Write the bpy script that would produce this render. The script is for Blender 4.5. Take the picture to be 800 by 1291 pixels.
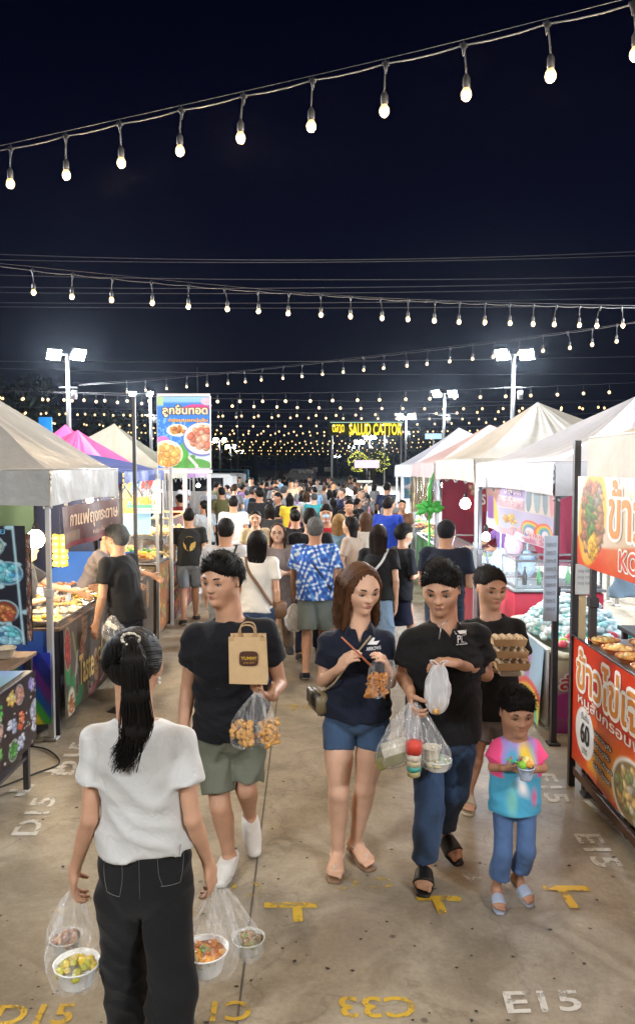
import bpy, math, random, time
import numpy as np
from mathutils import Vector, Matrix
T0 = time.time()
random.seed(7); RNG = np.random.default_rng(7)
for o in list(bpy.data.objects): bpy.data.objects.remove(o)
SC = bpy.context.scene
# ------------------------------------------------------------------ camera
CAM_H = 2.1
PITCH = math.radians(3.25)
FPX = 970.0                      # focal length in pixels of the 800x1291 photograph
cam_d = bpy.data.cameras.new('camera'); cam = bpy.data.objects.new('camera', cam_d)
SC.collection.objects.link(cam); SC.camera = cam
cam.location = (0, 0, CAM_H); cam.rotation_euler = (math.radians(90) - PITCH, 0, 0)
cam_d.sensor_fit = 'VERTICAL'; cam_d.sensor_height = 36; cam_d.lens = 36 * FPX / 1291
cam_d.clip_start = 0.05; cam_d.clip_end = 2000
# ------------------------------------------------------------------ night sky
W = bpy.data.worlds.new('World'); SC.world = W; W.use_nodes = True
wn, wl = W.node_tree.nodes, W.node_tree.links
bg = wn['Background']
tc = wn.new('ShaderNodeTexCoord'); sx = wn.new('ShaderNodeSeparateXYZ'); wl.new(tc.outputs['Generated'], sx.inputs[0])
cr = wn.new('ShaderNodeValToRGB'); wl.new(sx.outputs['Z'], cr.inputs[0])
E_ = cr.color_ramp.elements
E_[0].position = 0.0; E_[0].color = (.0020, .0028, .0062, 1)
E_[1].position = 0.62; E_[1].color = (.00012, .0002, .0022, 1)
e = E_.new(.12); e.color = (.0018, .0024, .0062, 1)
e = E_.new(.28); e.color = (.0009, .0013, .0062, 1)
e = E_.new(.45); e.color = (.0004, .0006, .0040, 1)
wl.new(cr.outputs[0], bg.inputs[0]); bg.inputs[1].default_value = 1.0
SC.view_settings.view_transform = 'Standard'; SC.view_settings.look = 'None'
SC.view_settings.exposure = 0.92; SC.view_settings.gamma = 1.0
SC.render.engine = 'CYCLES'
SC.cycles.max_bounces = 6; SC.cycles.diffuse_bounces = 3; SC.cycles.glossy_bounces = 2
SC.cycles.transparent_max_bounces = 16; SC.cycles.transmission_bounces = 2
SC.cycles.caustics_reflective = False; SC.cycles.caustics_refractive = False
SC.cycles.sample_clamp_indirect = 4.0
SC.cycles.use_denoising = True

def at(px, py, Y):
    """world point seen at photo pixel (px, py), Y metres in front of the camera"""
    u, v = (px - 400) / FPX, (645.5 - py) / FPX
    dx, dy, dz = u, math.cos(PITCH) + v * math.sin(PITCH), -math.sin(PITCH) + v * math.cos(PITCH)
    k = Y / dy
    return np.array([dx * k, Y, CAM_H + dz * k])
def gnd(px, py, z=0.0):
    u, v = (px - 400) / FPX, (645.5 - py) / FPX
    dx, dy, dz = u, math.cos(PITCH) + v * math.sin(PITCH), -math.sin(PITCH) + v * math.cos(PITCH)
    k = (z - CAM_H) / dz
    return np.array([dx * k, dy * k, z])

# ------------------------------------------------------------------ materials
MATS = {}
def mat(name, col=(.5, .5, .5), rough=.6, metal=0, bump=0, bscale=60, bstretch=None, var=0, vscale=8, emit=0, ecol=None,
        alpha=1, spec=.5, attr=None, objcol=False, sheen=0, sss=0, detail=3, coat=0, nosample=False):
    if name in MATS: return MATS[name]
    m = bpy.data.materials.new(name); m.use_nodes = True; MATS[name] = m
    n, l = m.node_tree.nodes, m.node_tree.links; b = n['Principled BSDF']
    b.inputs['Roughness'].default_value = rough; b.inputs['Metallic'].default_value = metal
    b.inputs['Specular IOR Level'].default_value = spec; b.inputs['Coat Weight'].default_value = coat
    if sheen: b.inputs['Sheen Weight'].default_value = sheen
    if sss:
        b.inputs['Subsurface Weight'].default_value = sss; b.inputs['Subsurface Radius'].default_value = (.012, .005, .003)
        b.inputs['Subsurface Scale'].default_value = 1
    src = None
    if attr:
        a = n.new('ShaderNodeAttribute'); a.attribute_name = attr; src = a.outputs['Color']
    elif objcol:
        a = n.new('ShaderNodeObjectInfo'); src = a.outputs['Color']
    else:
        r = n.new('ShaderNodeRGB'); r.outputs[0].default_value = (*col, 1); src = r.outputs[0]
    tcn = n.new('ShaderNodeTexCoord')
    if var:
        no = n.new('ShaderNodeTexNoise'); no.inputs['Scale'].default_value = vscale; no.inputs['Detail'].default_value = 6
        l.new(tcn.outputs['Object'], no.inputs['Vector'])
        mr = n.new('ShaderNodeMapRange'); l.new(no.outputs[0], mr.inputs[0])
        mr.inputs[1].default_value = .25; mr.inputs[2].default_value = .75
        mr.inputs[3].default_value = 1 - var; mr.inputs[4].default_value = 1 + var
        mx = n.new('ShaderNodeVectorMath'); mx.operation = 'SCALE'; l.new(src, mx.inputs[0]); l.new(mr.outputs[0], mx.inputs['Scale'])
        src = mx.outputs[0]
    l.new(src, b.inputs['Base Color'])
    if bump:
        no = n.new('ShaderNodeTexNoise'); no.inputs['Scale'].default_value = bscale; no.inputs['Detail'].default_value = detail
        if bstretch:
            mp = n.new('ShaderNodeMapping'); mp.inputs['Scale'].default_value = bstretch
            l.new(tcn.outputs['Object'], mp.inputs[0]); l.new(mp.outputs[0], no.inputs['Vector'])
        else: l.new(tcn.outputs['Object'], no.inputs['Vector'])
        bp = n.new('ShaderNodeBump'); bp.inputs['Strength'].default_value = 1; bp.inputs['Distance'].default_value = bump
        l.new(no.outputs[0], bp.inputs['Height']); l.new(bp.outputs[0], b.inputs['Normal'])
    if objcol and bump and bump > .001:
        wv = n.new('ShaderNodeTexNoise'); wv.inputs['Scale'].default_value = 9; wv.inputs['Detail'].default_value = 4; wv.inputs['Roughness'].default_value = .45; wv.inputs['Distortion'].default_value = .9
        l.new(tcn.outputs['Object'], wv.inputs['Vector']); ab = n.new('ShaderNodeMath'); ab.operation = 'SUBTRACT'; l.new(wv.outputs[0], ab.inputs[0]); ab.inputs[1].default_value = .5
        a2 = n.new('ShaderNodeMath'); a2.operation = 'ABSOLUTE'; l.new(ab.outputs[0], a2.inputs[0]); a3 = n.new('ShaderNodeMath'); a3.operation = 'POWER'; l.new(a2.outputs[0], a3.inputs[0]); a3.inputs[1].default_value = .6
        b2 = n.new('ShaderNodeBump'); b2.inputs['Distance'].default_value = .006; b2.inputs['Strength'].default_value = .8; l.new(a3.outputs[0], b2.inputs['Height']); l.new(bp.outputs[0], b2.inputs['Normal']); l.new(b2.outputs[0], b.inputs['Normal'])
    if emit:
        if attr or objcol: l.new(src, b.inputs['Emission Color'])
        else: b.inputs['Emission Color'].default_value = (*(ecol or col), 1)
        b.inputs['Emission Strength'].default_value = emit
        if nosample: m.cycles.emission_sampling = 'NONE'
    if alpha < 1: b.inputs['Alpha'].default_value = alpha
    return m
def film(name, col=(1, 1, 1), clear=.8, rough=.12, milky=.3):
    """thin plastic film: mostly see-through, with glints and a milky veil along its creases"""
    if name in MATS: return MATS[name]
    m = bpy.data.materials.new(name); m.use_nodes = True; MATS[name] = m
    n, l = m.node_tree.nodes, m.node_tree.links; out = n['Material Output']; b = n['Principled BSDF']
    b.inputs['Base Color'].default_value = (*col, 1); b.inputs['Roughness'].default_value = rough; b.inputs['Specular IOR Level'].default_value = .9
    t = n.new('ShaderNodeBsdfTransparent'); mx = n.new('ShaderNodeMixShader')
    lw = n.new('ShaderNodeLayerWeight'); lw.inputs[0].default_value = .35
    tcn = n.new('ShaderNodeTexCoord'); mp = n.new('ShaderNodeMapping'); mp.inputs['Scale'].default_value = (60, 60, 9)
    no = n.new('ShaderNodeTexNoise'); no.inputs['Scale'].default_value = 1; no.inputs['Detail'].default_value = 2
    l.new(tcn.outputs['Object'], mp.inputs[0]); l.new(mp.outputs[0], no.inputs['Vector'])
    mr = n.new('ShaderNodeMapRange'); l.new(no.outputs[0], mr.inputs[0]); mr.inputs[1].default_value = .5; mr.inputs[2].default_value = .72
    mr.inputs[3].default_value = 1 - clear; mr.inputs[4].default_value = min(1, 1 - clear + milky)
    ad = n.new('ShaderNodeMath'); ad.operation = 'MULTIPLY_ADD'; l.new(lw.outputs['Facing'], ad.inputs[0]); ad.inputs[1].default_value = .16; l.new(mr.outputs[0], ad.inputs[2])
    ad.use_clamp = True
    bp = n.new('ShaderNodeBump'); bp.inputs['Distance'].default_value = .006; l.new(no.outputs[0], bp.inputs['Height']); l.new(bp.outputs[0], b.inputs['Normal'])
    l.new(ad.outputs[0], mx.inputs[0]); l.new(t.outputs[0], mx.inputs[1]); l.new(b.outputs[0], mx.inputs[2]); l.new(mx.outputs[0], out.inputs[0])
    return m
# ------------------------------------------------------------------ objects
def link(o): SC.collection.objects.link(o); return o
def thing(name, loc, label=None, cat=None, group=None, kind=None):
    o = link(bpy.data.objects.new(name, None)); o.location = Vector([float(x) for x in loc]); o.empty_display_size = .1
    return tag(o, label, cat, group, kind)
def tag(o, label=None, cat=None, group=None, kind=None):
    if label: o['label'] = label
    if cat: o['category'] = cat
    if group: o['group'] = group
    if kind: o['kind'] = kind
    return o
def rel(o):
    """world offset of an object's origin (parents are never rotated while building)"""
    v = np.zeros(3)
    while o is not None: v += np.array(o.location); o = o.parent
    return v
def mk(name, V, F, m, parent=None, smooth=True, local=False, origin=None, col=None, kind=None, label=None, mats=None, midx=None):
    """link ONE mesh object; V in world coordinates unless local"""
    V = np.asarray(V, float).reshape(-1, 3)
    off = np.zeros(3)
    if parent is not None and not local: off = rel(parent)
    loc = np.zeros(3)
    if origin is not None: loc = np.asarray(origin, float) - off
    V = V - off - loc if not local else V
    me = bpy.data.meshes.new(name)
    F = F if isinstance(F, np.ndarray) else list(F)
    if isinstance(F, np.ndarray) and F.ndim == 2:
        k = F.shape[1]; nf = len(F)
        me.vertices.add(len(V)); me.vertices.foreach_set('co', V.astype(np.float32).ravel())
        me.loops.add(nf * k); me.loops.foreach_set('vertex_index', F.astype(np.int32).ravel())
        me.polygons.add(nf); me.polygons.foreach_set('loop_start', np.arange(0, nf * k, k, dtype=np.int32))
        try: me.polygons.foreach_set('loop_total', np.full(nf, k, dtype=np.int32))
        except Exception: pass
        me.update(calc_edges=True); me.validate()
    else:
        me.from_pydata([tuple(v) for v in V], [], [tuple(int(i) for i in f) for f in F])
    if smooth: me.polygons.foreach_set('use_smooth', np.ones(len(me.polygons), dtype=bool))
    for mm in (mats or [m]): me.materials.append(mm)
    if midx is not None: me.polygons.foreach_set('material_index', np.asarray(midx, dtype=np.int32))
    if col is not None:
        a = me.color_attributes.new('Col', 'FLOAT_COLOR', 'POINT')
        c = np.ones((len(V), 4), np.float32); c[:, :3] = col; a.data.foreach_set('color', c.ravel())
    o = link(bpy.data.objects.new(name, me)); o.parent = parent; o.location = Vector([float(x) for x in loc])
    if kind: o['kind'] = kind
    if label: o['label'] = label
    return o
class MB:
    """collects simple shapes that become one mesh"""
    def __init__(s): s.V = []; s.F = []; s.n = 0; s.M = []; s.cm = 0
    def add(s, V, F):
        V = np.asarray(V, float); s.V.append(V); s.F += [tuple(int(i) + s.n for i in f) for f in F]; s.M += [s.cm] * len(F); s.n += len(V); return s
    def box(s, c, size, rot=0, tilt=None, bev=0):
        x, y, z = [q / 2 for q in size]
        b = min(bev, x * .9, y * .9, z * .9)
        if b > 0:
            V = []
            for sz in (-1, 1):
                for (ax, ay, az) in ((x - b, y - b, z), (x, y, z - b)):
                    pass
            V = []
            for (ex, ey, ez) in ((x - b, y - b, -z), (x, y, -z + b), (x, y, z - b), (x - b, y - b, z)):
                V += [(-ex, -ey, ez), (ex, -ey, ez), (ex, ey, ez), (-ex, ey, ez)]
            F = [(3, 2, 1, 0), (12, 13, 14, 15)]
            for k in range(3):
                for i in range(4):
                    j = (i + 1) % 4; F.append((k * 4 + i, k * 4 + j, k * 4 + 4 + j, k * 4 + 4 + i))
        else:
            V = [(a * x, bb * y, cc * z) for cc in (-1, 1) for bb in (-1, 1) for a in (-1, 1)]
            F = [(0, 2, 3, 1), (4, 5, 7, 6), (0, 1, 5, 4), (2, 6, 7, 3), (0, 4, 6, 2), (1, 3, 7, 5)]
        V = np.array(V)
        if tilt is not None: V = V @ np.array(Matrix.Rotation(tilt[1], 3, tilt[0])).T
        if rot: V = V @ np.array(Matrix.Rotation(rot, 3, 'Z')).T
        return s.add(V + np.asarray(c, float), F)
    def tube(s, P, r, n=8, cap=True, flat=1):
        P = np.asarray(P, float); N = len(P); r = np.full(N, r) if np.isscalar(r) else np.asarray(r)
        tg = np.gradient(P, axis=0); tg /= np.linalg.norm(tg, axis=1)[:, None] + 1e-12
        up = np.array([0, 0, 1.]) if abs(tg[0][2]) < .9 else np.array([1., 0, 0])
        V = []
        for i in range(N):
            a = np.cross(up, tg[i]); a /= np.linalg.norm(a) + 1e-12; b = np.cross(tg[i], a); up = b
            for k in range(n):
                t = 2 * math.pi * k / n; V.append(P[i] + r[i] * (math.cos(t) * a + flat * math.sin(t) * b))
        F = [(i * n + k, i * n + (k + 1) % n, (i + 1) * n + (k + 1) % n, (i + 1) * n + k) for i in range(N - 1) for k in range(n)]
        if cap: F += [tuple(range(n - 1, -1, -1)), tuple((N - 1) * n + k for k in range(n))]
        return s.add(V, F)
    def lathe(s, c, prof, n=16, sx=1, sy=1, ax=None):
        V = []; c = np.asarray(c, float)
        for (r, z) in prof:
            for k in range(n):
                t = 2 * math.pi * k / n; V.append((r * math.cos(t) * sx, r * math.sin(t) * sy, z))
        V = np.array(V)
        if ax is not None: V = V @ np.array(ax).T
        N = len(prof)
        F = [(i * n + k, i * n + (k + 1) % n, (i + 1) * n + (k + 1) % n, (i + 1) * n + k) for i in range(N - 1) for k in range(n)]
        if prof[0][0] > 1e-6: F.append(tuple(range(n - 1, -1, -1)))
        if prof[-1][0] > 1e-6: F.append(tuple((N - 1) * n + k for k in range(n)))
        return s.add(V + c, F)
    def ball(s, c, r, n=8, m=5, rot=0):
        r = (r, r, r) if np.isscalar(r) else r
        V = [(0, 0, -1.)]
        for i in range(1, m):
            a = -math.pi / 2 + math.pi * i / m
            for k in range(n):
                t = 2 * math.pi * k / n; V.append((math.cos(a) * math.cos(t), math.cos(a) * math.sin(t), math.sin(a)))
        V.append((0, 0, 1.)); V = np.array(V) * np.array(r)
        if rot: V = V @ np.array(Matrix.Rotation(rot, 3, 'Z')).T
        F = [(0, 1 + (k + 1) % n, 1 + k) for k in range(n)]
        for i in range(m - 2): F += [(1 + i * n + k, 1 + i * n + (k + 1) % n, 1 + (i + 1) * n + (k + 1) % n, 1 + (i + 1) * n + k) for k in range(n)]
        L = 1 + (m - 1) * n; F += [(L - n + k, L - n + (k + 1) % n, L) for k in range(n)]
        return s.add(V + np.asarray(c, float), F)
    def quad(s, a, b, c, d): return s.add([a, b, c, d], [(0, 1, 2, 3)])
    def build(s, name, m, parent=None, smooth=True, **kw):
        if not s.n: return None
        if s.cm: kw['midx'] = s.M
        return mk(name, np.concatenate(s.V), s.F, m, parent, smooth, **kw)
def arc(p0, p1, sag, n=10):
    p0, p1 = np.asarray(p0, float), np.asarray(p1, float); t = np.linspace(0, 1, n)[:, None]
    P = p0 + (p1 - p0) * t; P[:, 2] -= sag * 4 * (t * (1 - t))[:, 0]; return P
def spl(pts, n=20):
    """smooth curve through points"""
    P = np.asarray(pts, float); k = len(P); t = np.linspace(0, k - 1, n); out = []
    for x in t:
        i = min(int(x), k - 2); f = x - i
        p0, p1, p2, p3 = P[max(i - 1, 0)], P[i], P[i + 1], P[min(i + 2, k - 1)]
        out.append(.5 * (2 * p1 + (p2 - p0) * f + (2 * p0 - 5 * p1 + 4 * p2 - p3) * f * f + (3 * p1 - p0 - 3 * p2 + p3) * f ** 3))
    return np.array(out)
def strands(paths, r0, r1):
    """many thin triangular tubes; paths: (S, K, 3)"""
    P = np.asarray(paths, float); S, K, _ = P.shape
    tg = np.gradient(P, axis=1); tg /= np.linalg.norm(tg, axis=2)[..., None] + 1e-9
    a = np.cross(tg, np.array([.3, .2, 1.])); a /= np.linalg.norm(a, axis=2)[..., None] + 1e-9; b = np.cross(tg, a)
    rr = np.linspace(r0, r1, K)[None, :, None]; V = []
    for k in range(3):
        t = 2 * math.pi * k / 3; V.append(P + rr * (math.cos(t) * a + math.sin(t) * b))
    V = np.stack(V, 2).reshape(-1, 3)
    s, i, k = np.meshgrid(np.arange(S), np.arange(K - 1), np.arange(3), indexing='ij'); base = s * K * 3
    F = np.stack([base + i * 3 + k, base + i * 3 + (k + 1) % 3, base + (i + 1) * 3 + (k + 1) % 3, base + (i + 1) * 3 + k], -1).reshape(-1, 4)
    return V, F
def copy_tree(o, parent=None):
    c = o.copy(); link(c); c.parent = parent
    for ch in list(o.children): copy_tree(ch, c)
    return c
# ------------------------------------------------------------------ implicit surfaces
def hat(v): v = np.asarray(v, float); return v / (np.linalg.norm(v) + 1e-12)
class Vol:
    def __init__(s, lo, hi, h):
        s.h = h; s.lo = np.asarray(lo, float) - 3 * h; n = np.ceil((np.asarray(hi) - s.lo) / h).astype(int) + 4
        s.n = n; s.d = np.full(n, 1.0, np.float32); s.ax = [(s.lo[i] + h * np.arange(n[i])).astype(np.float32) for i in range(3)]
    def sub(s, lo, hi):
        i0 = np.clip(((lo - s.lo) / s.h).astype(int), 0, s.n); i1 = np.clip(((hi - s.lo) / s.h).astype(int) + 2, 0, s.n)
        sl = tuple(slice(a, b) for a, b in zip(i0, i1))
        return sl, s.ax[0][sl[0]][:, None, None], s.ax[1][sl[1]][None, :, None], s.ax[2][sl[2]][None, None, :]
    def add(s, a, b, prof, u=(1, 0, 0), k=.015, flat=(0, 0), op='add'):
        """a tapered limb from a to b; prof = [(t, ru, rv[, off_v])...] across u and across (axis x u)"""
        a, b = np.asarray(a, float), np.asarray(b, float); L = np.linalg.norm(b - a)
        if L < 1e-5: b = a + np.array([0, 0, 1e-4]); L = 1e-4
        w = (b - a) / L; u = np.asarray(u, float); u = u - w * np.dot(u, w)
        if np.linalg.norm(u) < 1e-3: u = np.cross(w, (.3, .9, .1))
        u = hat(u); v = np.cross(w, u)
        if np.isscalar(prof): prof = [(0, prof, prof)]
        elif not isinstance(prof[0], (tuple, list)): prof = [(0, prof[0], prof[0]), (1, prof[1], prof[1])]
        T = [p[0] for p in prof]; RU = [p[1] for p in prof]; RV = [p[2] if len(p) > 2 else p[1] for p in prof]; OF = [p[3] if len(p) > 3 else 0 for p in prof]
        R = max(max(RU), max(RV)) + max(abs(x) for x in OF) + k + 3 * s.h
        sl, X, Y, Z = s.sub(np.minimum(a, b) - R, np.maximum(a, b) + R)
        D = s.d[sl]
        if D.size == 0: return s
        X, Y, Z = X - a[0], Y - a[1], Z - a[2]
        q = X * w[0] + Y * w[1] + Z * w[2]; t = np.clip(q / L, 0, 1)
        ru = np.interp(t, T, RU).astype(np.float32); rv = np.interp(t, T, RV).astype(np.float32)
        qu = X * u[0] + Y * u[1] + Z * u[2]; qv = X * v[0] + Y * v[1] + Z * v[2]
        if any(OF): qv = qv - np.interp(t, T, OF).astype(np.float32)
        rm = np.minimum(ru, rv); ex = np.maximum(np.maximum(-q, q - L), 0)
        e0 = (-q) if flat[0] else -9.; e1 = (q - L) if flat[1] else -9.
        if flat[0]: ex = np.maximum(q - L, 0) if not flat[1] else 0 * q
        elif flat[1]: ex = np.maximum(-q, 0)
        kk = np.sqrt((qu / ru) ** 2 + (qv / rv) ** 2 + (ex / rm) ** 2); d = (kk - 1) * rm
        if flat[0]: d = np.maximum(d, e0)
        if flat[1]: d = np.maximum(d, e1)
        if op == 'sub': s.d[sl] = np.maximum(D, -d) if k <= 0 else -s._sm(-D, d, k)
        elif op == 'and': s.d[sl] = np.maximum(D, d)
        else: s.d[sl] = s._sm(D, d, k)
        return s
    @staticmethod
    def _sm(A, B, k):
        if k <= 0: return np.minimum(A, B)
        hh = np.maximum(k - np.abs(A - B), 0) / k; return np.minimum(A, B) - hh * hh * k * .25
    def cut(s, p, n, c=None, R=9):
        """remove what lies beyond the plane (p, n), within R of c"""
        p = np.asarray(p, float); n = hat(n); c = p if c is None else np.asarray(c, float)
        sl, X, Y, Z = s.sub(c - R, c + R); D = s.d[sl]
        if D.size: s.d[sl] = np.maximum(D, ((X - p[0]) * n[0] + (Y - p[1]) * n[1] + (Z - p[2]) * n[2]).astype(np.float32))
        return s
    def warp(s, f, band=.035):
        i = np.nonzero(np.abs(s.d) < band)
        if len(i[0]): s.d[i] += f(s.ax[0][i[0]], s.ax[1][i[1]], s.ax[2][i[2]]).astype(np.float32)
        return s
    def mesh(s):
        d = s.d; h = s.h; S = d < 0
        c = S[:-1, :-1, :-1].astype(np.int8)
        for (i, j, k) in [(0,0,1),(0,1,0),(0,1,1),(1,0,0),(1,0,1),(1,1,0),(1,1,1)]:
            c = c + S[i:S.shape[0] - 1 + i, j:S.shape[1] - 1 + j, k:S.shape[2] - 1 + k]
        act = (c > 0) & (c < 8); I = np.argwhere(act); vid = np.full(act.shape, -1, np.int32); vid[act] = np.arange(len(I))
        pos = np.zeros((len(I), 3)); cnt = np.zeros(len(I))
        cor = [(i, j, k) for i in (0, 1) for j in (0, 1) for k in (0, 1)]
        val = {q: d[I[:, 0] + q[0], I[:, 1] + q[1], I[:, 2] + q[2]] for q in cor}
        for q in cor:
            for a in range(3):
                if q[a] == 0:
                    q2 = list(q); q2[a] = 1; q2 = tuple(q2); v0, v1 = val[q], val[q2]; mm = (v0 < 0) != (v1 < 0)
                    t = np.where(mm, v0 / np.where(mm, v0 - v1, 1), 0)
                    for b in range(3): pos[:, b] += np.where(mm, q[b] + (t if b == a else 0), 0)
                    cnt += mm
        P = s.lo + h * (I + pos / cnt[:, None])
        F = []
        for a in range(3):
            b, c2 = (a + 1) % 3, (a + 2) % 3
            s0 = [slice(None)] * 3; s1 = [slice(None)] * 3; s0[a] = slice(0, -1); s1[a] = slice(1, None)
            ed = S[tuple(s0)] != S[tuple(s1)]; J = np.argwhere(ed)
            J = J[(J[:, b] > 0) & (J[:, c2] > 0) & (J[:, b] < s.n[b] - 1) & (J[:, c2] < s.n[c2] - 1)]
            if not len(J): continue
            eb = np.zeros(3, int); eb[b] = 1; ec = np.zeros(3, int); ec[c2] = 1
            g = lambda K: vid[K[:, 0], K[:, 1], K[:, 2]]
            Q = np.stack([g(J - eb - ec), g(J - ec), g(J), g(J - eb)], 1)
            ins = S[J[:, 0], J[:, 1], J[:, 2]]; Q = np.where(ins[:, None], Q, Q[:, ::-1]); F.append(Q)
        F = np.concatenate(F); F = F[(F >= 0).all(1)]
        return P, F
def folds(seed, amp=.004, f=1.0):
    rs = np.random.default_rng(seed); ph = rs.uniform(0, 6.28, 12); a = rs.uniform(.7, 1.3, 12)
    def g(x, y, z):
        w = np.sin(5.1 * f * x + 7.3 * f * z + ph[0]) + .8 * np.sin(9.7 * f * y - 4.1 * f * z + ph[1])
        w2 = np.sin(17 * f * x - 9 * f * z + 11 * f * y + ph[7])
        s1 = np.sin(15 * f * z * a[0] + 13 * f * x + 2.2 * w + ph[2])
        r1 = 1 - np.abs(np.sin(13 * f * z + 15 * f * x * a[1] + 7 * f * y + 1.7 * w + .6 * w2 + ph[3])) * 1.6       # sharp creases
        r2 = 1 - np.abs(np.sin(19 * f * z - 16 * f * x * a[3] + 9 * f * y + 2.1 * w + .7 * w2 + ph[4])) * 1.6
        r3 = 1 - np.abs(np.sin(37 * f * z + 24 * f * x + 20 * f * y + 3 * w + w2 + ph[5])) * 1.6
        m = .5 + .5 * np.sin(6 * f * z * a[2] + 4 * f * x + ph[6]); m2 = .5 + .5 * np.sin(8 * f * z + 9 * f * x * a[4] + 7 * y + ph[8])
        return -amp * (.5 * s1 + .85 * r1 * m * m + .85 * r2 * (1 - m) ** 2 + .45 * r3 * m2)
    return g
# ------------------------------------------------------------------ flat print painted as point colours on a fine grid
class Canvas:
    def __init__(s, w, h, col): s.w, s.h = w, h; s.a = np.empty((h, w, 3)); s.a[:] = col; s.Y, s.X = np.mgrid[0:h, 0:w]; s.X = (s.X + .5) / w; s.Y = (s.Y + .5) / h
    def put(s, m, col, al=1): m = (np.clip(m, 0, 1) * al)[..., None]; s.a = s.a * (1 - m) + np.asarray(col) * m; return s
    def ell(s, cx, cy, rx, ry, col, rot=0, soft=.06, al=1):
        c, q = math.cos(rot), math.sin(rot); asp = s.h / s.w; dx, dy = (s.X - cx), (s.Y - cy) * asp
        x, y = dx * c + dy * q, -dx * q + dy * c; d = np.sqrt((x / rx) ** 2 + (y / (ry * asp)) ** 2)
        return s.put((1 - d) / soft + .5, col, al)
    def rect(s, x0, y0, x1, y1, col, al=1): return s.put(((s.X > x0) & (s.X < x1) & (s.Y > y0) & (s.Y < y1)).astype(float), col, al)
    def band(s, x0, y0, x1, y1, w, col):
        dx, dy = x1 - x0, y1 - y0; t = np.clip(((s.X - x0) * dx + (s.Y - y0) * dy) / (dx * dx + dy * dy), 0, 1)
        return s.put((w - np.hypot(s.X - x0 - t * dx, s.Y - y0 - t * dy)) * s.w * .8 + .5, col)
    def grad(s, top, bot):
        t = s.Y[..., None]; s.a = np.asarray(top) * (1 - t) + np.asarray(bot) * t; return s
    def food(s, cx, cy, rx, ry, cols, n=40, sz=.18, seed=0, rim=None, soft=.3, ang=0):
        rs = np.random.default_rng(seed)
        if rim is not None: s.ell(cx, cy, rx * 1.16, ry * 1.16, rim, ang); s.ell(cx, cy, rx * 1.03, ry * 1.03, np.asarray(cols[0]) * .5, ang)
        for i in range(n):
            r = math.sqrt(rs.uniform()) * .86; t = rs.uniform(0, 6.28); c = np.asarray(cols[rs.integers(len(cols))]) * rs.uniform(.75, 1.15)
            x, y = cx + rx * r * math.cos(t), cy + ry * r * math.sin(t); q = rs.uniform(.7, 1.25); ro = rs.uniform(0, 3)
            s.ell(x + rx * .02, y + ry * .03, rx * sz * q, ry * sz * q, c * .38, ro, .3); s.ell(x, y, rx * sz * q * .88, ry * sz * q * .85, c, ro, soft)
            s.ell(x - rx * sz * .3, y - ry * sz * .3, rx * sz * .3, ry * sz * .25, np.minimum(c * 1.6 + .1, .95), ro, .8, .7)
        return s
def colour_grid(name, cv, P, m, parent, **kw):
    """P(u, v) -> world point, u to the right, v downward, over the whole canvas"""
    h, w = cv.h, cv.w; u = (np.arange(w)) / (w - 1); v = np.arange(h) / (h - 1); U, Vv = np.meshgrid(u, v)
    V = P(U.ravel(), Vv.ravel()); i, j = np.meshgrid(np.arange(h - 1), np.arange(w - 1), indexing='ij'); a = (i * w + j).ravel()
    F = np.stack([a, a + w, a + w + 1, a + 1], 1)
    return mk(name, V, F, m, parent, col=np.clip(cv.a, 0, 1).reshape(-1, 3) ** 1.3, **kw)
_TX = {}
def text_tris(s, bold=0.0, sp=1.0):
    key = (s, bold, sp)
    if key in _TX: return _TX[key]
    cu = bpy.data.curves.new('lettering', 'FONT'); cu.body = s; cu.offset = bold; cu.resolution_u = 3; cu.space_character = sp
    o = link(bpy.data.objects.new('lettering', cu)); dg = bpy.context.evaluated_depsgraph_get(); me = bpy.data.meshes.new_from_object(o.evaluated_get(dg))
    V = np.array([v.co[:2] for v in me.vertices]); F = [tuple(p.vertices) for p in me.polygons]
    bpy.data.objects.remove(o); bpy.data.curves.remove(cu); bpy.data.meshes.remove(me)
    _TX[key] = (V, F); return V, F
def lettering(s, P, box, m, parent, lift, bold=0, grow=0, label=None, shear=0, name='lettering', joined=None, mir=False):
    """text s filling box (u0, v0, u1, v1) of a surface; grow > 0 fattens it in u units (outline behind); lift(u, v) is the offset vector"""
    V, F = text_tris(s, bold); lo, hi = V.min(0), V.max(0); N = (V - lo) / (hi - lo)
    if mir: N[:, 0] = 1 - N[:, 0]
    u = box[0] + (N[:, 0] + shear * N[:, 1]) * (box[2] - box[0]); v = box[3] - N[:, 1] * (box[3] - box[1])
    mb = joined or MB(); asp = abs((box[3] - box[1]) / (box[2] - box[0])) if False else 1
    offs = [(0, 0)] if not grow else [(grow[0] * math.cos(t), grow[1] * math.sin(t)) for t in np.arange(0, 6.28, 6.2832 / 10)]
    for k, (du, dv) in enumerate(offs):
        mb.add(P(u + du, v + dv) + np.asarray(lift) * (1 + k * .02), F)
    if joined is None: return mb.build(name, m, parent, smooth=False, label=label)
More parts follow.
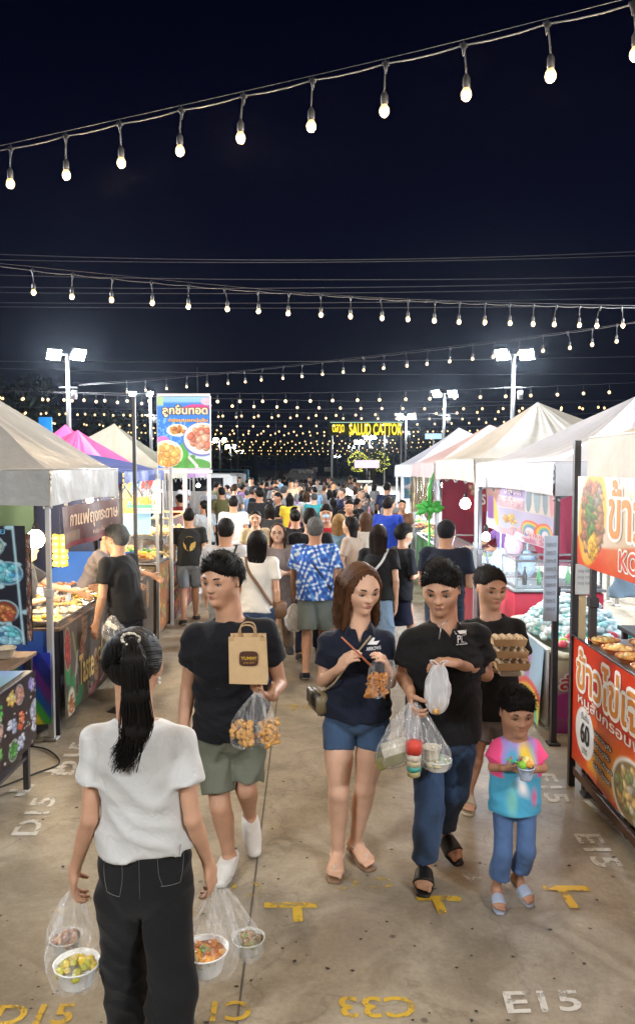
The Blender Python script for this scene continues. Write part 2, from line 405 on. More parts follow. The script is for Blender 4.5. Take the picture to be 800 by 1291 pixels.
# ================================================================== people
from mathutils.bvhtree import BVHTree
SKIN = {}
def skin(tone):
    c = {'light': (.62, .37, .25), 'mid': (.51, .28, .175), 'tan': (.40, .205, .12), 'pale': (.66, .43, .31)}[tone]
    return mat('skin_' + tone, c, rough=.5, bump=.0008, bscale=220, var=.15, vscale=11, sss=.08, spec=.45)
def cloth(kind='fabric'):
    if kind == 'denim': return mat('denim', objcol=True, rough=.85, bump=.0012, bscale=520, var=.28, vscale=7, sheen=.1, spec=.2)
    if kind == 'shine': return mat('leather', objcol=True, rough=.4, bump=.0006, bscale=200, var=.06)
    return mat('fabric', objcol=True, rough=.82, bump=.0011, bscale=60, var=.07, vscale=9, sheen=.08, spec=.25)
def hairmat(): return mat('hair', objcol=True, rough=.62, bump=.00099, bscale=1, bstretch=(230, 230, 22), var=.3, vscale=30, spec=.14, detail=2)
def setcol(o, c):
    if o is not None: o.color = (*c, 1)
    return o
def mirrorless(x): return x
def skel(H=1.68, g='m', walk=.35, arm=('down', 'down'), lean=.03, build=1.0, turn=0):
    """joints of a figure standing at the origin and facing +Y; .L is the figure's own left (-X)"""
    k = H / 1.7; J = {}; wsh = (.185 if g == 'm' else .162) * k * build; wh = (.088 if g == 'm' else .09) * k
    hipz = .515 * H; J['pel'] = np.array([0, 0, hipz + .035 * H]); J['neck'] = np.array([0, lean * H, .835 * H])
    J['head'] = np.array([0, (lean + .012) * H, .925 * H])
    for s, n in ((-1, 'L'), (1, 'R')):
        ph = walk * s; J['sh' + n] = np.array([s * wsh, lean * H * .9, .808 * H]); J['hip' + n] = np.array([s * wh, 0, hipz])
        kn = J['hip' + n] + .235 * H * np.array([0, math.sin(ph * .7 + abs(walk) * .25), -math.cos(ph * .7 + abs(walk) * .25)])
        back = ph < 0; a2 = ph * .7 - (abs(walk) * .9 if back else 0)
        an = kn + .235 * H * np.array([s * .02, math.sin(a2), -math.cos(a2)])
        J['kn' + n] = kn; J['an' + n] = an
        J['toe' + n] = an + np.array([s * .03, .16 * k, -.045 * k if not back else -.075 * k])
        A = arm[0 if s < 0 else 1]; sh = J['sh' + n]; sw = -ph * .6
        if A == 'down': el = sh + .17 * H * np.array([s * .14, math.sin(sw), -math.cos(sw)]); wr = el + .15 * H * hat([s * .0, math.sin(sw + .25), -math.cos(sw + .25)])
        elif A == 'bent': el = sh + .17 * H * hat([s * .12, .05, -1]); wr = el + .15 * H * hat([-s * .45, 1, .12])
        elif A == 'up': el = sh + .17 * H * hat([s * .2, .35, -1]); wr = el + .15 * H * hat([-s * .5, .6, .9])
        elif A == 'out': el = sh + .17 * H * hat([s * .3, .7, -.7]); wr = el + .15 * H * hat([s * .1, 1, -.25])
        J['el' + n] = el; J['wr' + n] = wr
    mz = min(J['anL'][2], J['anR'][2]) - .05 * k
    for q in J: J[q] = J[q] - np.array([0, 0, mz])
    return J
def xf(J, base, ang, sc=1):
    c, s = math.cos(ang), math.sin(ang); M = np.array([[c, -s, 0], [s, c, 0], [0, 0, 1]])
    return {q: (M @ (v * sc)) + np.asarray(base) for q, v in J.items()}
def hand(vol, wr, d, n, curl, k, side, spread=.019, kk=.006):
    """side: +1 puts the thumb at +lateral, -1 at -lateral; n is the way the palm faces"""
    d = hat(d); n = np.asarray(n, float); n = hat(n - d * np.dot(n, d)); l = np.cross(d, n)
    vol.add(wr - d * .02 * k, wr + d * .03 * k, [(0, .025 * k, .022 * k), (1, .032 * k, .017 * k)], u=l, k=.012)
    vol.add(wr + d * .02 * k, wr + d * .078 * k, [(0, .03 * k, .016 * k), (.6, .04 * k, .0145 * k), (1, .037 * k, .012 * k)], u=l, k=.012)
    for i, (o, L) in enumerate(((-1.5, .84), (-.5, .98), (.5, 1.04), (1.5, .94))):
        o *= side; p = wr + d * (.086 + (.004 if i in (1, 2) else 0)) * k + l * o * spread * k; a = curl * (.5 + .08 * i); dd = hat(d + l * o * .05)
        for q, seg in enumerate((.040, .027, .021)):
            di = dd * math.cos(a) + n * math.sin(a); e = p + di * seg * L * k
            vol.add(p, e, [(0, (.0092 - .0008 * q) * k,) * 1 + ((.0092 - .0008 * q) * k,), (1, (.0084 - .0008 * q) * k, (.0084 - .0008 * q) * k)], k=kk * k); p = e; a += curl * (.62 - .05 * i)
    p = wr + d * .028 * k + l * side * .03 * k; di = hat(d * .75 + l * side * .65 + n * (.35 + .35 * min(curl, 1.2)))
    for q, seg in enumerate((.036, .03, .022)):
        e = p + di * seg * k; vol.add(p, e, [(0, (.0135 - .0018 * q) * k, (.0135 - .0018 * q) * k), (1, (.0118 - .0018 * q) * k, (.0118 - .0018 * q) * k)], k=.009 * k)
        p = e; di = hat(di + n * .3 * min(curl, 1.3) - l * side * .22 * curl)
def person(label, J, st, h=.0065, group=None, base=None, hb=None):
    g = st.get('g', 'm'); k = st.get('k', 1.0); fem = g == 'f'; hh = st.get('hh', .222) ; ww = st.get('wide', 1.0)
    shR, shL = J['shR'], J['shL']; side = hat((shR - shL) * np.array([1, 1, .3])); F = hat(np.cross([0, 0, 1.], side)); 
    if base is None:
        a = (J['anL'] + J['anR']) / 2; base = np.array([a[0], a[1], 0])
    root = thing('person', base, label, 'person', group)
    Fh = hat(st.get('face', F)); U0 = np.array(st.get('hup', (0, 0, 1.))); Rh = hat(np.cross(Fh, U0)); Uh = np.cross(Rh, Fh); C = J['head']
    P = lambda r, f, u: C + hh * (r * Rh + f * Fh + u * Uh)
    allp = np.array([v for q, v in J.items()])
    lo, hi = allp.min(0) - .2 * k, allp.max(0) + np.array([.2, .2, .17]) * k
    # ---------------- body
    v = Vol(lo, hi, hb or h); pel, neck = J['pel'], J['neck']; hs = (J['hipR'] - J['hipL']); hu = hat(hs)
    if fem: tp = [(0, .138, .10), (.3, .116, .092), (.68, .135, .108), (.9, .10, .08), (1, .05, .05)]
    else: tp = [(0, .136, .10), (.3, .136, .105), (.72, .158, .115), (.92, .11, .085), (1, .055, .055)]
    tp = [(a, b * k * ww, c * k * ww) for a, b, c in tp]
    v.add(pel - (0, 0, .02 * k), neck - (0, 0, .01), tp, u=side, k=.02)
    for n, s in (('L', -1), ('R', 1)):
        sh, el, wr = J['sh' + n], J['el' + n], J['wr' + n]; am = (.84 if fem else 1.) * k * st.get('arm', 1.)
        v.add(neck - (0, 0, .035 * k), sh, [(0, .05 * k, .045 * k), (1, .047 * am, .047 * am)], k=.03)
        v.add(sh, el, [(0, .049 * am, .049 * am), (.45, .047 * am, .047 * am), (1, .037 * am, .037 * am)], k=.012)
        v.add(el, wr, [(0, .038 * am, .038 * am), (.25, .041 * am, .038 * am), (.7, .031 * am, .028 * am), (1, .026 * am, .022 * am)], k=.012)
        hd = st.get('hand' + n); d0 = hat(wr - el)
        if hd is None: hd = (d0 + np.array([0, 0, -.25]), -side * s * 1.0 + F * .2, .45)
        hk = k * st.get('handk', .93 if fem else 1.)
        d, nn, cu = hd; d = hat(d); nn = hat(np.asarray(nn, float) - d * np.dot(nn, d)); l = np.cross(d, nn)
        # the thumb lies on the side nearest the body's front
        ts = hd_s = 1 if np.dot(l, st.get('thumb' + n, F + np.array([0, 0, .6]))) > 0 else -1
        hand(v, wr, d, nn, cu, hk, ts)
        hp, kn, an = J['hip' + n], J['kn' + n], J['an' + n]; lm = (1.0 if fem else 1.02) * k * st.get('leg', 1.); cvd = .84 if (st.get('bottom') or {}).get('end', 0) > .7 and not (st.get('bottom') or {}).get('skirt') else 1.
        v.add(hp, kn, [(0, .074 * lm * cvd, .076 * lm * cvd), (.3, .072 * lm * cvd, .076 * lm * cvd), (.5, .071 * lm * cvd, .075 * lm * cvd), (.9, .05 * lm, .053 * lm), (1, .05 * lm, .052 * lm)], u=side, k=.02)
        v.add(kn, an, [(0, .05 * lm, .051 * lm), (.28, .052 * lm, .054 * lm, .012 * lm), (.6, .04 * lm, .042 * lm, .006 * lm), (.9, .031 * lm, .034 * lm), (1, .034 * lm, .036 * lm)], u=side, k=.012)
        toe = J['toe' + n]; fd = hat(toe - an - np.array([0, 0, (toe - an)[2] * .0])); fl = hat((toe - an) * np.array([1, 1, .0]) + 1e-6); fu = hat(np.cross([0, 0, 1.], fl))
        heel = an - hat(toe - an) * .03 * k + (0, 0, -.022 * k) if st.get('flatfoot', 1) else an
        ball = toe - hat(toe - heel) * .045 * k
        v.add(an, heel, [(0, .033 * k, .036 * k), (1, .03 * k, .032 * k)], u=fu, k=.012)
        v.add(heel, ball, [(0, .029 * k, .027 * k), (.5, .034 * k, .03 * k), (1, .042 * k, .02 * k)], u=fu, k=.012)
        v.add(an, ball, [(0, .032 * k, .03 * k), (1, .036 * k, .018 * k)], u=fu, k=.02)
        if st.get('feet', {}).get('kind') != 'shoe':
            for i in range(5):
                o = (-.034 + .017 * i) * k; L = (.046, .042, .04, .036, .03)[i] * k; o *= s * -1
                p0 = ball + fu * o * .85 * (1 if True else 1); p1 = p0 + hat(toe - heel) * L; rr = (.0125, .0095, .009, .0085, .0085)[i] * k
                v.add(p0, p1, [(0, rr, rr), (1, rr * .95, rr * .85)], u=fu, k=.004)
    # head and neck
    v.add(neck - (0, 0, .03 * k), P(0, -.08, -.22), [(0, .26 * hh, .26 * hh), (1, (.235 if fem else .27) * hh, (.24 if fem else .27) * hh)], u=Rh, k=.02)
    v.add(P(0, -.12, .1), P(0, .02, .12), [(0, .33 * hh, .37 * hh), (1, .325 * hh, .36 * hh)], u=Rh, k=.02)
    v.add(P(0, .1, .05), P(0, .15, -.16), [(0, .285 * hh, .24 * hh), (1, .25 * hh, .22 * hh)], u=Rh, k=.04)
    v.add(P(0, .1, -.2), P(0, .2, -.36), [(0, .24 * hh, .2 * hh), (1, (.11 if fem else .13) * hh, .12 * hh)], u=Rh, k=.04)
    for s in (-1, 1):
        v.add(P(s * .17, .22, -.1), P(s * .2, .16, -.06), .1 * hh, k=.03)
        v.add(P(s * .06, .345, .09), P(s * .2, .29, .1), .05 * hh, k=.018)
        v.add(P(s * .14, .40, .01), P(s * .16, .40, .01), .062 * hh, k=.018, op='sub')
        v.add(P(s * .325, -.03, .05), P(s * .34, -.04, -.1), [(0, .03 * hh, .07 * hh), (1, .026 * hh, .045 * hh)], u=Rh, k=.004)
    v.add(P(0, .36, .04), P(0, .44, -.1), [(0, .032 * hh, .03 * hh), (1, .05 * hh, .045 * hh)], u=Rh, k=.014)
    v.add(P(-.05, .4, -.115), P(.05, .4, -.115), .036 * hh, k=.01)
    v.add(P(-.06, .365, -.225), P(.06, .365, -.225), .035 * hh, k=.014)
    v.add(P(0, .32, -.37), P(0, .33, -.37), .07 * hh, k=.02)
    V, Fc = v.mesh(); SK = st.get('skin', 'mid'); body = mk('body', V, Fc, skin(SK), root)
    del v
    # ---------------- face
    if st.get('eyes', True):
        sclera = mat('eye_white', (.38, .33, .30), rough=.4); iris = mat('iris', (.018, .01, .007), rough=.15); lipm = mat('lips', (.33, .115, .095) if fem else (.30, .13, .10), rough=.5); brow = mat('brow_hair', (.018, .012, .01), rough=.7)
        for s in (-1, 1):
            e = MB(); B = np.stack([Rh, Fh, Uh])
            def obl(c, r):
                q = MB(); q.ball((0, 0, 0), (r[0], r[1], r[2]), 12, 8); e.add((q.V[0] * hh) @ B + c, q.F)
            tw = Fh; obl(P(s * .15, .322, .0), (.056, .032, .024)); e.cm = 1; obl(P(s * .15, .334, -.001), (.027, .026, .028)); e.build('eye', None, root, mats=[sclera, iris])
            lid = MB(); lid.tube([P(s * .085, .345, .002), P(s * .12, .36, .025), P(s * .165, .356, .027), P(s * .215, .325, .006)], .008 * hh, 5); lid.build('eyelash', brow, root)
            b = MB(); b.tube([P(s * .06, .386, .105), P(s * .12, .382, .128), P(s * .19, .345, .13), P(s * .235, .3, .105)], [.012 * hh, .018 * hh, .015 * hh, .006 * hh], 6); b.build('eyebrow', brow, root)
        lp = MB(); lp.tube([P(-.095, .35, -.232), P(-.045, .393, -.218), P(0, .4, -.224), P(.045, .393, -.218), P(.095, .35, -.232)], [.006 * hh, .018 * hh, .018 * hh, .018 * hh, .006 * hh], 6)
        lp.tube([P(-.085, .35, -.238), P(-.04, .386, -.256), P(0, .392, -.262), P(.04, .386, -.256), P(.085, .35, -.238)], [.006 * hh, .019 * hh, .022 * hh, .019 * hh, .006 * hh], 6); lp.build('lips', lipm, root)
    if st.get('mask'):
        m = Vol(C - hh, C + hh, .004); m.add(P(0, .16, -.13), P(0, .18, -.34), [(0, .285 * hh, .27 * hh), (1, .2 * hh, .17 * hh)], u=Rh, k=.02)
        m.add(P(0, .36, 0), P(0, .44, -.12), .06 * hh, k=.03); m.cut(P(0, .0, .0), -Fh * .9 - Uh * .1).cut(P(0, .3, -.01), Uh); a_, b_ = m.mesh(); setcol(mk('face_mask', a_, b_, cloth(), root), st['mask'])
    # ---------------- top
    tp_ = st.get('top')
    if tp_:
        c_ = Vol(lo - .05, hi + .05, h * tp_.get('hs', 1.25)); lo_ = tp_.get('loose', .02) * k; drop = tp_.get('drop', .07) * k; axis = hat(neck - pel); hemc = pel - axis * drop
        L = np.linalg.norm(neck - hemc)
        if fem: pr = [(0, .168, .122), (.2, .15, .115), (.42, .132, .105), (.7, .145, .118), (.86, .135, .10), (.97, .085, .07), (1, .06, .05)]
        else: pr = [(0, .160, .122), (.25, .156, .12), (.45, .154, .118), (.7, .168, .122), (.86, .155, .105), (.97, .095, .075), (1, .06, .05)]
        pr = [(a, (b * k * ww + lo_ * (1 if a < .8 else .5)) * tp_.get('wx', 1), c * k * ww + lo_ * (1 if a < .8 else .4)) for a, b, c in pr]
        if tp_.get('flare'): pr[0] = (0, pr[0][1] + tp_['flare'] * k, pr[0][2] + tp_['flare'] * k)
        c_.add(hemc, neck + axis * .01, pr, u=side, k=.02, flat=(1, 0))
        sl = tp_.get('sleeve', .62)
        for n, s in (('L', -1), ('R', 1)):
            sh, el, wr = J['sh' + n], J['el' + n], J['wr' + n]; am = (.9 if fem else 1.) * k
            c_.add(neck - (0, 0, .04 * k), sh, [(0, .06 * k, .055 * k), (1, .06 * am, .06 * am)], k=.03)
            sw = tp_.get('sw', .018) * k
            if sl > 0:
                if sl <= 1: c_.add(sh, sh + (el - sh) * sl, [(0, .06 * am, .062 * am), (1, .056 * am + sw, .058 * am + sw)], k=.02, flat=(0, 1))
                else:
                    c_.add(sh, el, [(0, .06 * am, .062 * am), (1, .046 * am + sw, .048 * am + sw)], k=.02)
                    c_.add(el, el + (wr - el) * (sl - 1), [(0, .046 * am + sw, .048 * am + sw), (1, .034 * am + sw * .6, .036 * am + sw * .6)], k=.012, flat=(0, 1))
        nk = tp_.get('neck', .095) * k
        c_.add(neck + F * tp_.get('nf', .012) * k + (0, 0, .018 * k), neck + F * .012 * k + (0, 0, .16 * k), [(0, nk, nk * .86), (1, nk * 1.5, nk * 1.3)], u=side, k=.008, op='sub')
        if tp_.get('vneck'): c_.add(neck + F * .10 * k + (0, 0, -.05 * k), neck + F * .06 * k + (0, 0, .12 * k), [(0, .006, .04), (1, .07, .06)], u=side, k=.004, op='sub')
        if tp_.get('collar'):
            for n, s in (('L', -1), ('R', 1)):
                c_.add(neck + side * s * .062 * k - F * .045 * k + (0, 0, .035 * k), neck + side * s * .06 * k + F * .075 * k + (0, 0, -.012 * k), [(0, .011 * k, .024 * k), (1, .012 * k, .026 * k)], u=side, k=.006)
                c_.add(neck + side * s * .062 * k - F * .045 * k + (0, 0, .035 * k), neck - F * .07 * k + (0, 0, .038 * k), [(0, .011 * k, .024 * k), (1, .011 * k, .024 * k)], u=F, k=.006)
        c_.warp(folds(sum(map(ord, label)) % 999, tp_.get('fold', .0045) * k, 1 / max(k, .6)))
        V, Fc = c_.mesh(); tc_ = tp_.get('paint'); kw = {}
        if tc_: kw['col'] = tc_(V); mm = mat('printed_cloth', attr='Col', rough=.8, bump=.0012, bscale=130, sheen=.08, spec=.25)
        else: mm = cloth()
        tob = mk(tp_.get('name', 't_shirt'), V, Fc, mm, root, **kw)
        if not tc_: setcol(tob, tp_['col'])
        st['_bvh'] = BVHTree.FromPolygons([Vector(p) for p in V], [tuple(f) for f in Fc]) if st.get('logo') else None
        st['_top'] = tob
    # ---------------- bottom
    bt = st.get('bottom')
    if bt:
        c_ = Vol(lo - .05, hi + .05, h * 1.3); axis = hat(neck - pel); wd = bt.get('w', (.1, .075, .07)); wd = [x * k for x in wd]; top_ = pel + axis * bt.get('rise', .09) * k
        c_.add(pel - axis * .02 * k, top_, [(0, .164 * k * ww, .128 * k * ww), (1, (.138 if fem else .15) * k * ww + .006, .112 * k * ww + .006)], u=side, k=.03, flat=(0, 1))
        if bt.get('skirt'):
            c_.add(pel - axis * .02, pel - np.array([0, 0, bt['skirt']]) * k, [(0, .17 * k, .13 * k), (1, .17 * k + bt.get('flare', .05), .14 * k + bt.get('flare', .05))], u=side, k=.02, flat=(0, 1))
        else:
            t = bt['end']
            for n in 'LR':
                hp, kn, an = J['hip' + n], J['kn' + n], J['an' + n]
                if t <= 1: c_.add(hp, hp + (kn - hp) * t, [(0, wd[0], wd[0] * 1.08), (1, wd[1], wd[1] * 1.05)], u=side, k=.008, flat=(0, 1))
                else:
                    c_.add(hp, kn, [(0, wd[0], wd[0] * 1.08), (.5, (wd[0] + wd[1]) * .47, (wd[0] + wd[1]) * .5), (1, wd[1], wd[1])], u=side, k=.008)
                    c_.add(kn, kn + (an - kn) * (t - 1), [(0, wd[1], wd[1]), (1, wd[2], wd[2] * 1.05)], u=side, k=.012, flat=(0, 1))
        c_.warp(folds(sum(map(ord, label)) % 997 + 5, bt.get('fold', .004) * k, 1.1))
        V, Fc = c_.mesh(); tob = mk(bt.get('name', 'trousers'), V, Fc, cloth(bt.get('mat', 'fabric')), root); setcol(tob, bt['col']); st['_bot'] = tob
        if st.get('pockets'): st['_bbvh'] = BVHTree.FromPolygons([Vector(p) for p in V], [tuple(f) for f in Fc])
    # ---------------- hair
    ha = st.get('hair', {'style': 'short'}); hc = ha.get('col', (.008, .0065, .006)); stl = ha['style']
    m = Vol(C - np.array([.6, .6, 1.9 if stl in ('long', 'tail', 'pony') else .75]) * hh * 1.25, C + .75 * hh, h if h > .009 else .0045)
    ex = ha.get('thick', .035)
    m.add(P(0, -.14, .11), P(0, .02, .13), [(0, (.335 + ex) * hh, (.375 + ex) * hh), (1, (.33 + ex) * hh, (.365 + ex) * hh)], u=Rh, k=.01)
    if stl in ('short', 'cap', 'bun', 'pony', 'tied'):
        cz = ha.get('line', .27) + .03
        m.add(P(0, .75, cz - .50), P(0, .10, cz - .50), [(0, .36 * hh, .52 * hh), (1, .33 * hh, .48 * hh)], u=Rh, k=.02, op='sub')
        for s in (-1, 1): m.add(P(s * .5, .16, -.17), P(s * .2, .16, -.17), [(0, .17 * hh, .25 * hh), (1, .17 * hh, .25 * hh)], u=Fh, k=.02, op='sub')
        m.add(P(-.5, .02, -.12), P(.5, .02, -.12), [(0, .1 * hh, .15 * hh), (1, .1 * hh, .15 * hh)], k=.01, op='sub')
        for s in (-1, 1) if stl != 'tied' else (): m.add(P(s * .455, -.1, -.22), P(s * .45, -.1, .06), [(0, .1 * hh, .5 * hh), (1, .05 * hh, .5 * hh)], u=Rh, k=.04, op='sub')
        m.cut(P(0, -.3, -.20 if stl != 'tied' else -.38), -Uh - Fh * -.25)
        if stl == 'short':   # fringe and top volume
            m.add(P(-.13, .20, .33), P(.13, .18, .34), .12 * hh, k=.04); m.add(P(-.05, .05, .40), P(.05, -.12, .40), .13 * hh, k=.06)
        if stl == 'bun': m.add(P(0, -.55, .12), P(0, -.6, .16), .14 * hh, k=.02)
        if stl == 'pony': m.add(P(0, -.5, .2), P(0, -.62, .1), .09 * hh, k=.03); m.add(P(0, -.62, .1), P(0, -.55, -.9), [(0, .09 * hh, .09 * hh), (.4, .13 * hh, .1 * hh), (1, .03 * hh, .03 * hh)], u=Rh, k=.02)
    else:
        # long hair: open only at the face
        L = ha.get('len', 1.6); bk = ha.get('back', -.2)
        m.add(P(0, -.2, .0), P(0, bk, -L), [(0, .36 * hh, .24 * hh), (.35, .36 * hh, .2 * hh), (.75, .34 * hh, .13 * hh), (1, .2 * hh, .06 * hh)], u=Rh, k=.04)
        if ha.get('front'):
            for s in (-1, 1):
                m.add(P(s * .3, .05, .1), P(s * .36, .14, -ha['front']), [(0, .08 * hh, .16 * hh), (.5, .09 * hh, .13 * hh), (1, .05 * hh, .05 * hh)], u=Rh, k=.03)
        m.add(P(0, .6, -.1), P(0, .22, -.08), [(0, .40 * hh, .44 * hh), (1, .24 * hh, .43 * hh)], u=Rh, k=.04, op='sub')
        m.add(P(0, .3, -.5), P(0, .3, -1.9), [(0, .24 * hh, .3 * hh), (1, .3 * hh, .3 * hh)], u=Rh, k=.01, op='sub')
    if stl in ('short', 'bun', 'pony') and h < .0095: m.cut(P(0, .3, -.12), -Uh * .8 + Fh * .6, c=P(0, .2, -.1), R=.4 * hh)
    ang = lambda x, y, z: np.arctan2((x - C[0]) * Rh[1] - (y - C[1]) * Rh[0], (x - C[0]) * Rh[0] + (y - C[1]) * Rh[1])
    if stl != 'cap': m.warp(lambda x, y, z: .0011 * (hh / .22) * np.sin(37 * ang(x, y, z) + 3 * np.sin(25 * z)) + .0011 * np.sin(90 * ang(x, y, z) + 40 * z), .03)
    V, Fc = m.mesh(); ho = mk('cap' if stl == 'cap' else 'hair', V, Fc, cloth() if stl == 'cap' else hairmat(), root); setcol(ho, hc)
    if stl in ('short', 'bun', 'tied0') and h < .0095:
        rs_ = np.random.default_rng(len(label)); up_ = (V - C) @ Uh / hh; ok = np.nonzero(up_ > -.02)[0]; ids = rs_.choice(ok, 1500 if h < .0075 else 500); p0 = V[ids]; c0 = P(0, -.1, .1); nn_ = p0 - c0; nn_ /= np.linalg.norm(nn_, axis=1)[:, None]
        crown_ = P(0, -.35, .48); fl = p0 - crown_; fl -= nn_ * (fl * nn_).sum(1)[:, None]; fl /= np.linalg.norm(fl, axis=1)[:, None] + 1e-6; fl = fl + rs_.normal(0, .22, fl.shape); L_ = hh * ha.get('hl', 1) * rs_.uniform(.05, .12, (len(ids), 1))
        front = ((p0 - C) @ Fh / hh > .12)[:, None]; fl = np.where(front, fl * .25 + Uh * .55 - Fh * .25 + Rh * .3 * rs_.normal(0, 1, (len(ids), 1)), fl) if stl == 'short' else -fl * .6 - Fh; L_ = np.where(front, L_ * .8, L_); lift_ = np.where(front, .75, .22) if stl == 'short' else .08
        pp = np.stack([p0 - nn_ * .004, p0 + (nn_ * lift_ + fl * .5) * L_ * .5, p0 + (nn_ * lift_ * 1.1 + fl * 1.0) * L_], 1); a_, b_ = strands(pp, .0017, .0005); setcol(mk('hair_strands', a_, b_, hairmat(), root), hc)
    if stl == 'long' and h < .0095 and not st.get('nostrand'):
        rs_ = np.random.default_rng(len(label)); L_ = ha.get('len', 1.6); bk_ = ha.get('back', -.2); pp = []
        for i in range(420):
            th = rs_.uniform(-3.6, .46); cx_, sy_ = math.cos(th), math.sin(th); e1, e2 = rs_.normal(0, .012), rs_.normal(0, .05)
            if sy_ > -.1: continue_ = 1
            pp.append(spl([P(.04 * cx_, -.05 + .05 * sy_, .52), P(.27 * cx_, -.08 + .32 * sy_, .40), P((.385 + e1) * cx_, -.1 + (.43 + e1) * sy_, .1), P((.40 + e1) * cx_, min(-.12, bk_ * .5 - .02) + .36 * min(sy_, 0) + .1 * max(sy_, 0), -.35), P(.33 * cx_, bk_ - .02 + .18 * sy_, -L_ * .75), P(.22 * cx_ + e2, bk_ + .08 * sy_, -L_ - .06 + rs_.normal(0, .05))], 14))
        a_, b_ = strands(np.array(pp), .0021, .0007); setcol(mk('hair_strands', a_, b_, hairmat(), root), hc)
    if stl == 'cap':
        b = Vol(C - hh, C + hh, h); b.add(P(0, .28, .2), P(0, .62, .14), [(0, .28 * hh, .035 * hh), (1, .2 * hh, .03 * hh)], u=Rh, k=.01); a_, b_ = b.mesh(); setcol(mk('cap_peak', a_, b_, cloth(), root), hc)
    # ---------------- shoes
    ft = st.get('feet')
    if ft:
        for n, s in (('L', -1), ('R', 1)):
            an, toe = J['an' + n], J['toe' + n]; d = hat(toe - an); heel = an - d * .03 * k + (0, 0, -.022 * k); d = hat(toe - heel); fu = hat(np.cross([0, 0, 1.], d)); up = np.cross(d, fu); up = up if up[2] > 0 else -up
            ball = toe - d * .045 * k; z = Vol(np.minimum(an, toe) - .13, np.maximum(an, toe) + .13, min(h, .006))
            tipx = toe + d * .012 * k
            if ft['kind'] == 'shoe':
                z.add(heel, heel + d * .1 * k, [(0, .041 * k, .05 * k), (1, .046 * k, .052 * k)], u=fu, k=.02); z.add(heel + d * .05 * k, tipx - d * .01, [(0, .044 * k, .052 * k), (.55, .052 * k, .040 * k), (1, .040 * k, .028 * k)], u=fu, k=.02)
                z.cut(heel - up * .03 * k, -up); z.add(an + (0, 0, .02), an + up * .2, .036 * k, k=.004, op='sub') if False else None
                z.cut(heel + up * .026 * k, up - d * .16)
                V, Fc = z.mesh(); setcol(mk('shoe', V, Fc, cloth(ft.get('mat', 'fabric')), root), ft['col'])
                q = Vol(np.minimum(an, toe) - .13, np.maximum(an, toe) + .13, min(h, .006)); q.add(heel - up * .026 * k, toe - d * .005 - up * .02 * k, [(0, .037 * k, .012 * k), (.4, .04 * k, .012 * k), (.75, .05 * k, .012 * k), (1, .04 * k, .012 * k)], u=fu, k=.004)
                V, Fc = q.mesh(); setcol(mk('shoe_sole', V, Fc, cloth('shine'), root), ft.get('sole', (.7, .68, .64)))
            else:
                z.add(heel - d * .012 - up * .034 * k, tipx - up * .026 * k, [(0, .034 * k, .013 * k), (.4, .039 * k, .012 * k), (.75, .052 * k, .012 * k), (1, .035 * k, .011 * k)], u=fu, k=.004)
                V, Fc = z.mesh(); so = setcol(mk('sandal_sole', V, Fc, cloth('shine'), root), ft['col'])
                z = Vol(np.minimum(an, toe) - .13, np.maximum(an, toe) + .13, .0045)
                if ft['kind'] == 'slide':
                    z.add(ball - d * .085 * k, ball + d * .002 * k, [(0, .046 * k, .044 * k), (1, .055 * k, .036 * k)], u=fu, k=.004, flat=(1, 1)); z.cut(ball - up * .028 * k, -up)
                else:
                    for e in (-1, 1): z.add(ball + up * .02 * k + d * .01, heel + d * .05 * k + fu * e * .036 * k + up * .022 * k, .0075 * k, k=.003)
                    z.add(heel + d * .05 * k + fu * .036 * k + up * .02 * k, heel - d * .03 * k + up * .03 * k, .005 * k, k=.003); z.add(heel + d * .05 * k - fu * .036 * k + up * .02 * k, heel - d * .03 * k + up * .03 * k, .005 * k, k=.003)
                V, Fc = z.mesh(); setcol(mk('sandal_strap', V, Fc, cloth('shine'), root), ft.get('strap', ft['col']))
    st['P'] = P; st['F'] = F; st['side'] = side
    return root
def decal(root, bvh, c, right, up, nrm, size, parts, name='logo'):
    """flat print laid on a garment: parts = [(kind, args, material)] in a unit square"""
    for kind, arg, m, box in parts:
        def P(u, v):
            u, v = np.asarray(u, float), np.asarray(v, float)
            q = c + np.outer(u - .5, right) * size[0] - np.outer(v - .5, up) * size[1]; out = []
            for p in q:
                hit = bvh.ray_cast(Vector(p + nrm * .25), Vector(-nrm), .5)[0]
                out.append(np.array(hit) + nrm * .002 if hit is not None else p)
            return np.array(out)
        if kind == 'text': lettering(arg, P, box, m, root, nrm * .0005, bold=.01, name=name)
        else:
            V = np.array(arg, float); mb = MB(); mb.add(P(V[:, 0], V[:, 1]), [tuple(range(len(V)))]); mb.build(name, m, root, smooth=False)
# ================================================================== the six people in front
def JJ(d):
    return {q: at(*v) if len(v) == 3 else np.array([at(v[0], 600, v[2])[0], v[2], v[3]]) for q, v in d.items()}
def plant(J, n, toe, yaw, k, lift=0.0):
    """put a foot on the ground: toe tip at a floor pixel, heel behind it"""
    t = gnd(toe[0], toe[1], .034 * k); a = math.radians(yaw); d = np.array([math.sin(a), -math.cos(a), 0]); J['toe' + n] = t
    L = .165 * k; an = t - d * L * math.cos(math.asin(min(.8, lift / L))) ; an[2] = .080 * k + lift; J['an' + n] = an
    hp = J['hip' + n]; mid_ = (hp + an) / 2; seg = .235 * 1.7 * k; half = np.linalg.norm(hp - an) / 2; b = math.sqrt(max(seg ** 2 - half ** 2, 0)); J['kn' + n] = mid_ + hat(np.array([0, -1, .15])) * min(b, .085 * k + lift * .7)
X_ = np.array([1., 0, 0]); Y_ = np.array([0, 1., 0]); Z_ = np.array([0, 0, 1.])
white_print = mat('white_print', (.75, .75, .75), rough=.7); thread = mat('jeans_thread', (.16, .15, .15), rough=.8)
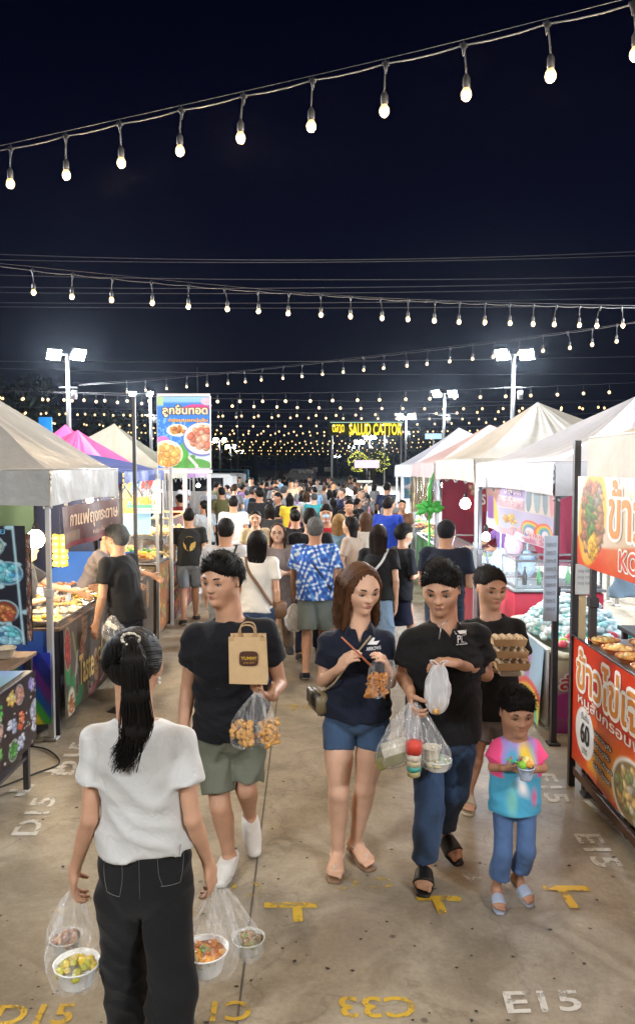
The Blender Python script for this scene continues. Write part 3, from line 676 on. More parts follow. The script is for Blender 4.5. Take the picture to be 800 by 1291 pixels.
# --- woman walking away in a white t-shirt
Y1 = 2.45
J1 = JJ(dict(head=(170, 838, Y1 + .02), neck=(172, 912, Y1), shL=(122, 937, Y1), shR=(226, 937, Y1), elL=(113, 1033, Y1 - .03), elR=(243, 1033, Y1 - .03), wrL=(94, 1098, Y1 + .05), wrR=(264, 1093, Y1 + .05),
             pel=(186, 1100, Y1 + .02), hipL=(153, 1128, Y1 + .02), hipR=(212, 1128, Y1 + .02)))
J1['knL'] = np.array([J1['hipL'][0] + .0, Y1 + .06, .43]); J1['knR'] = np.array([J1['hipR'][0] + .025, Y1 - .06, .43])
J1['anL'] = np.array([J1['hipL'][0] + .01, Y1 + .1, .075]); J1['anR'] = np.array([J1['hipR'][0] + .03, Y1 - .22, .11])
J1['toeL'] = J1['anL'] + np.array([-.02, .15, -.045]); J1['toeR'] = J1['anR'] + np.array([.02, .14, -.08])
S1 = dict(g='f', k=.93, hh=.235, skin='mid', face=(0.14, 1, -.06), eyes=True, handk=.86, arm=.9,
          top=dict(col=(.55, .54, .525), sleeve=.5, sw=.010, loose=.010, drop=-.105, fold=.009, neck=.078, flare=-.006),
          bottom=dict(col=(.008, .008, .009), end=1.95, w=(.094, .085, .088), mat='denim', rise=.2, fold=.009), hair=dict(style='short', thick=.05, line=.27), pockets=True,
          handL=((-.12, .1, -1), (.9, .35, 0), .95), handR=((.14, .1, -1), (-.9, .35, 0), .95), feet=dict(kind='shoe', col=(.6, .6, .6)))
S1['hair'] = dict(style='tied', thick=.03, line=.27)
p1 = person('woman in white t-shirt seen from behind carrying bags of soup', J1, S1, h=.0062, base=(J1['pel'][0], Y1, 0))
P = S1['P']
# ponytail and combed strands
rs = np.random.default_rng(4); tie = P(-.06, -.50, .16); paths = []
for i in range(520):
    a = rs.uniform(-1.25, 1.25); b = rs.uniform(0, 1); r0 = P(.36 * math.sin(a * 1.15) , .30 * math.cos(a) * (1 - b) - .05, .14 + .36 * math.cos(a * .9) * (1 - .35 * b) - .42 * b * abs(math.sin(a)))
    c = P(0, -.1, .1); e = hat(r0 - c); st0 = c + e * hat([1, 1, 1])[0] * 0 + e * (.405 * .235); mid = (st0 + tie) / 2; mid = c + hat(mid - c) * (.415 * .235) ; q = (mid + tie) / 2; q = c + hat(q - c) * (.425 * .235)
    paths.append(spl([st0, (st0 + mid) / 2 + hat((st0 + mid) / 2 - c) * .006, mid, q, tie + rs.normal(0, .006, 3)], 12))
V, F = strands(paths, .0016, .0013); setcol(mk('hair_strands', V, F, hairmat(), p1), (.008, .0065, .006))
tail = [at(166, 806, Y1 - .125), at(168, 832, Y1 - .165), at(171, 875, Y1 - .165), at(172, 920, Y1 - .15), at(166, 955, Y1 - .14)]
paths = []
for i in range(620):
    o = rs.normal(0, 1, 2); o /= max(1, np.hypot(*o) / 1.0) if np.hypot(*o) > 1.6 else 1; L = rs.uniform(.86, 1.06); sp_ = [.012, .026, .031, .030, .012]
    tw = [tail[j] + np.array([o[0] * sp_[j] * .9, o[1] * sp_[j] * .45, 0]) + rs.normal(0, .0015, 3) for j in range(5)]
    tw[4] = tw[4] + np.array([-.045 * rs.uniform(-.2, 1.3), 0, -.05 * rs.uniform(-.6, 1)]); tw[3] = tw[3] + np.array([o[0] * .006, 0, 0]); paths.append(spl(tw, 16))
V, F = strands(paths, .0023, .0006); setcol(mk('ponytail', V, F, hairmat(), p1), (.009, .007, .006))
m = Vol(tie - .6, tie + .3, .005)
for j in range(3): m.add(tail[j], tail[j + 1], [(0, sp_[j] * 1.15, sp_[j] * .6), (1, sp_[j + 1] * 1.15, sp_[j + 1] * .6)], u=X_, k=.02)
m.add(tail[3], tail[4], [(0, .034, .018), (1, .008, .005)], u=X_, k=.02); V, F = m.mesh(); setcol(mk('ponytail_core', V, F, hairmat(), p1), (.008, .0065, .006))
cl = MB(); rs = np.random.default_rng(3)
for i in range(26):
    a = 6.28 * i / 26; cl.ball(tail[0] + np.array([.027 * math.cos(a), -.012 + rs.normal(0, .003), .017 * math.sin(a) + .004]), rs.uniform(.003, .0055), 6, 4)
cl.build('hair_clip', mat('pearl_clip', (.55, .50, .40), rough=.2, metal=.3), p1)
er = MB(); er.ball(P(.36, -.03, -.17), .006, 8, 6); er.ball(P(.36, -.03, -.23), .007, 8, 6); er.build('earring', mat('pearl', (.75, .72, .66), rough=.15), p1)
def jeans_lines(root, bv, segs, nrm, w=.0035, mm=None, name='pocket_stitching'):
    mb = MB()
    for sg in segs:
        q = spl(sg, 14) if len(sg) > 2 else np.array([sg[0] + (sg[1] - sg[0]) * t for t in np.linspace(0, 1, 8)])
        o = []
        for p in q:
            h_ = bv.ray_cast(Vector(p + nrm * .3), Vector(-nrm), .6)[0]; o.append(np.array(h_) + nrm * .0016 if h_ is not None else p)
        mb.tube(o, w / 2, 4, flat=.5)
    mb.build(name, mm or thread, root)
g = lambda x, y: at(x, y, Y1 - .12)
bv = S1['_bbvh']; nn = -Y_
jeans_lines(p1, bv, [[g(125, 1086), g(150, 1092)], [g(125, 1086), g(124, 1112), g(130, 1135)], [g(130, 1135), g(148, 1137)], [g(150, 1092), g(151, 1115), g(148, 1137)]], nn); jeans_lines(p1, bv, [
                     [g(194, 1088), g(224, 1090)], [g(196, 1088), g(197, 1110), g(202, 1126)], [g(200, 1126), g(222, 1128)], [g(224, 1090), g(225, 1110), g(222, 1128)]], nn)
jeans_lines(p1, bv, [[g(172, 1072), g(174, 1140)]], nn, .003, name='seam_stitching'); jeans_lines(p1, bv, [[g(126, 1076), g(180, 1084), g(226, 1078)]], nn, .003, name='yoke_stitching')
# --- man in plain black t-shirt with a paper bag
Y2 = 3.96
J2 = JJ(dict(head=(280, 732, Y2 - .03), neck=(291, 781, Y2), shR=(246, 800, Y2 + .03), shL=(335, 795, Y2 - .03), elR=(237, 868, Y2 + .05), elL=(352, 862, Y2 + .02), wrR=(230, 928, Y2 - .05), wrL=(341, 878, Y2 - .20),
             pel=(291, 917, Y2), hipR=(271, 940, Y2), hipL=(312, 940, Y2), knR=(276, 1018, Y2 - .06), anR=(283, 1086, Y2 - .04), toeR=(277, 1105, Y2 - .16), knL=(321, 1012, Y2 - .0), anL=(312, 1030, Y2 + .32), toeL=(319, 1066, Y2 + .24)))
plant(J2, 'R', (276, 1112), -12, 1.0); plant(J2, 'L', (320, 1074), 14, 1.0, .10)
S2 = dict(g='m', k=1.0, hh=.262, skin='mid', face=(-.55, -1, -.12), wide=1.05, top=dict(col=(.0055, .006, .009), sleeve=.56, sw=.022, loose=.026, drop=.04, fold=.009, neck=.08, wx=1.04),
          bottom=dict(col=(.145, .155, .115), end=.80, w=(.096, .092), rise=.08, name='shorts', fold=.008), hair=dict(style='short', line=.3), feet=dict(kind='shoe', col=(.72, .70, .66)),
          handL=(at(322, 872, Y2 - .28) - J2['wrL'], (.1, .1, 1.), .9), thumbL=(0, -1, .3), leg=1.05)
p2 = person('man in plain black t-shirt carrying a brown paper bag and clear bags of fried snacks', J2, S2, h=.0066)
# --- woman in navy polo shirt with chopsticks
Y3 = 3.99
J3 = JJ(dict(head=(455, 742, Y3 - .02), neck=(452, 792, Y3), shR=(414, 810, Y3), shL=(484, 808, Y3), elR=(407, 858, Y3 - .02), elL=(491, 860, Y3 - .02), wrR=(428, 842, Y3 - .18), wrL=(490, 846, Y3 - .2),
             pel=(449, 892, Y3), hipR=(427, 915, Y3), hipL=(471, 914, Y3), knR=(432, 1000, Y3 - .05), knL=(461, 990, Y3), anR=(427, 1073, Y3 - .04), toeR=(422, 1098, Y3 - .14), anL=(453, 1062, Y3 + .08), toeL=(464, 1083, Y3 - .02)))
plant(J3, 'R', (421, 1105), -8, .97); plant(J3, 'L', (467, 1090), 28, .97)
S3 = dict(nostrand=1, g='f', k=.97, hh=.25, skin='light', face=(.45, -1, -.3), wide=1.04, top=dict(col=(.006, .009, .022), sleeve=.62, sw=.014, loose=.018, drop=.045, fold=.008, neck=.07, collar=True, vneck=True, name='polo_shirt', wx=1.04),
          bottom=dict(col=(.045, .085, .16), end=.36, w=(.090, .086), rise=.08, name='shorts', mat='fabric'), logo=True,
          hair=dict(style='long', len=.95, back=-.16, front=.92, col=(.075, .032, .014), thick=.045), feet=dict(kind='thong', col=(.20, .11, .06), strap=(.60, .46, .36)),
          handR=(at(441, 825, Y3 - .24) - J3['wrR'], (.55, .5, -.4), 1.0), thumbR=(1, 0, 1), handL=(at(485, 831, Y3 - .24) - J3['wrL'], (-.7, .1, -.3), .9), thumbL=(-1, -.3, 1), leg=1.1)
p3 = person('woman in navy polo shirt eating fried snacks with chopsticks', J3, S3, h=.0062)
P = S3['P']; rs = np.random.default_rng(9); paths = []
for i in range(520):
    s = -1 if rs.uniform() < .5 else 1; a = rs.uniform(.05, 1.0)
    a = .12 + .88 * a; root_ = P(s * .02, .3 - .62 * a, .50 - .10 * a * a); 
    x1 = .31 + .06 * rs.uniform(); y1 = .22 - .62 * a
    paths.append(spl([root_, P(s * .24, .27 - .62 * a, .41 - .10 * a * a), P(s * (x1 + .045), y1, .12), P(s * (x1 + .07), y1 * .9, -.3), P(s * (x1 + .05 + .05 * rs.normal()), y1 * .7 + .08, -.7), P(s * (x1 + .02 * rs.normal()), y1 * .6 + .12, -.98 + .12 * rs.normal())], 16))
V, F = strands(paths, .0022, .0008); setcol(mk('hair_strands', V, F, hairmat(), p3), (.09, .040, .018))
decal(p3, S3['_bvh'], at(471, 812, Y3 - .12), X_, Z_, -Y_, (.085, .075), [('poly', [(.1, .55), (.45, .15), (.6, .2), (.5, .4), (.9, .4), (.7, .62)], white_print, None), ('text', 'ARROWS', white_print, (.05, .72, .95, .95))])
# --- man in black polo shirt with many bags
Y4 = 3.93
J4 = JJ(dict(head=(556, 742, Y4 - .03), neck=(560, 786, Y4), shR=(520, 805, Y4 - .02), shL=(602, 801, Y4 + .02), elR=(508, 853, Y4 + .0), elL=(612, 850, Y4 + .04), wrR=(517, 873, Y4 - .2), wrL=(574, 836, Y4 - .2),
             pel=(559, 915, Y4), hipR=(540, 938, Y4), hipL=(579, 936, Y4 + .02), knR=(537, 1015, Y4 - .07), anR=(540, 1088, Y4 - .02), toeR=(534, 1122, Y4 - .17), knL=(573, 1003, Y4 + .02), anL=(561, 1052, Y4 + .30), toeL=(577, 1080, Y4 + .14)))
plant(J4, 'R', (533, 1122), -10, 1.05); plant(J4, 'L', (578, 1083), 25, 1.05, .05)
S4 = dict(g='m', k=.98, hh=.262, skin='mid', face=(-.35, -1, -.32), wide=1.08, top=dict(col=(.0065, .0065, .007), sleeve=.66, sw=.02, loose=.026, drop=.055, fold=.009, neck=.075, collar=True, vneck=True, name='polo_shirt', wx=1.04), logo=True,
          bottom=dict(col=(.045, .08, .155), end=1.93, w=(.094, .078, .066), mat='denim', rise=.08, name='jeans', fold=.009), hair=dict(style='short', line=.3, thick=.05), feet=dict(kind='slide', col=(.012, .012, .012)),
          handR=(at(518, 888, Y4 - .24) - J4['wrR'], (1, .1, .2), 1.25), thumbR=(.3, -1, .3), handL=(at(556, 834, Y4 - .24) - J4['wrL'], (-.1, .3, -1), .9), thumbL=(-.2, -.3, 1), leg=1.0)
p4 = person('man in black polo shirt and blue jeans carrying plastic bags of takeaway food', J4, S4, h=.0066)
decal(p4, S4['_bvh'], at(583, 806, Y4 - .14), X_, Z_, -Y_, (.07, .08), [('poly', [(.0, .12), (1, .12), (.9, .3), (.1, .3)], white_print, None), ('text', 'Pill', white_print, (.2, .36, .8, .82)), ('poly', [(.1, .88), (.95, .88), (.95, .94), (.1, .94)], white_print, None), ('poly', [(.86, .3), (.92, .3), (.92, .88), (.86, .88)], white_print, None)])
# --- woman in black t-shirt behind him with stacked egg trays
Y5 = 4.75
J5 = JJ(dict(head=(618, 741, Y5), neck=(619, 779, Y5), shR=(588, 793, Y5), shL=(650, 791, Y5), elR=(590, 842, Y5), elL=(661, 840, Y5), wrR=(612, 842, Y5 - .2), wrL=(652, 836, Y5 - .22),
             pel=(617, 893, Y5), hipR=(601, 910, Y5), hipL=(633, 910, Y5), knR=(600, 965, Y5 - .02), anR=(594, 1002, Y5 + .02), toeR=(591, 1020, Y5 - .1), knL=(634, 970, Y5 - .02), anL=(632, 1000, Y5 + .25), toeL=(636, 1012, Y5 + .15)))
plant(J5, 'R', (590, 1022), -10, .95); plant(J5, 'L', (640, 1008), 10, .95, .06)
S5 = dict(g='f', k=.92, hh=.25, skin='mid', face=(.25, -1, -.2), wide=1.1, top=dict(col=(.008, .008, .008), sleeve=.7, sw=.024, loose=.028, drop=.04, fold=.006, neck=.08, wx=1.05),
          bottom=dict(col=(.22, .22, .23), end=.55, w=(.1, .1), name='shorts'), hair=dict(style='bun'), feet=dict(kind='slide', col=(.40, .33, .22)),
          handR=((.6, -.6, -.1), (.3, .2, 1), .5), handL=((-.5, -.7, -.1), (-.3, .2, 1), .5))
p5 = person('woman in black t-shirt carrying a stack of small egg trays', J5, S5, h=.007)
# --- boy in a tie-dye t-shirt
Y6 = 3.67
J6 = JJ(dict(head=(650, 897, Y6), neck=(650, 931, Y6 + .02), shR=(630, 942, Y6 + .02), shL=(670, 942, Y6 + .02), elR=(621, 967, Y6), elL=(683, 968, Y6), wrR=(636, 968, Y6 - .1), wrL=(671, 970, Y6 - .1),
             pel=(648, 1010, Y6 + .01), hipR=(634, 1022, Y6 + .01), hipL=(663, 1022, Y6 + .01), knR=(632, 1070, Y6 - .01), anR=(633, 1116, Y6 + .02), toeR=(632, 1145, Y6 - .10), knL=(666, 1066, Y6 - .03), anL=(654, 1104, Y6 + .12), toeL=(665, 1136, Y6 + .02)))
plant(J6, 'R', (630, 1147), -4, .72); plant(J6, 'L', (669, 1138), 20, .72, .03)
def tie_dye(V):
    u = (V[:, 0] - J6['neck'][0]) / .118; v = (J6['neck'][2] - V[:, 2]) / .34
    n = np.sin(9 * u + 5 * v) * .12 + np.sin(14 * v - 6 * u) * .1
    pink, sky, yel, lil, mint = [np.array(c) for c in ((.72, .07, .20), (.07, .36, .55), (.78, .55, .06), (.34, .22, .52), (.18, .50, .46))]
    C_ = np.tile(sky, (len(V), 1))
    def mixm(m, c): nonlocal C_; m = np.clip(m, 0, 1)[:, None]; C_ = C_ * (1 - m) + c * m
    mixm((.34 - v + n) * 5, lil); mixm(1.6 - 3.5 * np.hypot(u - .25, (v - .22) * 1.4) + n, yel); mixm(1.4 - 4 * np.hypot(u + .3, (v - .22) * 1.5) + n, sky); mixm((np.abs(u) - .62 - n * .4) * 7 * (v < .5), pink); mixm(1.3 - 4 * np.hypot(u + .35, (v - .78)) + n, mint)
    mixm(1.2 - 4.5 * np.hypot(u - .1, (v - .62) * 1.3) + n * 2, np.array((.78, .74, .72))); mixm(.9 - 5 * np.hypot(u + .25, (v - .55) * 1.6) + n, np.array((.1, .2, .25)))
    mixm(.9 - 5 * np.hypot(u - .6, (v - .75)) + n, pink)
    return C_
S6 = dict(g='m', k=.64, hh=.218, skin='tan', face=(.1, -1, -.22), wide=1.0, arm=.95, top=dict(col=(1, 1, 1), paint=tie_dye, sleeve=.62, sw=.028, loose=.03, drop=.07, fold=.005, neck=.085, wx=1.05),
          bottom=dict(col=(.075, .135, .27), end=1.62, w=(.080, .070, .080), mat='denim', name='jeans', rise=.06), hair=dict(style='short', line=.24, thick=.055, hl=1.0), feet=dict(kind='slide', col=(.30, .33, .40), strap=(.35, .42, .55)),
          handR=((.9, -.5, .25), (.3, .3, .6), 1.0), handL=((-.9, -.45, .15), (-.2, .6, .1), .9), thumbL=(0, -.2, 1), leg=1.0)
p6 = person('small boy in pink and blue tie-dye t-shirt holding an ice cream cup', J6, S6, h=.005)
jp = MB(); rs = np.random.default_rng(2)
# ================================================================== ground and its markings
def concrete():
    m = bpy.data.materials.new('worn_concrete'); m.use_nodes = True; n, l = m.node_tree.nodes, m.node_tree.links; b = n['Principled BSDF']
    tcn = n.new('ShaderNodeTexCoord')
    def noise(sc, det=6, rough=.6, dist=0):
        q = n.new('ShaderNodeTexNoise'); q.inputs['Scale'].default_value = sc; q.inputs['Detail'].default_value = det; q.inputs['Roughness'].default_value = rough; q.inputs['Distortion'].default_value = dist
        l.new(tcn.outputs['Object'], q.inputs['Vector']); return q.outputs[0]
    def ramp(src, stops):
        r = n.new('ShaderNodeValToRGB'); e = r.color_ramp.elements
        for i, (p, c) in enumerate(stops):
            q = e[i] if i < 2 else e.new(p); q.position = p; q.color = (*c, 1) if len(c) == 3 else c
        l.new(src, r.inputs[0]); return r.outputs[0]
    def mix(a, bb, f, mode='MIX'):
        q = n.new('ShaderNodeMix'); q.data_type = 'RGBA'; q.blend_type = mode
        if hasattr(f, 'node'): l.new(f, q.inputs[0])
        else: q.inputs[0].default_value = f
        l.new(a, q.inputs[6]); l.new(bb, q.inputs[7]); return q.outputs[2]
    base = ramp(noise(.55, 8, .65, .4), [(.3, (.22, .185, .135)), (.7, (.54, .475, .375)), (.5, (.38, .33, .255))])
    blot = ramp(noise(2.4, 8, .7, .8), [(.36, (.62, .60, .57)), (.55, (1, 1, 1)), (.72, (1.12, 1.10, 1.06))]); c = mix(base, blot, .85, 'MULTIPLY')
    fine = ramp(noise(38, 8, .8), [(.35, (.72, .71, .69)), (.62, (1.06, 1.06, 1.05))]); c = mix(c, fine, .7, 'MULTIPLY')
    spots = n.new('ShaderNodeTexVoronoi'); spots.inputs['Scale'].default_value = 3.3; spots.inputs['Randomness'].default_value = 1; l.new(tcn.outputs['Object'], spots.inputs['Vector'])
    sp = ramp(spots.outputs['Distance'], [(.03, (.18, .17, .16)), (.06, (1, 1, 1))]); c = mix(c, sp, .75, 'MULTIPLY')
    sc = n.new('ShaderNodeTexVoronoi'); sc.feature = 'DISTANCE_TO_EDGE'; sc.inputs['Scale'].default_value = .55
    mp = n.new('ShaderNodeVectorMath'); mp.operation = 'ADD'; nz = n.new('ShaderNodeTexNoise'); nz.inputs['Scale'].default_value = 2.4; nz.inputs['Detail'].default_value = 6
    l.new(tcn.outputs['Object'], nz.inputs['Vector']); l.new(tcn.outputs['Object'], mp.inputs[0]); l.new(nz.outputs['Color'], mp.inputs[1]); l.new(mp.outputs[0], sc.inputs['Vector'])
    cr_ = ramp(sc.outputs['Distance'], [(.002, (.35, .33, .3)), (.006, (1, 1, 1))]); c = mix(c, cr_, .35, 'MULTIPLY')
    l.new(c, b.inputs['Base Color'])
    r = n.new('ShaderNodeMapRange'); l.new(noise(1.6, 8, .7), r.inputs[0]); r.inputs[1].default_value = .35; r.inputs[2].default_value = .65; r.inputs[3].default_value = .28; r.inputs[4].default_value = .6; l.new(r.outputs[0], b.inputs['Roughness'])
    bp = n.new('ShaderNodeBump'); bp.inputs['Distance'].default_value = .006; l.new(noise(22, 9, .75), bp.inputs['Height']); l.new(bp.outputs[0], b.inputs['Normal'])
    return m
CONC = concrete()
gb = MB(); gb.quad((-400, -60, 0), (400, -60, 0), (400, 900, 0), (-400, 900, 0)); tag(gb.build('ground', CONC, smooth=False), kind='structure')
def worn(name, col, thr=.42):
    m = mat(name, col, rough=.6); n, l = m.node_tree.nodes, m.node_tree.links; b = n['Principled BSDF']
    tcn = n.new('ShaderNodeTexCoord'); q = n.new('ShaderNodeTexNoise'); q.inputs['Scale'].default_value = 14; q.inputs['Detail'].default_value = 9; q.inputs['Roughness'].default_value = .8; l.new(tcn.outputs['Object'], q.inputs['Vector'])
    r = n.new('ShaderNodeMapRange'); r.inputs[1].default_value = thr - .03; r.inputs[2].default_value = thr + .05; l.new(q.outputs[0], r.inputs[0]); l.new(r.outputs[0], b.inputs['Alpha']); return m
wpaint, ypaint, yfaint = worn('worn_white_paint', (.62, .60, .55), .42), worn('worn_yellow_paint', (.62, .40, .035), .43), worn('faded_yellow_paint', (.55, .38, .06), .52)
def quadP(px, z=.004):
    c = [gnd(x, y, z) for x, y in px]   # tl, tr, br, bl
    def P(u, v):
        u, v = np.asarray(u, float).reshape(-1, 1), np.asarray(v, float).reshape(-1, 1)
        return (c[0] * (1 - u) + c[1] * u) * (1 - v) + (c[3] * (1 - u) + c[2] * u) * v
    return P
def floortext(s, px, m, what, name='floor_lettering'):
    mb = MB(); V, F = text_tris(s, .018); lo, hi = V.min(0), V.max(0); N = (V - lo) / (hi - lo); mb.add(quadP(px)(N[:, 0], 1 - N[:, 1]), F)
    o = mb.build(name, m, None, smooth=False); tag(o, kind='structure'); return o
floortext('E15', [(632, 1250), (727, 1248), (735, 1274), (640, 1278)], wpaint, 0)
floortext('C33', [(525, 1283), (430, 1283), (425, 1256), (521, 1256)], ypaint, 0)
floortext('C33', [(497, 1121), (418, 1121), (421, 1106), (494, 1106)], yfaint, 0)
floortext('D15', [(2, 1267), (98, 1265), (88, 1291), (-14, 1293)], ypaint, 0)
floortext('C1', [(318, 1286), (264, 1288), (268, 1262), (316, 1261)], ypaint, 0)
floortext('C1', [(331, 1130), (290, 1131), (294, 1112), (330, 1111)], yfaint, 0)
def along(c, d, w, hgt, up):
    """ground text frame: centre, reading direction, width, height, letter-up direction"""
    d, up = np.array(d, float), np.array(up, float)
    return lambda u, v: c + np.outer(np.asarray(u) - .5, d * w) - np.outer(np.asarray(v) - .5, up * hgt) + (0, 0, .004)
def groundtext(s, a, b, hgt, up, m):
    a, b = gnd(*a), gnd(*b); d = b - a; w = np.linalg.norm(d); mb = MB(); V, F = text_tris(s, .018); lo, hi = V.min(0), V.max(0); N = (V - lo) / (hi - lo)
    mb.add(along((a + b) / 2, d / w, w, hgt, up)(N[:, 0], 1 - N[:, 1]), F); tag(mb.build('floor_lettering', m, None, smooth=False), kind='structure')
groundtext('E15', (738, 1052), (768, 1094), .15, (1, 0, 0), wpaint); groundtext('E15', (684, 976), (704, 1012), .15, (1, 0, 0), wpaint)
groundtext('D15', (30, 1054), (58, 1006), .15, (-1, 0, 0), wpaint); groundtext('D15', (78, 978), (104, 936), .15, (-1, 0, 0), wpaint)
def tmark(bar, stem, w, m):
    mb = MB()
    for (a, b), ww in ((bar, w), (stem, w)):
        a, b = gnd(*a, .004), gnd(*b, .004); d = hat(b - a); n_ = np.array([-d[1], d[0], 0]) * ww / 2; mb.quad(a - n_, b - n_, b + n_, a + n_)
        mb.V[-1][:, 2] += .0006 * len(mb.V)
    tag(mb.build('parking_mark', m, None, smooth=False), kind='structure')
tmark(((333, 1141), (400, 1141)), ((374, 1143), (376, 1162)), .045, ypaint); tmark(((525, 1132), (581, 1133)), ((550, 1134), (558, 1152)), .045, ypaint)
tmark(((683, 1119), (742, 1120)), ((707, 1121), (724, 1145)), .045, ypaint); tmark(((55, 972), (82, 971)), ((68, 972), (82, 965)), .05, wpaint)
tmark(((12, 997), (38, 997)), ((24, 1004), (40, 989)), .05, wpaint); tmark(((360, 888), (392, 893)), ((372, 889), (371, 896)), .05, yfaint)
tmark(((728, 932), (745, 932)), ((734, 925), (745, 938)), .05, wpaint); tmark(((240, 1150), (262, 1153)), ((62, 1148), (80, 1152)), .03, yfaint)
sq = MB(); sq.add(quadP([(578, 1098), (603, 1098), (610, 1113), (587, 1113)])([0, .4, 1, .9, .3], [.3, 0, .2, 1, .9]), [(0, 1, 2, 3, 4)]); tag(sq.build('paint_patch', worn('grey_patch', (.5, .48, .44), .5), None, smooth=False), kind='structure')
ln = MB()
for a, b, w in (((737, 1008), (812, 1075), .035),):
    a, b = gnd(*a, .004), gnd(*b, .004); d = hat(b - a); n_ = np.array([-d[1], d[0], 0]) * w / 2; ln.quad(a - n_, b - n_, b + n_, a + n_)
tag(ln.build('floor_line', wpaint, None, smooth=False), kind='structure')
jt = MB(); a, b = gnd(302, 1265), gnd(353, 850); d = b - a; a = a - d * .15; n_ = np.array([.0045, 0, 0])
pts = np.linspace(0, 1, 60); 
for i in range(59):
    p, q = a + (b - a) * pts[i], a + (b - a) * pts[i + 1]; w0, w1 = n_ * RNG.uniform(.7, 1.4), n_ * 1.0; jt.quad(p - n_ + (0, 0, .003), q - n_ + (0, 0, .003), q + n_ + (0, 0, .003), p + n_ + (0, 0, .003))
tag(jt.build('floor_joint', mat('joint_dirt', (.11, .10, .085), rough=.9, var=.3, vscale=12), None, smooth=False), kind='structure')
def cable(name, pts, r, label, cat='cable', m=None, n=40):
    mb = MB(); mb.tube(spl(pts, n), r, 6); return tag(mb.build(name, m or mat('black_rubber', (.012, .012, .012), rough=.6), None), label, cat)
cable('floor_cable', [gnd(-20, 1000, .01), gnd(20, 985, .01), gnd(45, 975, .01), gnd(75, 962, .01), gnd(60, 945, .01), gnd(30, 940, .01)], .006, 'thin black cable lying on the floor by the left stall')
# litter: small torn bits and leaves
rs = np.random.default_rng(11); lit = MB()
for i in range(170):
    p = gnd(rs.uniform(0, 800), 850 + 440 * rs.uniform() ** .8, .005); r = rs.uniform(.004, .014); t = rs.uniform(0, 6)
    lit.add([p + r * np.array([math.cos(t + k * 1.57) * rs.uniform(.5, 1.2), math.sin(t + k * 1.57) * rs.uniform(.4, 1), .3 * rs.uniform() * (k % 2)]) for k in range(4)], [(0, 1, 2, 3)])
tag(lit.build('litter', mat('litter', (.05, .04, .03), rough=.9), None), kind='stuff')
# ================================================================== string lights
bulb_m = mat('lit_bulb', (1, .75, .4), emit=.22, ecol=(1, .45, .08), rough=.2, nosample=True, alpha=.62)
core_m = mat('bulb_filament', (1, .95, .8), emit=30, ecol=(1, .88, .62), nosample=True)
far_bulb = mat('lit_far_bulb', (1, .8, .5), emit=1.5, ecol=(1, .60, .22), nosample=True)
blk = mat('black_plastic', (.02, .02, .022), rough=.45)
wire_m = mat('festoon_wire', (.09, .09, .095), rough=.4, spec=.6)
b_ = MB(); b_.lathe((0, 0, 0), [(.0, -.086), (.018, -.082), (.030, -.070), (.036, -.052), (.034, -.034), (.022, -.014), (.014, 0)], 12); BULB = None
def string_lights(pts, z_n, label, near=True, spacing=.5, sag=.04, light=0, group='strings of light bulbs over the market', scale=1.0, catenary=0, jitter=.02, fixed=None):
    global BULB
    root = thing('string_lights', pts[0], label, 'string lights', group)
    P0 = spl(pts, 60) if len(pts) > 2 else arc(pts[0], pts[1], catenary, 60)
    dl = np.linalg.norm(np.diff(P0, axis=0), axis=1); L = np.concatenate([[0], np.cumsum(dl)]); n = int(L[-1] / spacing)
    mb = MB()
    if near: mb.tube(P0 + (0, 0, .03), .0022, 5)
    D = [np.array([np.interp(i * spacing, L, P0[:, a]) for a in range(3)]) for i in range(n + 1)]
    if fixed: D = fixed; n = len(D) - 1
    w = [P0[0]] if fixed else []
    for i in range(n):
        for t in (0, .33, .66): q = D[i] * (1 - t) + D[i + 1] * t; q = q - (0, 0, sag * (0 if t == 0 else .3)); w.append(q)
    w.append(D[-1])
    if fixed: w.append(P0[-1])
    mb.tube(w, .0052 if near else .005, 5, cap=False); mb.build('wire', wire_m, root)
    rs = np.random.default_rng(int(abs(pts[0][1]) * 10) + 1)
    for i in range(n + 1):
        dz = .20 * scale; off = rs.normal(0, jitter, 3); off[2] = 0; dp = D[i] + off - (0, 0, dz)
        if near:
            h_ = MB(); h_.tube([D[i] + (0, 0, .035), D[i] + off * .5 - (0, 0, .06), dp + (0, 0, .02)], .0055, 6); h_.box(D[i] + (0, 0, .0), (.05, .014, .03), bev=.005); h_.lathe(D[i] + (0, 0, -.035), [(.006, -.03), (.011, 0), (.02, .03)], 8)
            h_.lathe(dp + (0, 0, -.035), [(.017, -.03), (.024, -.01), (.024, .035), (.012, .06)], 10); so = h_.build('lamp_holder', blk, root)
            q = MB(); q.lathe(dp - (0, 0, .055), [(.0, -.086), (.016, -.082), (.029, -.068), (.035, -.049), (.032, -.030), (.020, -.008), (.016, 0)], 14); q.build('bulb', bulb_m, so)
            q = MB(); q.ball(dp - (0, 0, .104), .013, 8, 5); q.build('filament', core_m, so)
        else:
            if BULB is None:
                q = MB(); q.ball((0, 0, -.06), (.045, .045, .05), 8, 6); q.tube([(0, 0, -.02), (0, 0, .17)], .006, 4); q.M = [0] * q.M.count(0); nb = len(q.F); q.M = [0] * (nb - 6) + [1] * 6
                o = q.build('bulb', None, None, mats=[far_bulb, blk], midx=q.M, local=True); BULB = o.data; bpy.data.objects.remove(o)
            o = link(bpy.data.objects.new('bulb', BULB)); o.parent = root; o.location = Vector([float(x) for x in (dp - rel(root))]); o.scale = (scale,) * 3
        if light and i % 1 == 0:
            l = bpy.data.lights.new('bulb_light', 'POINT'); l.energy = light; l.color = (1, .75, .47); l.shadow_soft_size = .04; lo = link(bpy.data.objects.new('bulb_light', l)); lo.parent = root; lo.location = Vector([float(x) for x in (dp - (0, 0, .2) - rel(root))])
    return root
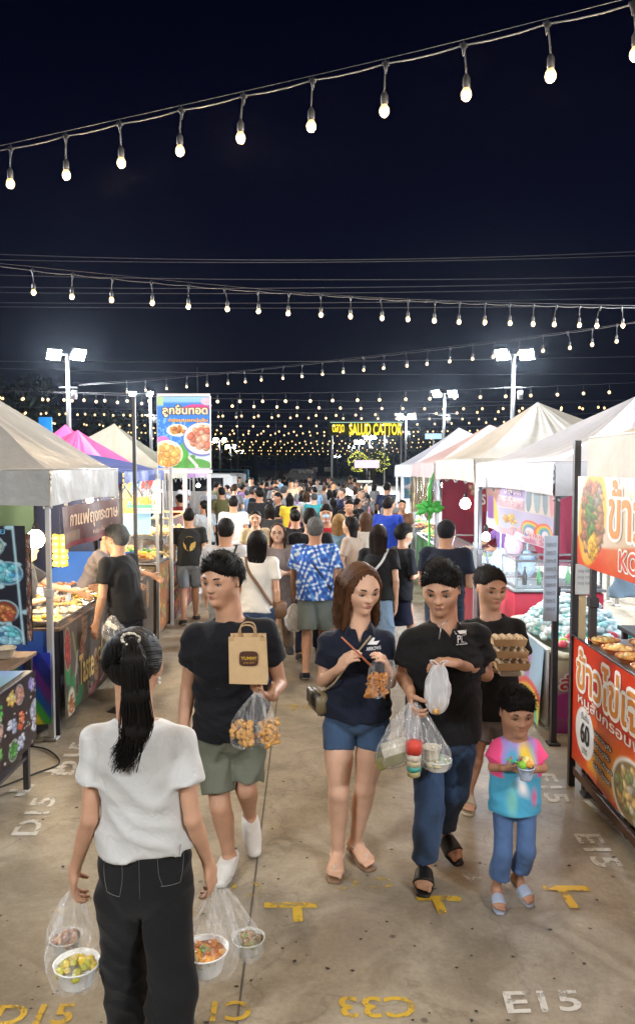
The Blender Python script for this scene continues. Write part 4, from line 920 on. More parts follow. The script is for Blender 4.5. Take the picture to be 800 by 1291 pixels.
gz = lambda x, y, z=4.8: gnd(x, y, z)
fx = lambda xs, prof, z=4.8: [gnd(x, float(np.interp(x, [p[0] for p in prof], [p[1] for p in prof])), z) for x in xs]
pf1 = [(-75, 205), (14, 187), (151, 156), (307, 121), (394, 101), (486, 80), (584, 57), (689, 30), (797, 5), (900, -24)]; pf2 = [(-40, 331), (41, 341), (91, 346), (191, 356), (283, 364), (364, 370), (404, 372), (479, 377), (579, 382), (701, 386), (783, 388), (860, 389)]; pf3 = [(100, 486), (160, 482), (287, 470), (381, 460), (406, 457), (539, 442), (654, 428), (746, 415), (777, 410), (840, 402)]
string_lights([gz(*p) for p in (pf1[0], pf1[4], pf1[7], pf1[9])], 0, 'nearest and highest string of warm bulbs rising to the upper right corner', fixed=fx([14, 83, 151, 229, 307, 394, 486, 584, 689, 797], pf1), light=18)
string_lights([gz(*p) for p in (pf2[0], pf2[5], pf2[8], pf2[-1])], 0, 'second string of bulbs sloping gently down to the right across the dark sky', fixed=fx([41, 92, 142, 191, 238, 283, 325, 364, 404, 442, 479, 514, 548, 579, 611, 642, 672, 701, 730, 756, 783], pf2), light=12)
string_lights([gz(*p) for p in (pf3[0], pf3[2], pf3[4], pf3[6], pf3[-1])], 0, 'third string of bulbs climbing to the right behind the floodlight', fixed=fx([160, 184, 210, 236, 261, 287, 308, 331, 357, 381, 406, 432, 458, 484, 511, 539, 567, 595, 623, 654, 684, 715, 746, 777], pf3), light=0)
for (x0, x1, y) in ((-4.5, 4.2, 2.0), (-4.5, 4.5, .3), (4.5, -4.5, -2.2)):
    string_lights([np.array([x0, y + .6, 4.8]), np.array([x1, y - .6, 4.85])], 0, None, spacing=.6, light=3, catenary=.15)['label'] = 'string of bulbs overhead behind the viewer, ' + {2.0: 'closest', .3: 'middle', -2.2: 'farthest'}[y]
rs = np.random.default_rng(21)
Ys = [24, 27.5, 31, 35, 39, 43.5, 48, 53, 58, 64, 71, 79, 88, 98, 110]
ordn = ['fourth', 'fifth', 'sixth', 'seventh', 'eighth', 'ninth', 'tenth', 'eleventh', 'twelfth', 'thirteenth', 'fourteenth', 'fifteenth', 'sixteenth', 'seventeenth', 'eighteenth', 'nineteenth', 'twentieth', 'farthest']
for i, y in enumerate(Ys):
    s_ = 1 if i % 2 else -1; xl, xr = (-14, 14) if y > 30 else (-12, 13)
    if y > 60: xl, xr = -13, 12
    string_lights([np.array([xl, y - s_ * (1.6 + .02 * y), 4.75]), np.array([xr, y + s_ * (1.6 + .02 * y), 4.75])], 0, f'{ordn[i]} string of small warm bulbs over the crowd, counted from the viewer', near=False, spacing=.60 + .006 * y, catenary=rs.uniform(.1, .35), scale=1.0 + max(0, y - 40) * .006)
# ================================================================== floodlight poles
galv = mat('galvanised_steel', (.42, .43, .44), rough=.45, metal=.6, var=.12, vscale=5)
flood_m = mat('flood_lens', (1, 1, 1), emit=60, ecol=(.92, .96, 1), nosample=True)
def floodpole(x, y, top, label, seen=True, heads=(-.42, .42), power=0, tgt=None, big=1.0, r=.085, pw=None):  # big oversizes the heads and lenses to imitate their glare
    root = thing('floodlight_pole', (x, y, 0), label, 'floodlight', 'white floodlight poles along the market')
    q = MB(); q.tube([(x, y, 0), (x, y, top * .6), (x, y, top)], [r, r * .9, r * .75], 10); q.build('pole', galv, root)
    q = MB(); q.tube([(x + heads[0], y, top), (x + heads[1], y, top)], .03, 6); q.tube([(x - .3, y - .02, top - 1.1), (x + .3, y - .02, top - 1.1)], .025, 6); q.box((x + .22, y - .08, top - 1.35), (.16, .1, .3), bev=.02); q.build('crossarm', galv, root)
    tgt = np.array(tgt if tgt is not None else (0, y - 8, 0.)); 
    for hx in heads:
        c = np.array([x + hx, y - .1, top - .02]); d = hat(tgt - c + np.array([hx * 6, 0, 0])); u = hat(np.cross(d, Z_)); v = np.cross(u, d); M = np.stack([u, v, d])
        q = MB(); q.box((0, 0, -.05), (.34 * big, .28 * big, .1), bev=.03); q.V[0] = q.V[0] @ M + c
        q.tube([c - d * .05 - (0, 0, .1), (x + hx, y, top)], .02, 6); hd = q.build('lamp_housing', mat('lamp_housing', (.08, .08, .085), rough=.5), root)
        q = MB(); q.box((0, 0, .006), (.30 * big, .24 * big, .01), bev=.02); q.V[0] = q.V[0] @ M + c; q.build('lens', flood_m, hd)
        if power:
            l = bpy.data.lights.new('flood', 'SPOT'); l.energy = power; l.color = (.90, .95, 1); l.shadow_soft_size = .14; l.spot_size = math.radians(150); l.spot_blend = .6
            lo = link(bpy.data.objects.new('flood', l)); lo.location = Vector(c + d * .06 - rel(root)); lo.parent = root; lo.rotation_euler = Vector(d).to_track_quat('-Z', 'Y').to_euler()
FW = 1700
floodpole(6.55, 26, 5.9, 'tall grey floodlight pole with two heads rising behind the beige tent on the right', power=FW, big=1.5)
floodpole(6.45, 39.5, 5.9, 'second floodlight pole on the right above the white tents', power=FW, big=1.5)
floodpole(6.4, 56, 5.85, 'third floodlight pole on the right, beside the yellow sign', power=FW, big=1.8)
floodpole(6.5, 75, 5.9, 'fourth floodlight pole on the right, in front of the yellow sign end', power=FW, big=2)
floodpole(6.2, 92, 5.85, 'fifth floodlight pole on the right', power=FW, big=2.2)
floodpole(6.0, 112, 5.9, 'sixth floodlight pole on the right, below the sign', power=0, big=2.4); floodpole(5.9, 134, 5.8, 'seventh floodlight pole on the right, nearly centre', power=0)
floodpole(4.0, 155, 4.5, 'small farthest floodlight pole on the right before dark trees', power=0)
floodpole(-8.35, 26, 5.9, 'tall grey floodlight pole with two heads on the left behind the grey tent', power=FW, big=1.5)
floodpole(-8.5, 39.5, 5.9, 'second floodlight pole on the left beside the meatball signboard', power=FW, heads=(-.9, .0))
for (px, py, y, t) in ((277, 555, 90, 'nearest of the small left floodlight poles right of the signboard'), (291, 563, 112, 'middle one of the small left floodlight poles'), (302, 570, 140, 'farthest of the three small left floodlight poles'), (320, 578, 170, 'tiny floodlight pole left of centre at the far trees')):
    p = at(px, py, y); floodpole(p[0], y, p[2], t, heads=(-.5, .5), big=2.2)
for x, y in ((7.6, 11.5), (-9.2, 11.5), (5.6, -3.2), (-5.6, -3.2)):
    floodpole(x, y, 5.9, f'floodlight pole outside the view, {"right" if x > 0 else "left"} side {"level with the tents" if y > 0 else "behind the viewer"}', power=FW * (1.0 if y > 0 else .38), tgt=(0, y + (2 if y > 0 else 6), 0))
# power cables high above
rs = np.random.default_rng(5); pw_m = mat('power_cable', (.13, .135, .15), rough=.5)
for i, (y0, y1, s_) in enumerate(((318, 324, 14), (326, 330, 9), (345, 347, 8), (361, 353, 7), (368, 361, 6), (381, 374, 5), (386, 384, 4), (470, 448, 5), (463, 470, 6))):
    Y = 26 + i * .8; a, b = at(-60, y0 if i != 7 else 455, Y), at(860, y1 - (10 if i < 2 else 0), Y); mb = MB(); mb.tube(arc(a, b, s_ * Y / 970 * .8, 30), .014, 4)
    tag(mb.build('power_cable', pw_m, None), ['highest thin power cable crossing the night sky above the second bulb string', 'power cable just below the highest one', 'third power cable from the top', 'fourth power cable from the top', 'fifth power cable, beside the second bulb string', 'sixth power cable, under the second bulb string at the right', 'lowest of the cables near the second bulb string', 'power cable passing behind the left floodlight pole', 'lowest power cable across both floodlight poles'][i], 'cable', 'power cables in the sky')
# ================================================================== background: trees, houses, cars
leafm = [mat('dark_leaves', (.035, .055, .03), rough=.7, var=.3), mat('mid_leaves', (.06, .085, .035), rough=.7, var=.3)]; bark = mat('bark', (.12, .09, .06), rough=.9, bump=.01, bscale=12)
def tree(x, y, h, r, label, n=1500, seed=0, m=None, leaf=.22, grp='dark trees behind the market'):
    rs = np.random.default_rng(seed); root = thing('tree', (x, y, 0), label, 'tree', grp)
    q = MB(); q.tube([(x, y, 0), (x + .1, y, h * .3), (x, y, h * .62)], [.22, .16, .08], 8)
    cl = []
    for i in range(11):
        a = rs.uniform(0, 6.28); rr = r * rs.uniform(.2, .85); z = h * rs.uniform(.5, .92); cl.append((x + rr * math.cos(a), y + rr * math.sin(a) * .8, z)); q.tube([(x, y, h * .4), (x + rr * .5 * math.cos(a), y, z * .8), cl[-1]], [.08, .05, .02], 5)
    q.build('trunk', bark, root); cl = np.array(cl); c = cl[rs.integers(0, 11, n)]; d = rs.normal(0, 1, (n, 3)); d /= np.linalg.norm(d, axis=1)[:, None]; p = c + d * (r * .42 * rs.uniform(.35, 1, (n, 1)) ** .5) * np.array([1, 1, .8])
    a = rs.normal(0, 1, (n, 3)); a /= np.linalg.norm(a, axis=1)[:, None]; b = np.cross(a, rs.normal(0, 1, (n, 3))); b /= np.linalg.norm(b, axis=1)[:, None]; s_ = leaf * rs.uniform(.5, 1.2, (n, 1))
    V = np.stack([p - a * s_, p + b * s_ * .5, p + a * s_, p - b * s_ * .5], 1).reshape(-1, 3); F = np.arange(n * 4).reshape(n, 4); o = mk('crown', V, F, m or leafm[seed % 2], root, smooth=False, kind='stuff'); return root
for i, (px, y, h, r, t) in enumerate(((236, 95, 6.2, 4.5, 'dark tree seen under the meatball signboard'), (275, 118, 6.5, 5, 'dark tree right of the signboard posts'), (318, 150, 8, 6, 'dark tree beyond the small left floodlights'), (352, 170, 8.5, 7, 'dark tree left of centre at the end of the aisle'), (392, 180, 8, 7, 'dark tree at the centre of the far end'), (430, 160, 9.5, 6, 'taller dark tree behind the small central floodlight'), (470, 150, 8.5, 6, 'dark tree below the yellow sign'), (505, 130, 9, 5, 'dark tree right of the lit ring'), (30, 60, 9.5, 4.5, 'dark tree at the left edge beyond the tents'), (130, 75, 7, 5, 'dark tree behind the left tents'), (555, 110, 7, 6, 'dark tree hidden behind the white tents'))):
    tree(at(px, 600, y)[0], y, h, r, t, seed=i, n=1700, leaf=.32)
tree(at(470, 600, 62)[0], 62, 3.6, 1.3, 'small tree wrapped in yellow fairy lights under the sign', n=900, seed=31, leaf=.13)
fy = mat('fairy_light', (.9, .8, .15), emit=.9, ecol=(.75, .80, .12), nosample=True); rs = np.random.default_rng(12); q = MB(); c = at(463, 582, 61)
for i in range(260):
    a = rs.uniform(0, 6.28); rr = rs.choice([.9, 1.0]) * .95 if i % 2 else rs.uniform(0, 1); e = np.array([(-.75 if i % 3 else .95) + math.cos(a) * rr * .8, 0, math.sin(a) * rr * .8]); q.ball(c + e + rs.normal(0, .04, 3), .032, 4, 3)
tag(q.build('fairy_lights', fy, None), 'rings of yellow green fairy lights hanging in front of the small tree', 'fairy lights')
wall_m = mat('far_wall', (.20, .22, .22), rough=.9, var=.2, vscale=1); glass_d = mat('dark_glass', (.01, .012, .015), rough=.1, spec=.8)
def building(px, y, w, h, d, label, col, nwin, rows=1, z0=1.0):
    x = at(px, 600, y)[0]; root = thing('building', (x, y, 0), label, 'building'); wm = mat('wall_' + str(len(MATS)), col, rough=.9, var=.15, vscale=.6, bump=.01, bscale=8)
    q = MB(); q.box((x, y + d / 2, h / 2), (w, d, h)); q.build('wall', wm, root, smooth=False); q = MB(); q.box((x, y + d / 2 - .3, h + .1), (w + .8, d + 1, .2)); q.build('roof', mat('roof_sheet', (.10, .11, .12), rough=.6, metal=.2), root, smooth=False)
    for r_ in range(rows):
        for i in range(nwin):
            cx = x - w / 2 + (i + .5) * w / nwin; cz = z0 + .8 + r_ * 3; q = MB(); q.box((cx, y - .04, cz), (w / nwin * .6, .1, 1.3)); f = q.build('window', mat('window_frame', (.4, .4, .4), rough=.5), root, smooth=False); q = MB(); q.box((cx, y - .1, cz), (w / nwin * .52, .02, 1.15)); q.build('pane', glass_d, f, smooth=False)
    q = MB(); q.box((x + w * .0, y - .05, 1.05), (1.0, .08, 2.1)); q.build('door', mat('far_door', (.1, .08, .06)), root, smooth=False)
building(60, 88, 18, 5.2, 6, 'low grey building far behind the left tents', (.12, .13, .14), 5); building(250, 135, 20, 4.2, 6, 'long low building with teal wall left of the far aisle', (.06, .14, .15), 6)
building(560, 140, 18, 4.6, 6, 'low dark building far behind the right tents', (.10, .11, .12), 5); building(440, 200, 22, 3.6, 6, 'low pale building closing the far end of the market', (.13, .15, .14), 6)
def van(px, y, L, w, h, col, label, turn=0):
    x = at(px, 600, y)[0]; root = thing('parked_van', (x, y, 0), label, 'van'); pm = mat('paint_' + str(len(MATS)), col, rough=.3, spec=.6, coat=.5)
    prof = [(-.5, .12), (-.5, .5), (-.47, .58), (-.36, .62), (-.27, .97), (-.22, 1), (.47, 1), (.5, .95), (.5, .12)]
    V = [(x + a * L, y + s * w / 2 * (.92 if b > .7 else 1), b * h + .12) for s in (-1, 1) for a, b in prof]; n = len(prof); F = [tuple(range(n)), tuple(range(2 * n - 1, n - 1, -1))] + [(i, (i + 1) % n, n + (i + 1) % n, n + i) for i in range(n)]
    q = MB(); q.add(V, F); q.build('body', pm, root, smooth=False)
    for a0, a1 in ((-.30, -.08), (-.06, .16), (.18, .42)):
        q = MB(); q.add([(x + a * L, y - w / 2 * (.94) - .03, b * h + .12) for a, b in ((a0, .62), (a1, .62), (a1, .92), (a0 + (.06 if a0 == -.30 else 0), .92))], [(0, 1, 2, 3)]); q.build('window', glass_d, root, smooth=False)
    for a in (-.32, .32):
        for s in (-1, 1):
            q = MB(); q.lathe((0, 0, 0), [(0, -.1), (.3, -.1), (.33, -.06), (.33, .06), (.3, .1), (0, .1)], 16, ax=[[1, 0, 0], [0, 0, 1], [0, -1, 0]]); q.V[0] += (x + a * L, y + s * (w / 2 - .08), .33); t_ = q.build('wheel', mat('tyre', (.02, .02, .02), rough=.8), root)
            q = MB(); q.lathe((0, 0, 0), [(0, -.11), (.18, -.11), (.18, .11), (0, .11)], 12, ax=[[1, 0, 0], [0, 0, 1], [0, -1, 0]]); q.V[0] += (x + a * L, y + s * (w / 2 - .08), .33); q.build('rim', galv, t_)
    for s in (-1, 1): q = MB(); q.box((x - .5 * L, y + s * w * .36, .5 * h), (.06, .25, .15), bev=.02); q.build('headlight', mat('lamp_glass', (.7, .7, .7), rough=.1), root)
van(224, 31, 4.6, 1.8, 1.75, (.7, .7, .7), 'white van parked behind the crowd under the signboard'); van(262, 46, 4.4, 1.8, 1.7, (.55, .56, .58), 'silver van parked behind the white van'); van(378, 120, 5, 1.9, 1.9, (.7, .7, .7), 'white van at the far end of the aisle'); van(283, 74, 4.6, 1.9, 1.9, (.05, .25, .4), 'blue van far left of the aisle')
# ================================================================== market stalls
def tent_fabric(name, col, rough=.55, coat=0): return mat(name, col, rough=rough, bump=.010, bscale=7, var=.13, vscale=1.6, coat=coat, spec=.4, detail=5)
legm = mat('tent_leg_steel', (.48, .49, .50), rough=.38, metal=.5); darkleg = mat('dark_leg_steel', (.06, .055, .06), rough=.45, metal=.4)
def tent(x0, x1, y0, y1, ev, vh, peak, m, label, seed=0, legs='abcd', lm=None, grp='pop-up market tents', ridge=.06, wr=.032, crown=1.45):
    root = thing('market_tent', ((x0 + x1) / 2, (y0 + y1) / 2, 0), label, 'tent', grp); rs = np.random.default_rng(seed); ph = rs.uniform(0, 6.28, 6); NR, NS = 30, 40; t_ = np.linspace(0, 1, NR); s__ = np.linspace(-1, 1, NS)
    R_, S_ = np.meshgrid(t_, s__, indexing='ij'); U = np.stack([R_, -R_, R_ * S_, -R_ * S_]); W_ = np.stack([R_ * S_, -R_ * S_, -R_, R_]); r = np.maximum(abs(U), abs(W_)); q = np.minimum(abs(U), abs(W_)) / np.maximum(r, 1e-6)
    bx = (x0 + x1) / 2 + U * (x1 - x0) / 2; by = (y0 + y1) / 2 + W_ * (y1 - y0) / 2; f = (1 - r); X = bx + (peak[0] - (x0 + x1) / 2) * f; Y = by + (peak[1] - (y0 + y1) / 2) * f
    z = ev + (peak[2] - ev) * f ** crown + ridge * q ** 6 * np.sin(np.pi * r) ; z -= .05 * (1 - q ** 2) * np.sin(np.pi * np.clip(r, 0, 1)) ** 2
    ang = np.arctan2(W_, U); z += wr * np.sin(ang * 13 + 3 * r + ph[0]) * (r ** 1.5) * (1 - r) * 1.6 + wr * .5 * np.sin(ang * 29 + 5 * r + ph[1]) * r * (1 - r) * 1.3 + wr * .35 * np.sin(9 * X + 4 * Y + ph[2]) * np.sin(7 * Y - 3 * X + ph[3]) * r * (1 - r)
    V = np.stack([X, Y, z], -1).reshape(-1, 3); g_, i, j = np.meshgrid(np.arange(4), np.arange(NR - 1), np.arange(NS - 1), indexing='ij'); a = (g_ * NR * NS + i * NS + j).ravel(); F = np.stack([a, a + NS, a + NS + 1, a + 1], 1)
    mk('canopy', V, F, m, root)
    # valances: four rippled skirts
    cs = [(x0, y0), (x1, y0), (x1, y1), (x0, y1)]
    for k in range(4):
        p, q_ = np.array(cs[k]), np.array(cs[(k + 1) % 4]); L = np.linalg.norm(q_ - p); n = 40; t = np.linspace(0, 1, n); d = (q_ - p) / L; nn = np.array([d[1], -d[0]]); VV = []
        for h_ in (0, .33, .66, 1):
            off = (.010 * np.sin(t * L * 9 + ph[k]) + .006 * np.sin(t * L * 23 + ph[5])) * h_ + .012; zz = ev - vh * h_ * (1 - .08 * np.sin(math.pi * t)) + .004
            if h_ == 0: zz = zz - .0
            VV.append(np.stack([p[0] + d[0] * L * t + nn[0] * off, p[1] + d[1] * L * t + nn[1] * off, zz], 1))
        V = np.concatenate(VV); F = np.array([(a * n + b, a * n + b + 1, (a + 1) * n + b + 1, (a + 1) * n + b) for a in range(3) for b in range(n - 1)]); mk('valance', V, F, m, root)
        sm = MB(); sm.tube([(*cs[k], ev + .012), (*cs[(k + 1) % 4], ev + .012)], .007, 5); sm.build('seam', m, root)
    for k, s_ in enumerate('abcd'):
        if s_ not in legs: continue
        x, y = cs[k]; ix = .03 if x == x0 else -.03; iy = .03 if y == y0 else -.03; q = MB(); q.box((x + ix, y + iy, ev * .28), (.042, .042, ev * .56)); q.box((x + ix, y + iy, ev * .76), (.034, .034, ev * .46)); q.box((x + ix, y + iy, .01), (.09, .09, .02), bev=.005); q.box((x + ix, y + iy, ev * .55), (.058, .058, .07), bev=.008)
        q.build('leg', lm or legm, root, smooth=False)
    q = MB()
    for k in range(4):
        p, q2 = np.array([*cs[k], ev - .06]), np.array([*cs[(k + 1) % 4], ev - .06]); nseg = 4
        for e in range(nseg):
            a, b = p + (q2 - p) * e / nseg, p + (q2 - p) * (e + 1) / nseg; c_ = hat(np.array([(x0 + x1) / 2, (y0 + y1) / 2, 0]) - np.array([*((p + q2) / 2)[:2], 0])) * .035
            q.tube([a + c_, b + c_ + (0, 0, -.22)], .010, 5); q.tube([a + c_ * 1.4 + (0, 0, -.22), b + c_ * 1.4], .010, 5)
    q.build('truss', legm, root); return root
M_ = lambda y, *a: None
RX = lambda X, Yf, L, zt, H, wv=.006, ph=0, sk=0: (lambda u, v: np.stack([X + wv * np.sin(np.asarray(u, float) * L * 7 + ph) * (.3 + np.asarray(v, float)) + 0 * np.asarray(u), Yf - np.asarray(u, float) * L, zt - np.asarray(v, float) * H + sk * np.asarray(u, float)], -1))
LX = lambda X, Yn, L, zt, H, wv=.006, ph=0, sk=0: (lambda u, v: np.stack([X + wv * np.sin(np.asarray(u, float) * L * 7 + ph) * (.3 + np.asarray(v, float)) + 0 * np.asarray(u), Yn + np.asarray(u, float) * L, zt - np.asarray(v, float) * H + sk * np.asarray(u, float)], -1))
FY = lambda Y, x0, W_, zt, H, wv=.005, ph=0, sk=0: (lambda u, v: np.stack([x0 + np.asarray(u, float) * W_, Y + wv * np.sin(np.asarray(u, float) * W_ * 9 + ph) * (.3 + np.asarray(v, float)), zt - np.asarray(v, float) * H + sk * np.asarray(u, float)], -1))
vinyl = mat('printed_vinyl', attr='Col', rough=.35, bump=.002, bscale=14, spec=.5); vinyl_m = mat('printed_vinyl_matte', attr='Col', rough=.6)
def col_m(name, c, r=.45): return mat(name, c, rough=r)
def banner(name, P, cv, label, texts=(), cat='banner', lift=(-.003, 0, 0), m=None, parent=None, hem=True):
    o = colour_grid(name, cv, P, m or vinyl, parent)
    if label: tag(o, label, cat)
    for t in texts:
        s_, box, c, kw = t[0], t[1], t[2], (t[3] if len(t) > 3 else {})
        cm = col_m('ink_%02d%02d%02d' % tuple(int(99 * x) for x in c), c)
        if 'out' in kw: oc = kw['out']; lettering(s_, P, box, col_m('ink_%02d%02d%02d' % tuple(int(99 * x) for x in oc), oc), o, np.array(lift) * 1.0, bold=.01, grow=kw.get('grow', (.01, .02)), name='lettering_outline')
        lettering(s_, P, box, cm, o, np.array(lift) * 1.9, bold=kw.get('bold', .012))
    return o
O_, RED, YEL, WH, BK = (.75, .20, .02), (.62, .05, .02), (.80, .50, .03), (.78, .76, .72), (.01, .01, .01)
beige = tent_fabric('beige_canvas', (.48, .45, .40)); whitec = tent_fabric('white_canvas', (.52, .53, .58)); greyv = mat('grey_vinyl', (.34, .34, .335), rough=.28, bump=.02, bscale=5, var=.04, spec=.5, detail=4)
pinkish = tent_fabric('dusty_pink_canvas', (.48, .35, .35)); pink = tent_fabric('pink_canvas', (.75, .12, .38)); lilac = tent_fabric('purple_canvas', (.36, .22, .45)); khaki = tent_fabric('khaki_canvas', (.38, .36, .28)); bluec = tent_fabric('blue_canvas', (.08, .12, .35))
# ---- right row
tent(1.71, 4.5, 2.1, 4.86, 2.28, .25, (3.1, 3.5, 3.05), beige, 'beige tent at the right edge over the omelette stall', 1, legs='cd', lm=darkleg)
tent(1.76, 4.5, 5.72, 8.5, 2.14, .25, (3.05, 7.35, 2.80), whitec, 'bluish white tent second from the right edge, above the pastel banner', 2, lm=darkleg, legs='ad')
tent(1.80, 4.6, 8.85, 11.7, 2.20, .27, (2.92, 10.3, 2.98), beige, 'beige tent with sharp peak just right of the tall floodlight pole', 3)
tent(1.82, 4.6, 12.0, 14.8, 2.18, .26, (3.0, 13.5, 2.86), pinkish, 'dusty pink tent between the beige tent and the white one', 4)
tent(1.82, 4.6, 15.1, 18.0, 2.16, .26, (3.05, 16.7, 2.98), whitec, 'white tent farthest along the right row, with foil fringe', 5)
tent(2.4, 5.2, 19, 22, 2.2, .26, (3.8, 20.5, 3.0), beige, 'beige tent behind the farthest white tent on the right', 6)
# ---- left row
tent(-4.9, -2.02, 5.82, 7.78, 2.08, .27, (-3.45, 6.8, 3.08), greyv, 'large grey vinyl tent at the left edge', 7, legs='bc', ridge=.09, wr=.06, crown=1.25)
tent(-4.6, -2.7, 10.5, 12.3, 2.05, .22, (-3.5, 11.3, 2.66), pink, 'bright pink tent second behind the grey tent', 8)
tent(-5.3, -3.4, 12.7, 14.4, 2.05, .22, (-4.3, 13.2, 2.85), pink, 'pink tent farther left behind the first pink one', 9)
tent(-5.8, -2.9, 14.8, 17.2, 2.1, .22, (-4.1, 15.6, 3.0), khaki, 'pale khaki tent behind the pink tents', 10)
tent(-5.4, -2.8, 17.6, 20, 2.1, .22, (-4.1, 18.6, 2.50), lilac, 'small purple tent left of the signboard', 11)
tent(-4.2, -2.02, 8.0, 10.1, 2.06, .12, (-3.1, 9.0, 2.34), bluec, 'low blue canopy over the fried food stall on the left', 12, legs='bc', lm=darkleg)
for k, (y, m, t) in enumerate(((21, khaki, 'khaki'), (24.5, pink, 'pink'), (28, whitec, 'white'))):
    tent(-7.5, -4.6, y, y + 2.9, 2.1, .22, (-6, y + 1.4, 2.8), m, f'{t} tent far back in the left row beyond the purple tent', 20 + k)
# ---- food
foodm = mat('food', attr='Col', rough=.42, bump=.003, bscale=70, spec=.5)
steel = mat('steel_tray', (.55, .55, .55), rough=.25, metal=.9); wood = mat('brown_table_top', (.16, .10, .06), rough=.5, bump=.002, bscale=30, bstretch=(2, 30, 2), var=.2)
def pile(name, c, rx, ry, n, sz, cols, parent, h=.04, seed=0, flat=.7, kind='stuff', long=1):
    rs = np.random.default_rng(seed); mb = MB(); C_ = []
    for i in range(n):
        r = math.sqrt(rs.uniform()) * .93; t = rs.uniform(0, 6.28); z = h * (1 - r * r) * rs.uniform(.4, 1.1); s = sz * rs.uniform(.7, 1.25)
        x, y = r * math.cos(t), r * math.sin(t)
        if rx > 0 and flat < 0: x, y = rs.uniform(-.9, .9), rs.uniform(-.9, .9)
        k0 = mb.n; mb.ball(np.array(c) + (x * rx, y * ry, z), (s * long, s, s * abs(flat)), 6, 4, rot=rs.uniform(0, 3.1)); col = np.array(cols[rs.integers(len(cols))]) * rs.uniform(.75, 1.2); C_ += [col] * (mb.n - k0)
        mb.V[-1] += rs.normal(0, s * .09, mb.V[-1].shape)
    return mb.build(name, foodm, parent, col=np.clip(np.array(C_), 0, .9), kind=kind)
def tray(c, w, d, label, cols, n=40, sz=.022, h=.035, rot=0, m=None, seed=0, group=None, food=True, long=1.3):
    root = thing('food_tray', c, label, 'tray', group); q = MB(); x, y, z = c
    q.add([(x + a * w / 2, y + b * d / 2, z) for a, b in ((-.9, -.9), (.9, -.9), (.9, .9), (-.9, .9))] + [(x + a * w / 2, y + b * d / 2, z + .045) for a, b in ((-1, -1), (1, -1), (1, 1), (-1, 1))] + [(x + a * w / 2, y + b * d / 2, z + .045) for a, b in ((-1.06, -1.06), (1.06, -1.06), (1.06, 1.06), (-1.06, 1.06))], [(0, 1, 2, 3)] + [(i, (i + 1) % 4, 4 + (i + 1) % 4, 4 + i) for i in range(4)] + [(4 + i, 4 + (i + 1) % 4, 8 + (i + 1) % 4, 8 + i) for i in range(4)])
    q.build('tray_pan', m or steel, root, smooth=False)
    if food: pile('food', (x, y, z + .02), w * .44, d * .44, n, sz, cols, root, h, seed, flat=-.7, long=long)
    return root
def bowl(c, r, h, label, m, cols=None, n=30, sz=.02, group=None, name='food_bowl', cat='bowl', lid=None, seed=0):
    root = thing(name, c, label, cat, group); q = MB(); q.lathe(c, [(0, 0), (r * .7, 0), (r * .74, .006), (r * .97, h), (r * 1.04, h + .003), (r * 1.03, h - .004), (r * .93, h - .006), (r * .68, .012), (0, .012)], 22); q.build('bowl_shell', m, root)
    if cols: pile('food', (c[0], c[1], c[2] + h * .72), r * .85, r * .85, n, sz, cols, root, h * .35, seed)
    return root
def lamp_point(root, p, power, col, r=.05):
    l = bpy.data.lights.new('lamp_light', 'POINT'); l.energy = power; l.color = col; l.shadow_soft_size = r; lo = link(bpy.data.objects.new('lamp_light', l)); lo.parent = root; lo.location = Vector([float(x) for x in (np.array(p) - rel(root))])
cool_e = mat('lit_led', (1, 1, 1), emit=14, ecol=(.85, .94, 1), nosample=True); warm_e = mat('lit_warm_lamp', (1, .9, .6), emit=14, ecol=(1, .78, .48), nosample=True)
def hang_lamp(p, power_, label, warm=False, r=.05, ceil=2.2, tube=0):
    p = np.array(p, float); root = thing('hanging_lamp', p, label, 'lamp', 'stall lamps'); e = warm_e if warm else cool_e
    q = MB(); q.tube([p + (0, 0, ceil - p[2]), p + (0, 0, .1)], .004, 5); q.lathe(p + (0, 0, .05), [(.02, 0), (.026, .02), (.022, .06), (.01, .08)], 10); q.build('cord', blk, root)
    q = MB()
    if tube: q.tube([p - (0, tube / 2, 0), p + (0, tube / 2, 0)], .02, 8)
    else: q.lathe(p, [(0, -r), (r * .7, -r * .75), (r, -.1 * r), (r * .8, .6 * r), (.018, r * 1.1)], 14)
    power = power_ * (.95 if warm else .5); q.build('bulb', e, root); lamp_point(root, p - (0, 0, r + .06), power, (1, .80, .55) if warm else (.82, .92, 1), .06); return root
def table(x0, x1, y0, y1, z, label, top=None, frame=None, name='stall_table', th=.03):
    root = thing(name, ((x0 + x1) / 2, (y0 + y1) / 2, 0), label, 'table'); q = MB(); q.box(((x0 + x1) / 2, (y0 + y1) / 2, z - th / 2), (x1 - x0, y1 - y0, th), bev=.004); q.build('table_top', top or wood, root, smooth=False)
    for x in (x0 + .04, x1 - .04):
        for y in (y0 + .04, y1 - .04): q = MB(); q.box((x, y, (z - th) / 2), (.035, .035, z - th)); q.build('leg', frame or darkleg, root, smooth=False)
    q = MB(); q.box(((x0 + x1) / 2, (y0 + y1) / 2, .22), (x1 - x0 - .06, y1 - y0 - .06, .02)); q.build('shelf', frame or darkleg, root, smooth=False); return root
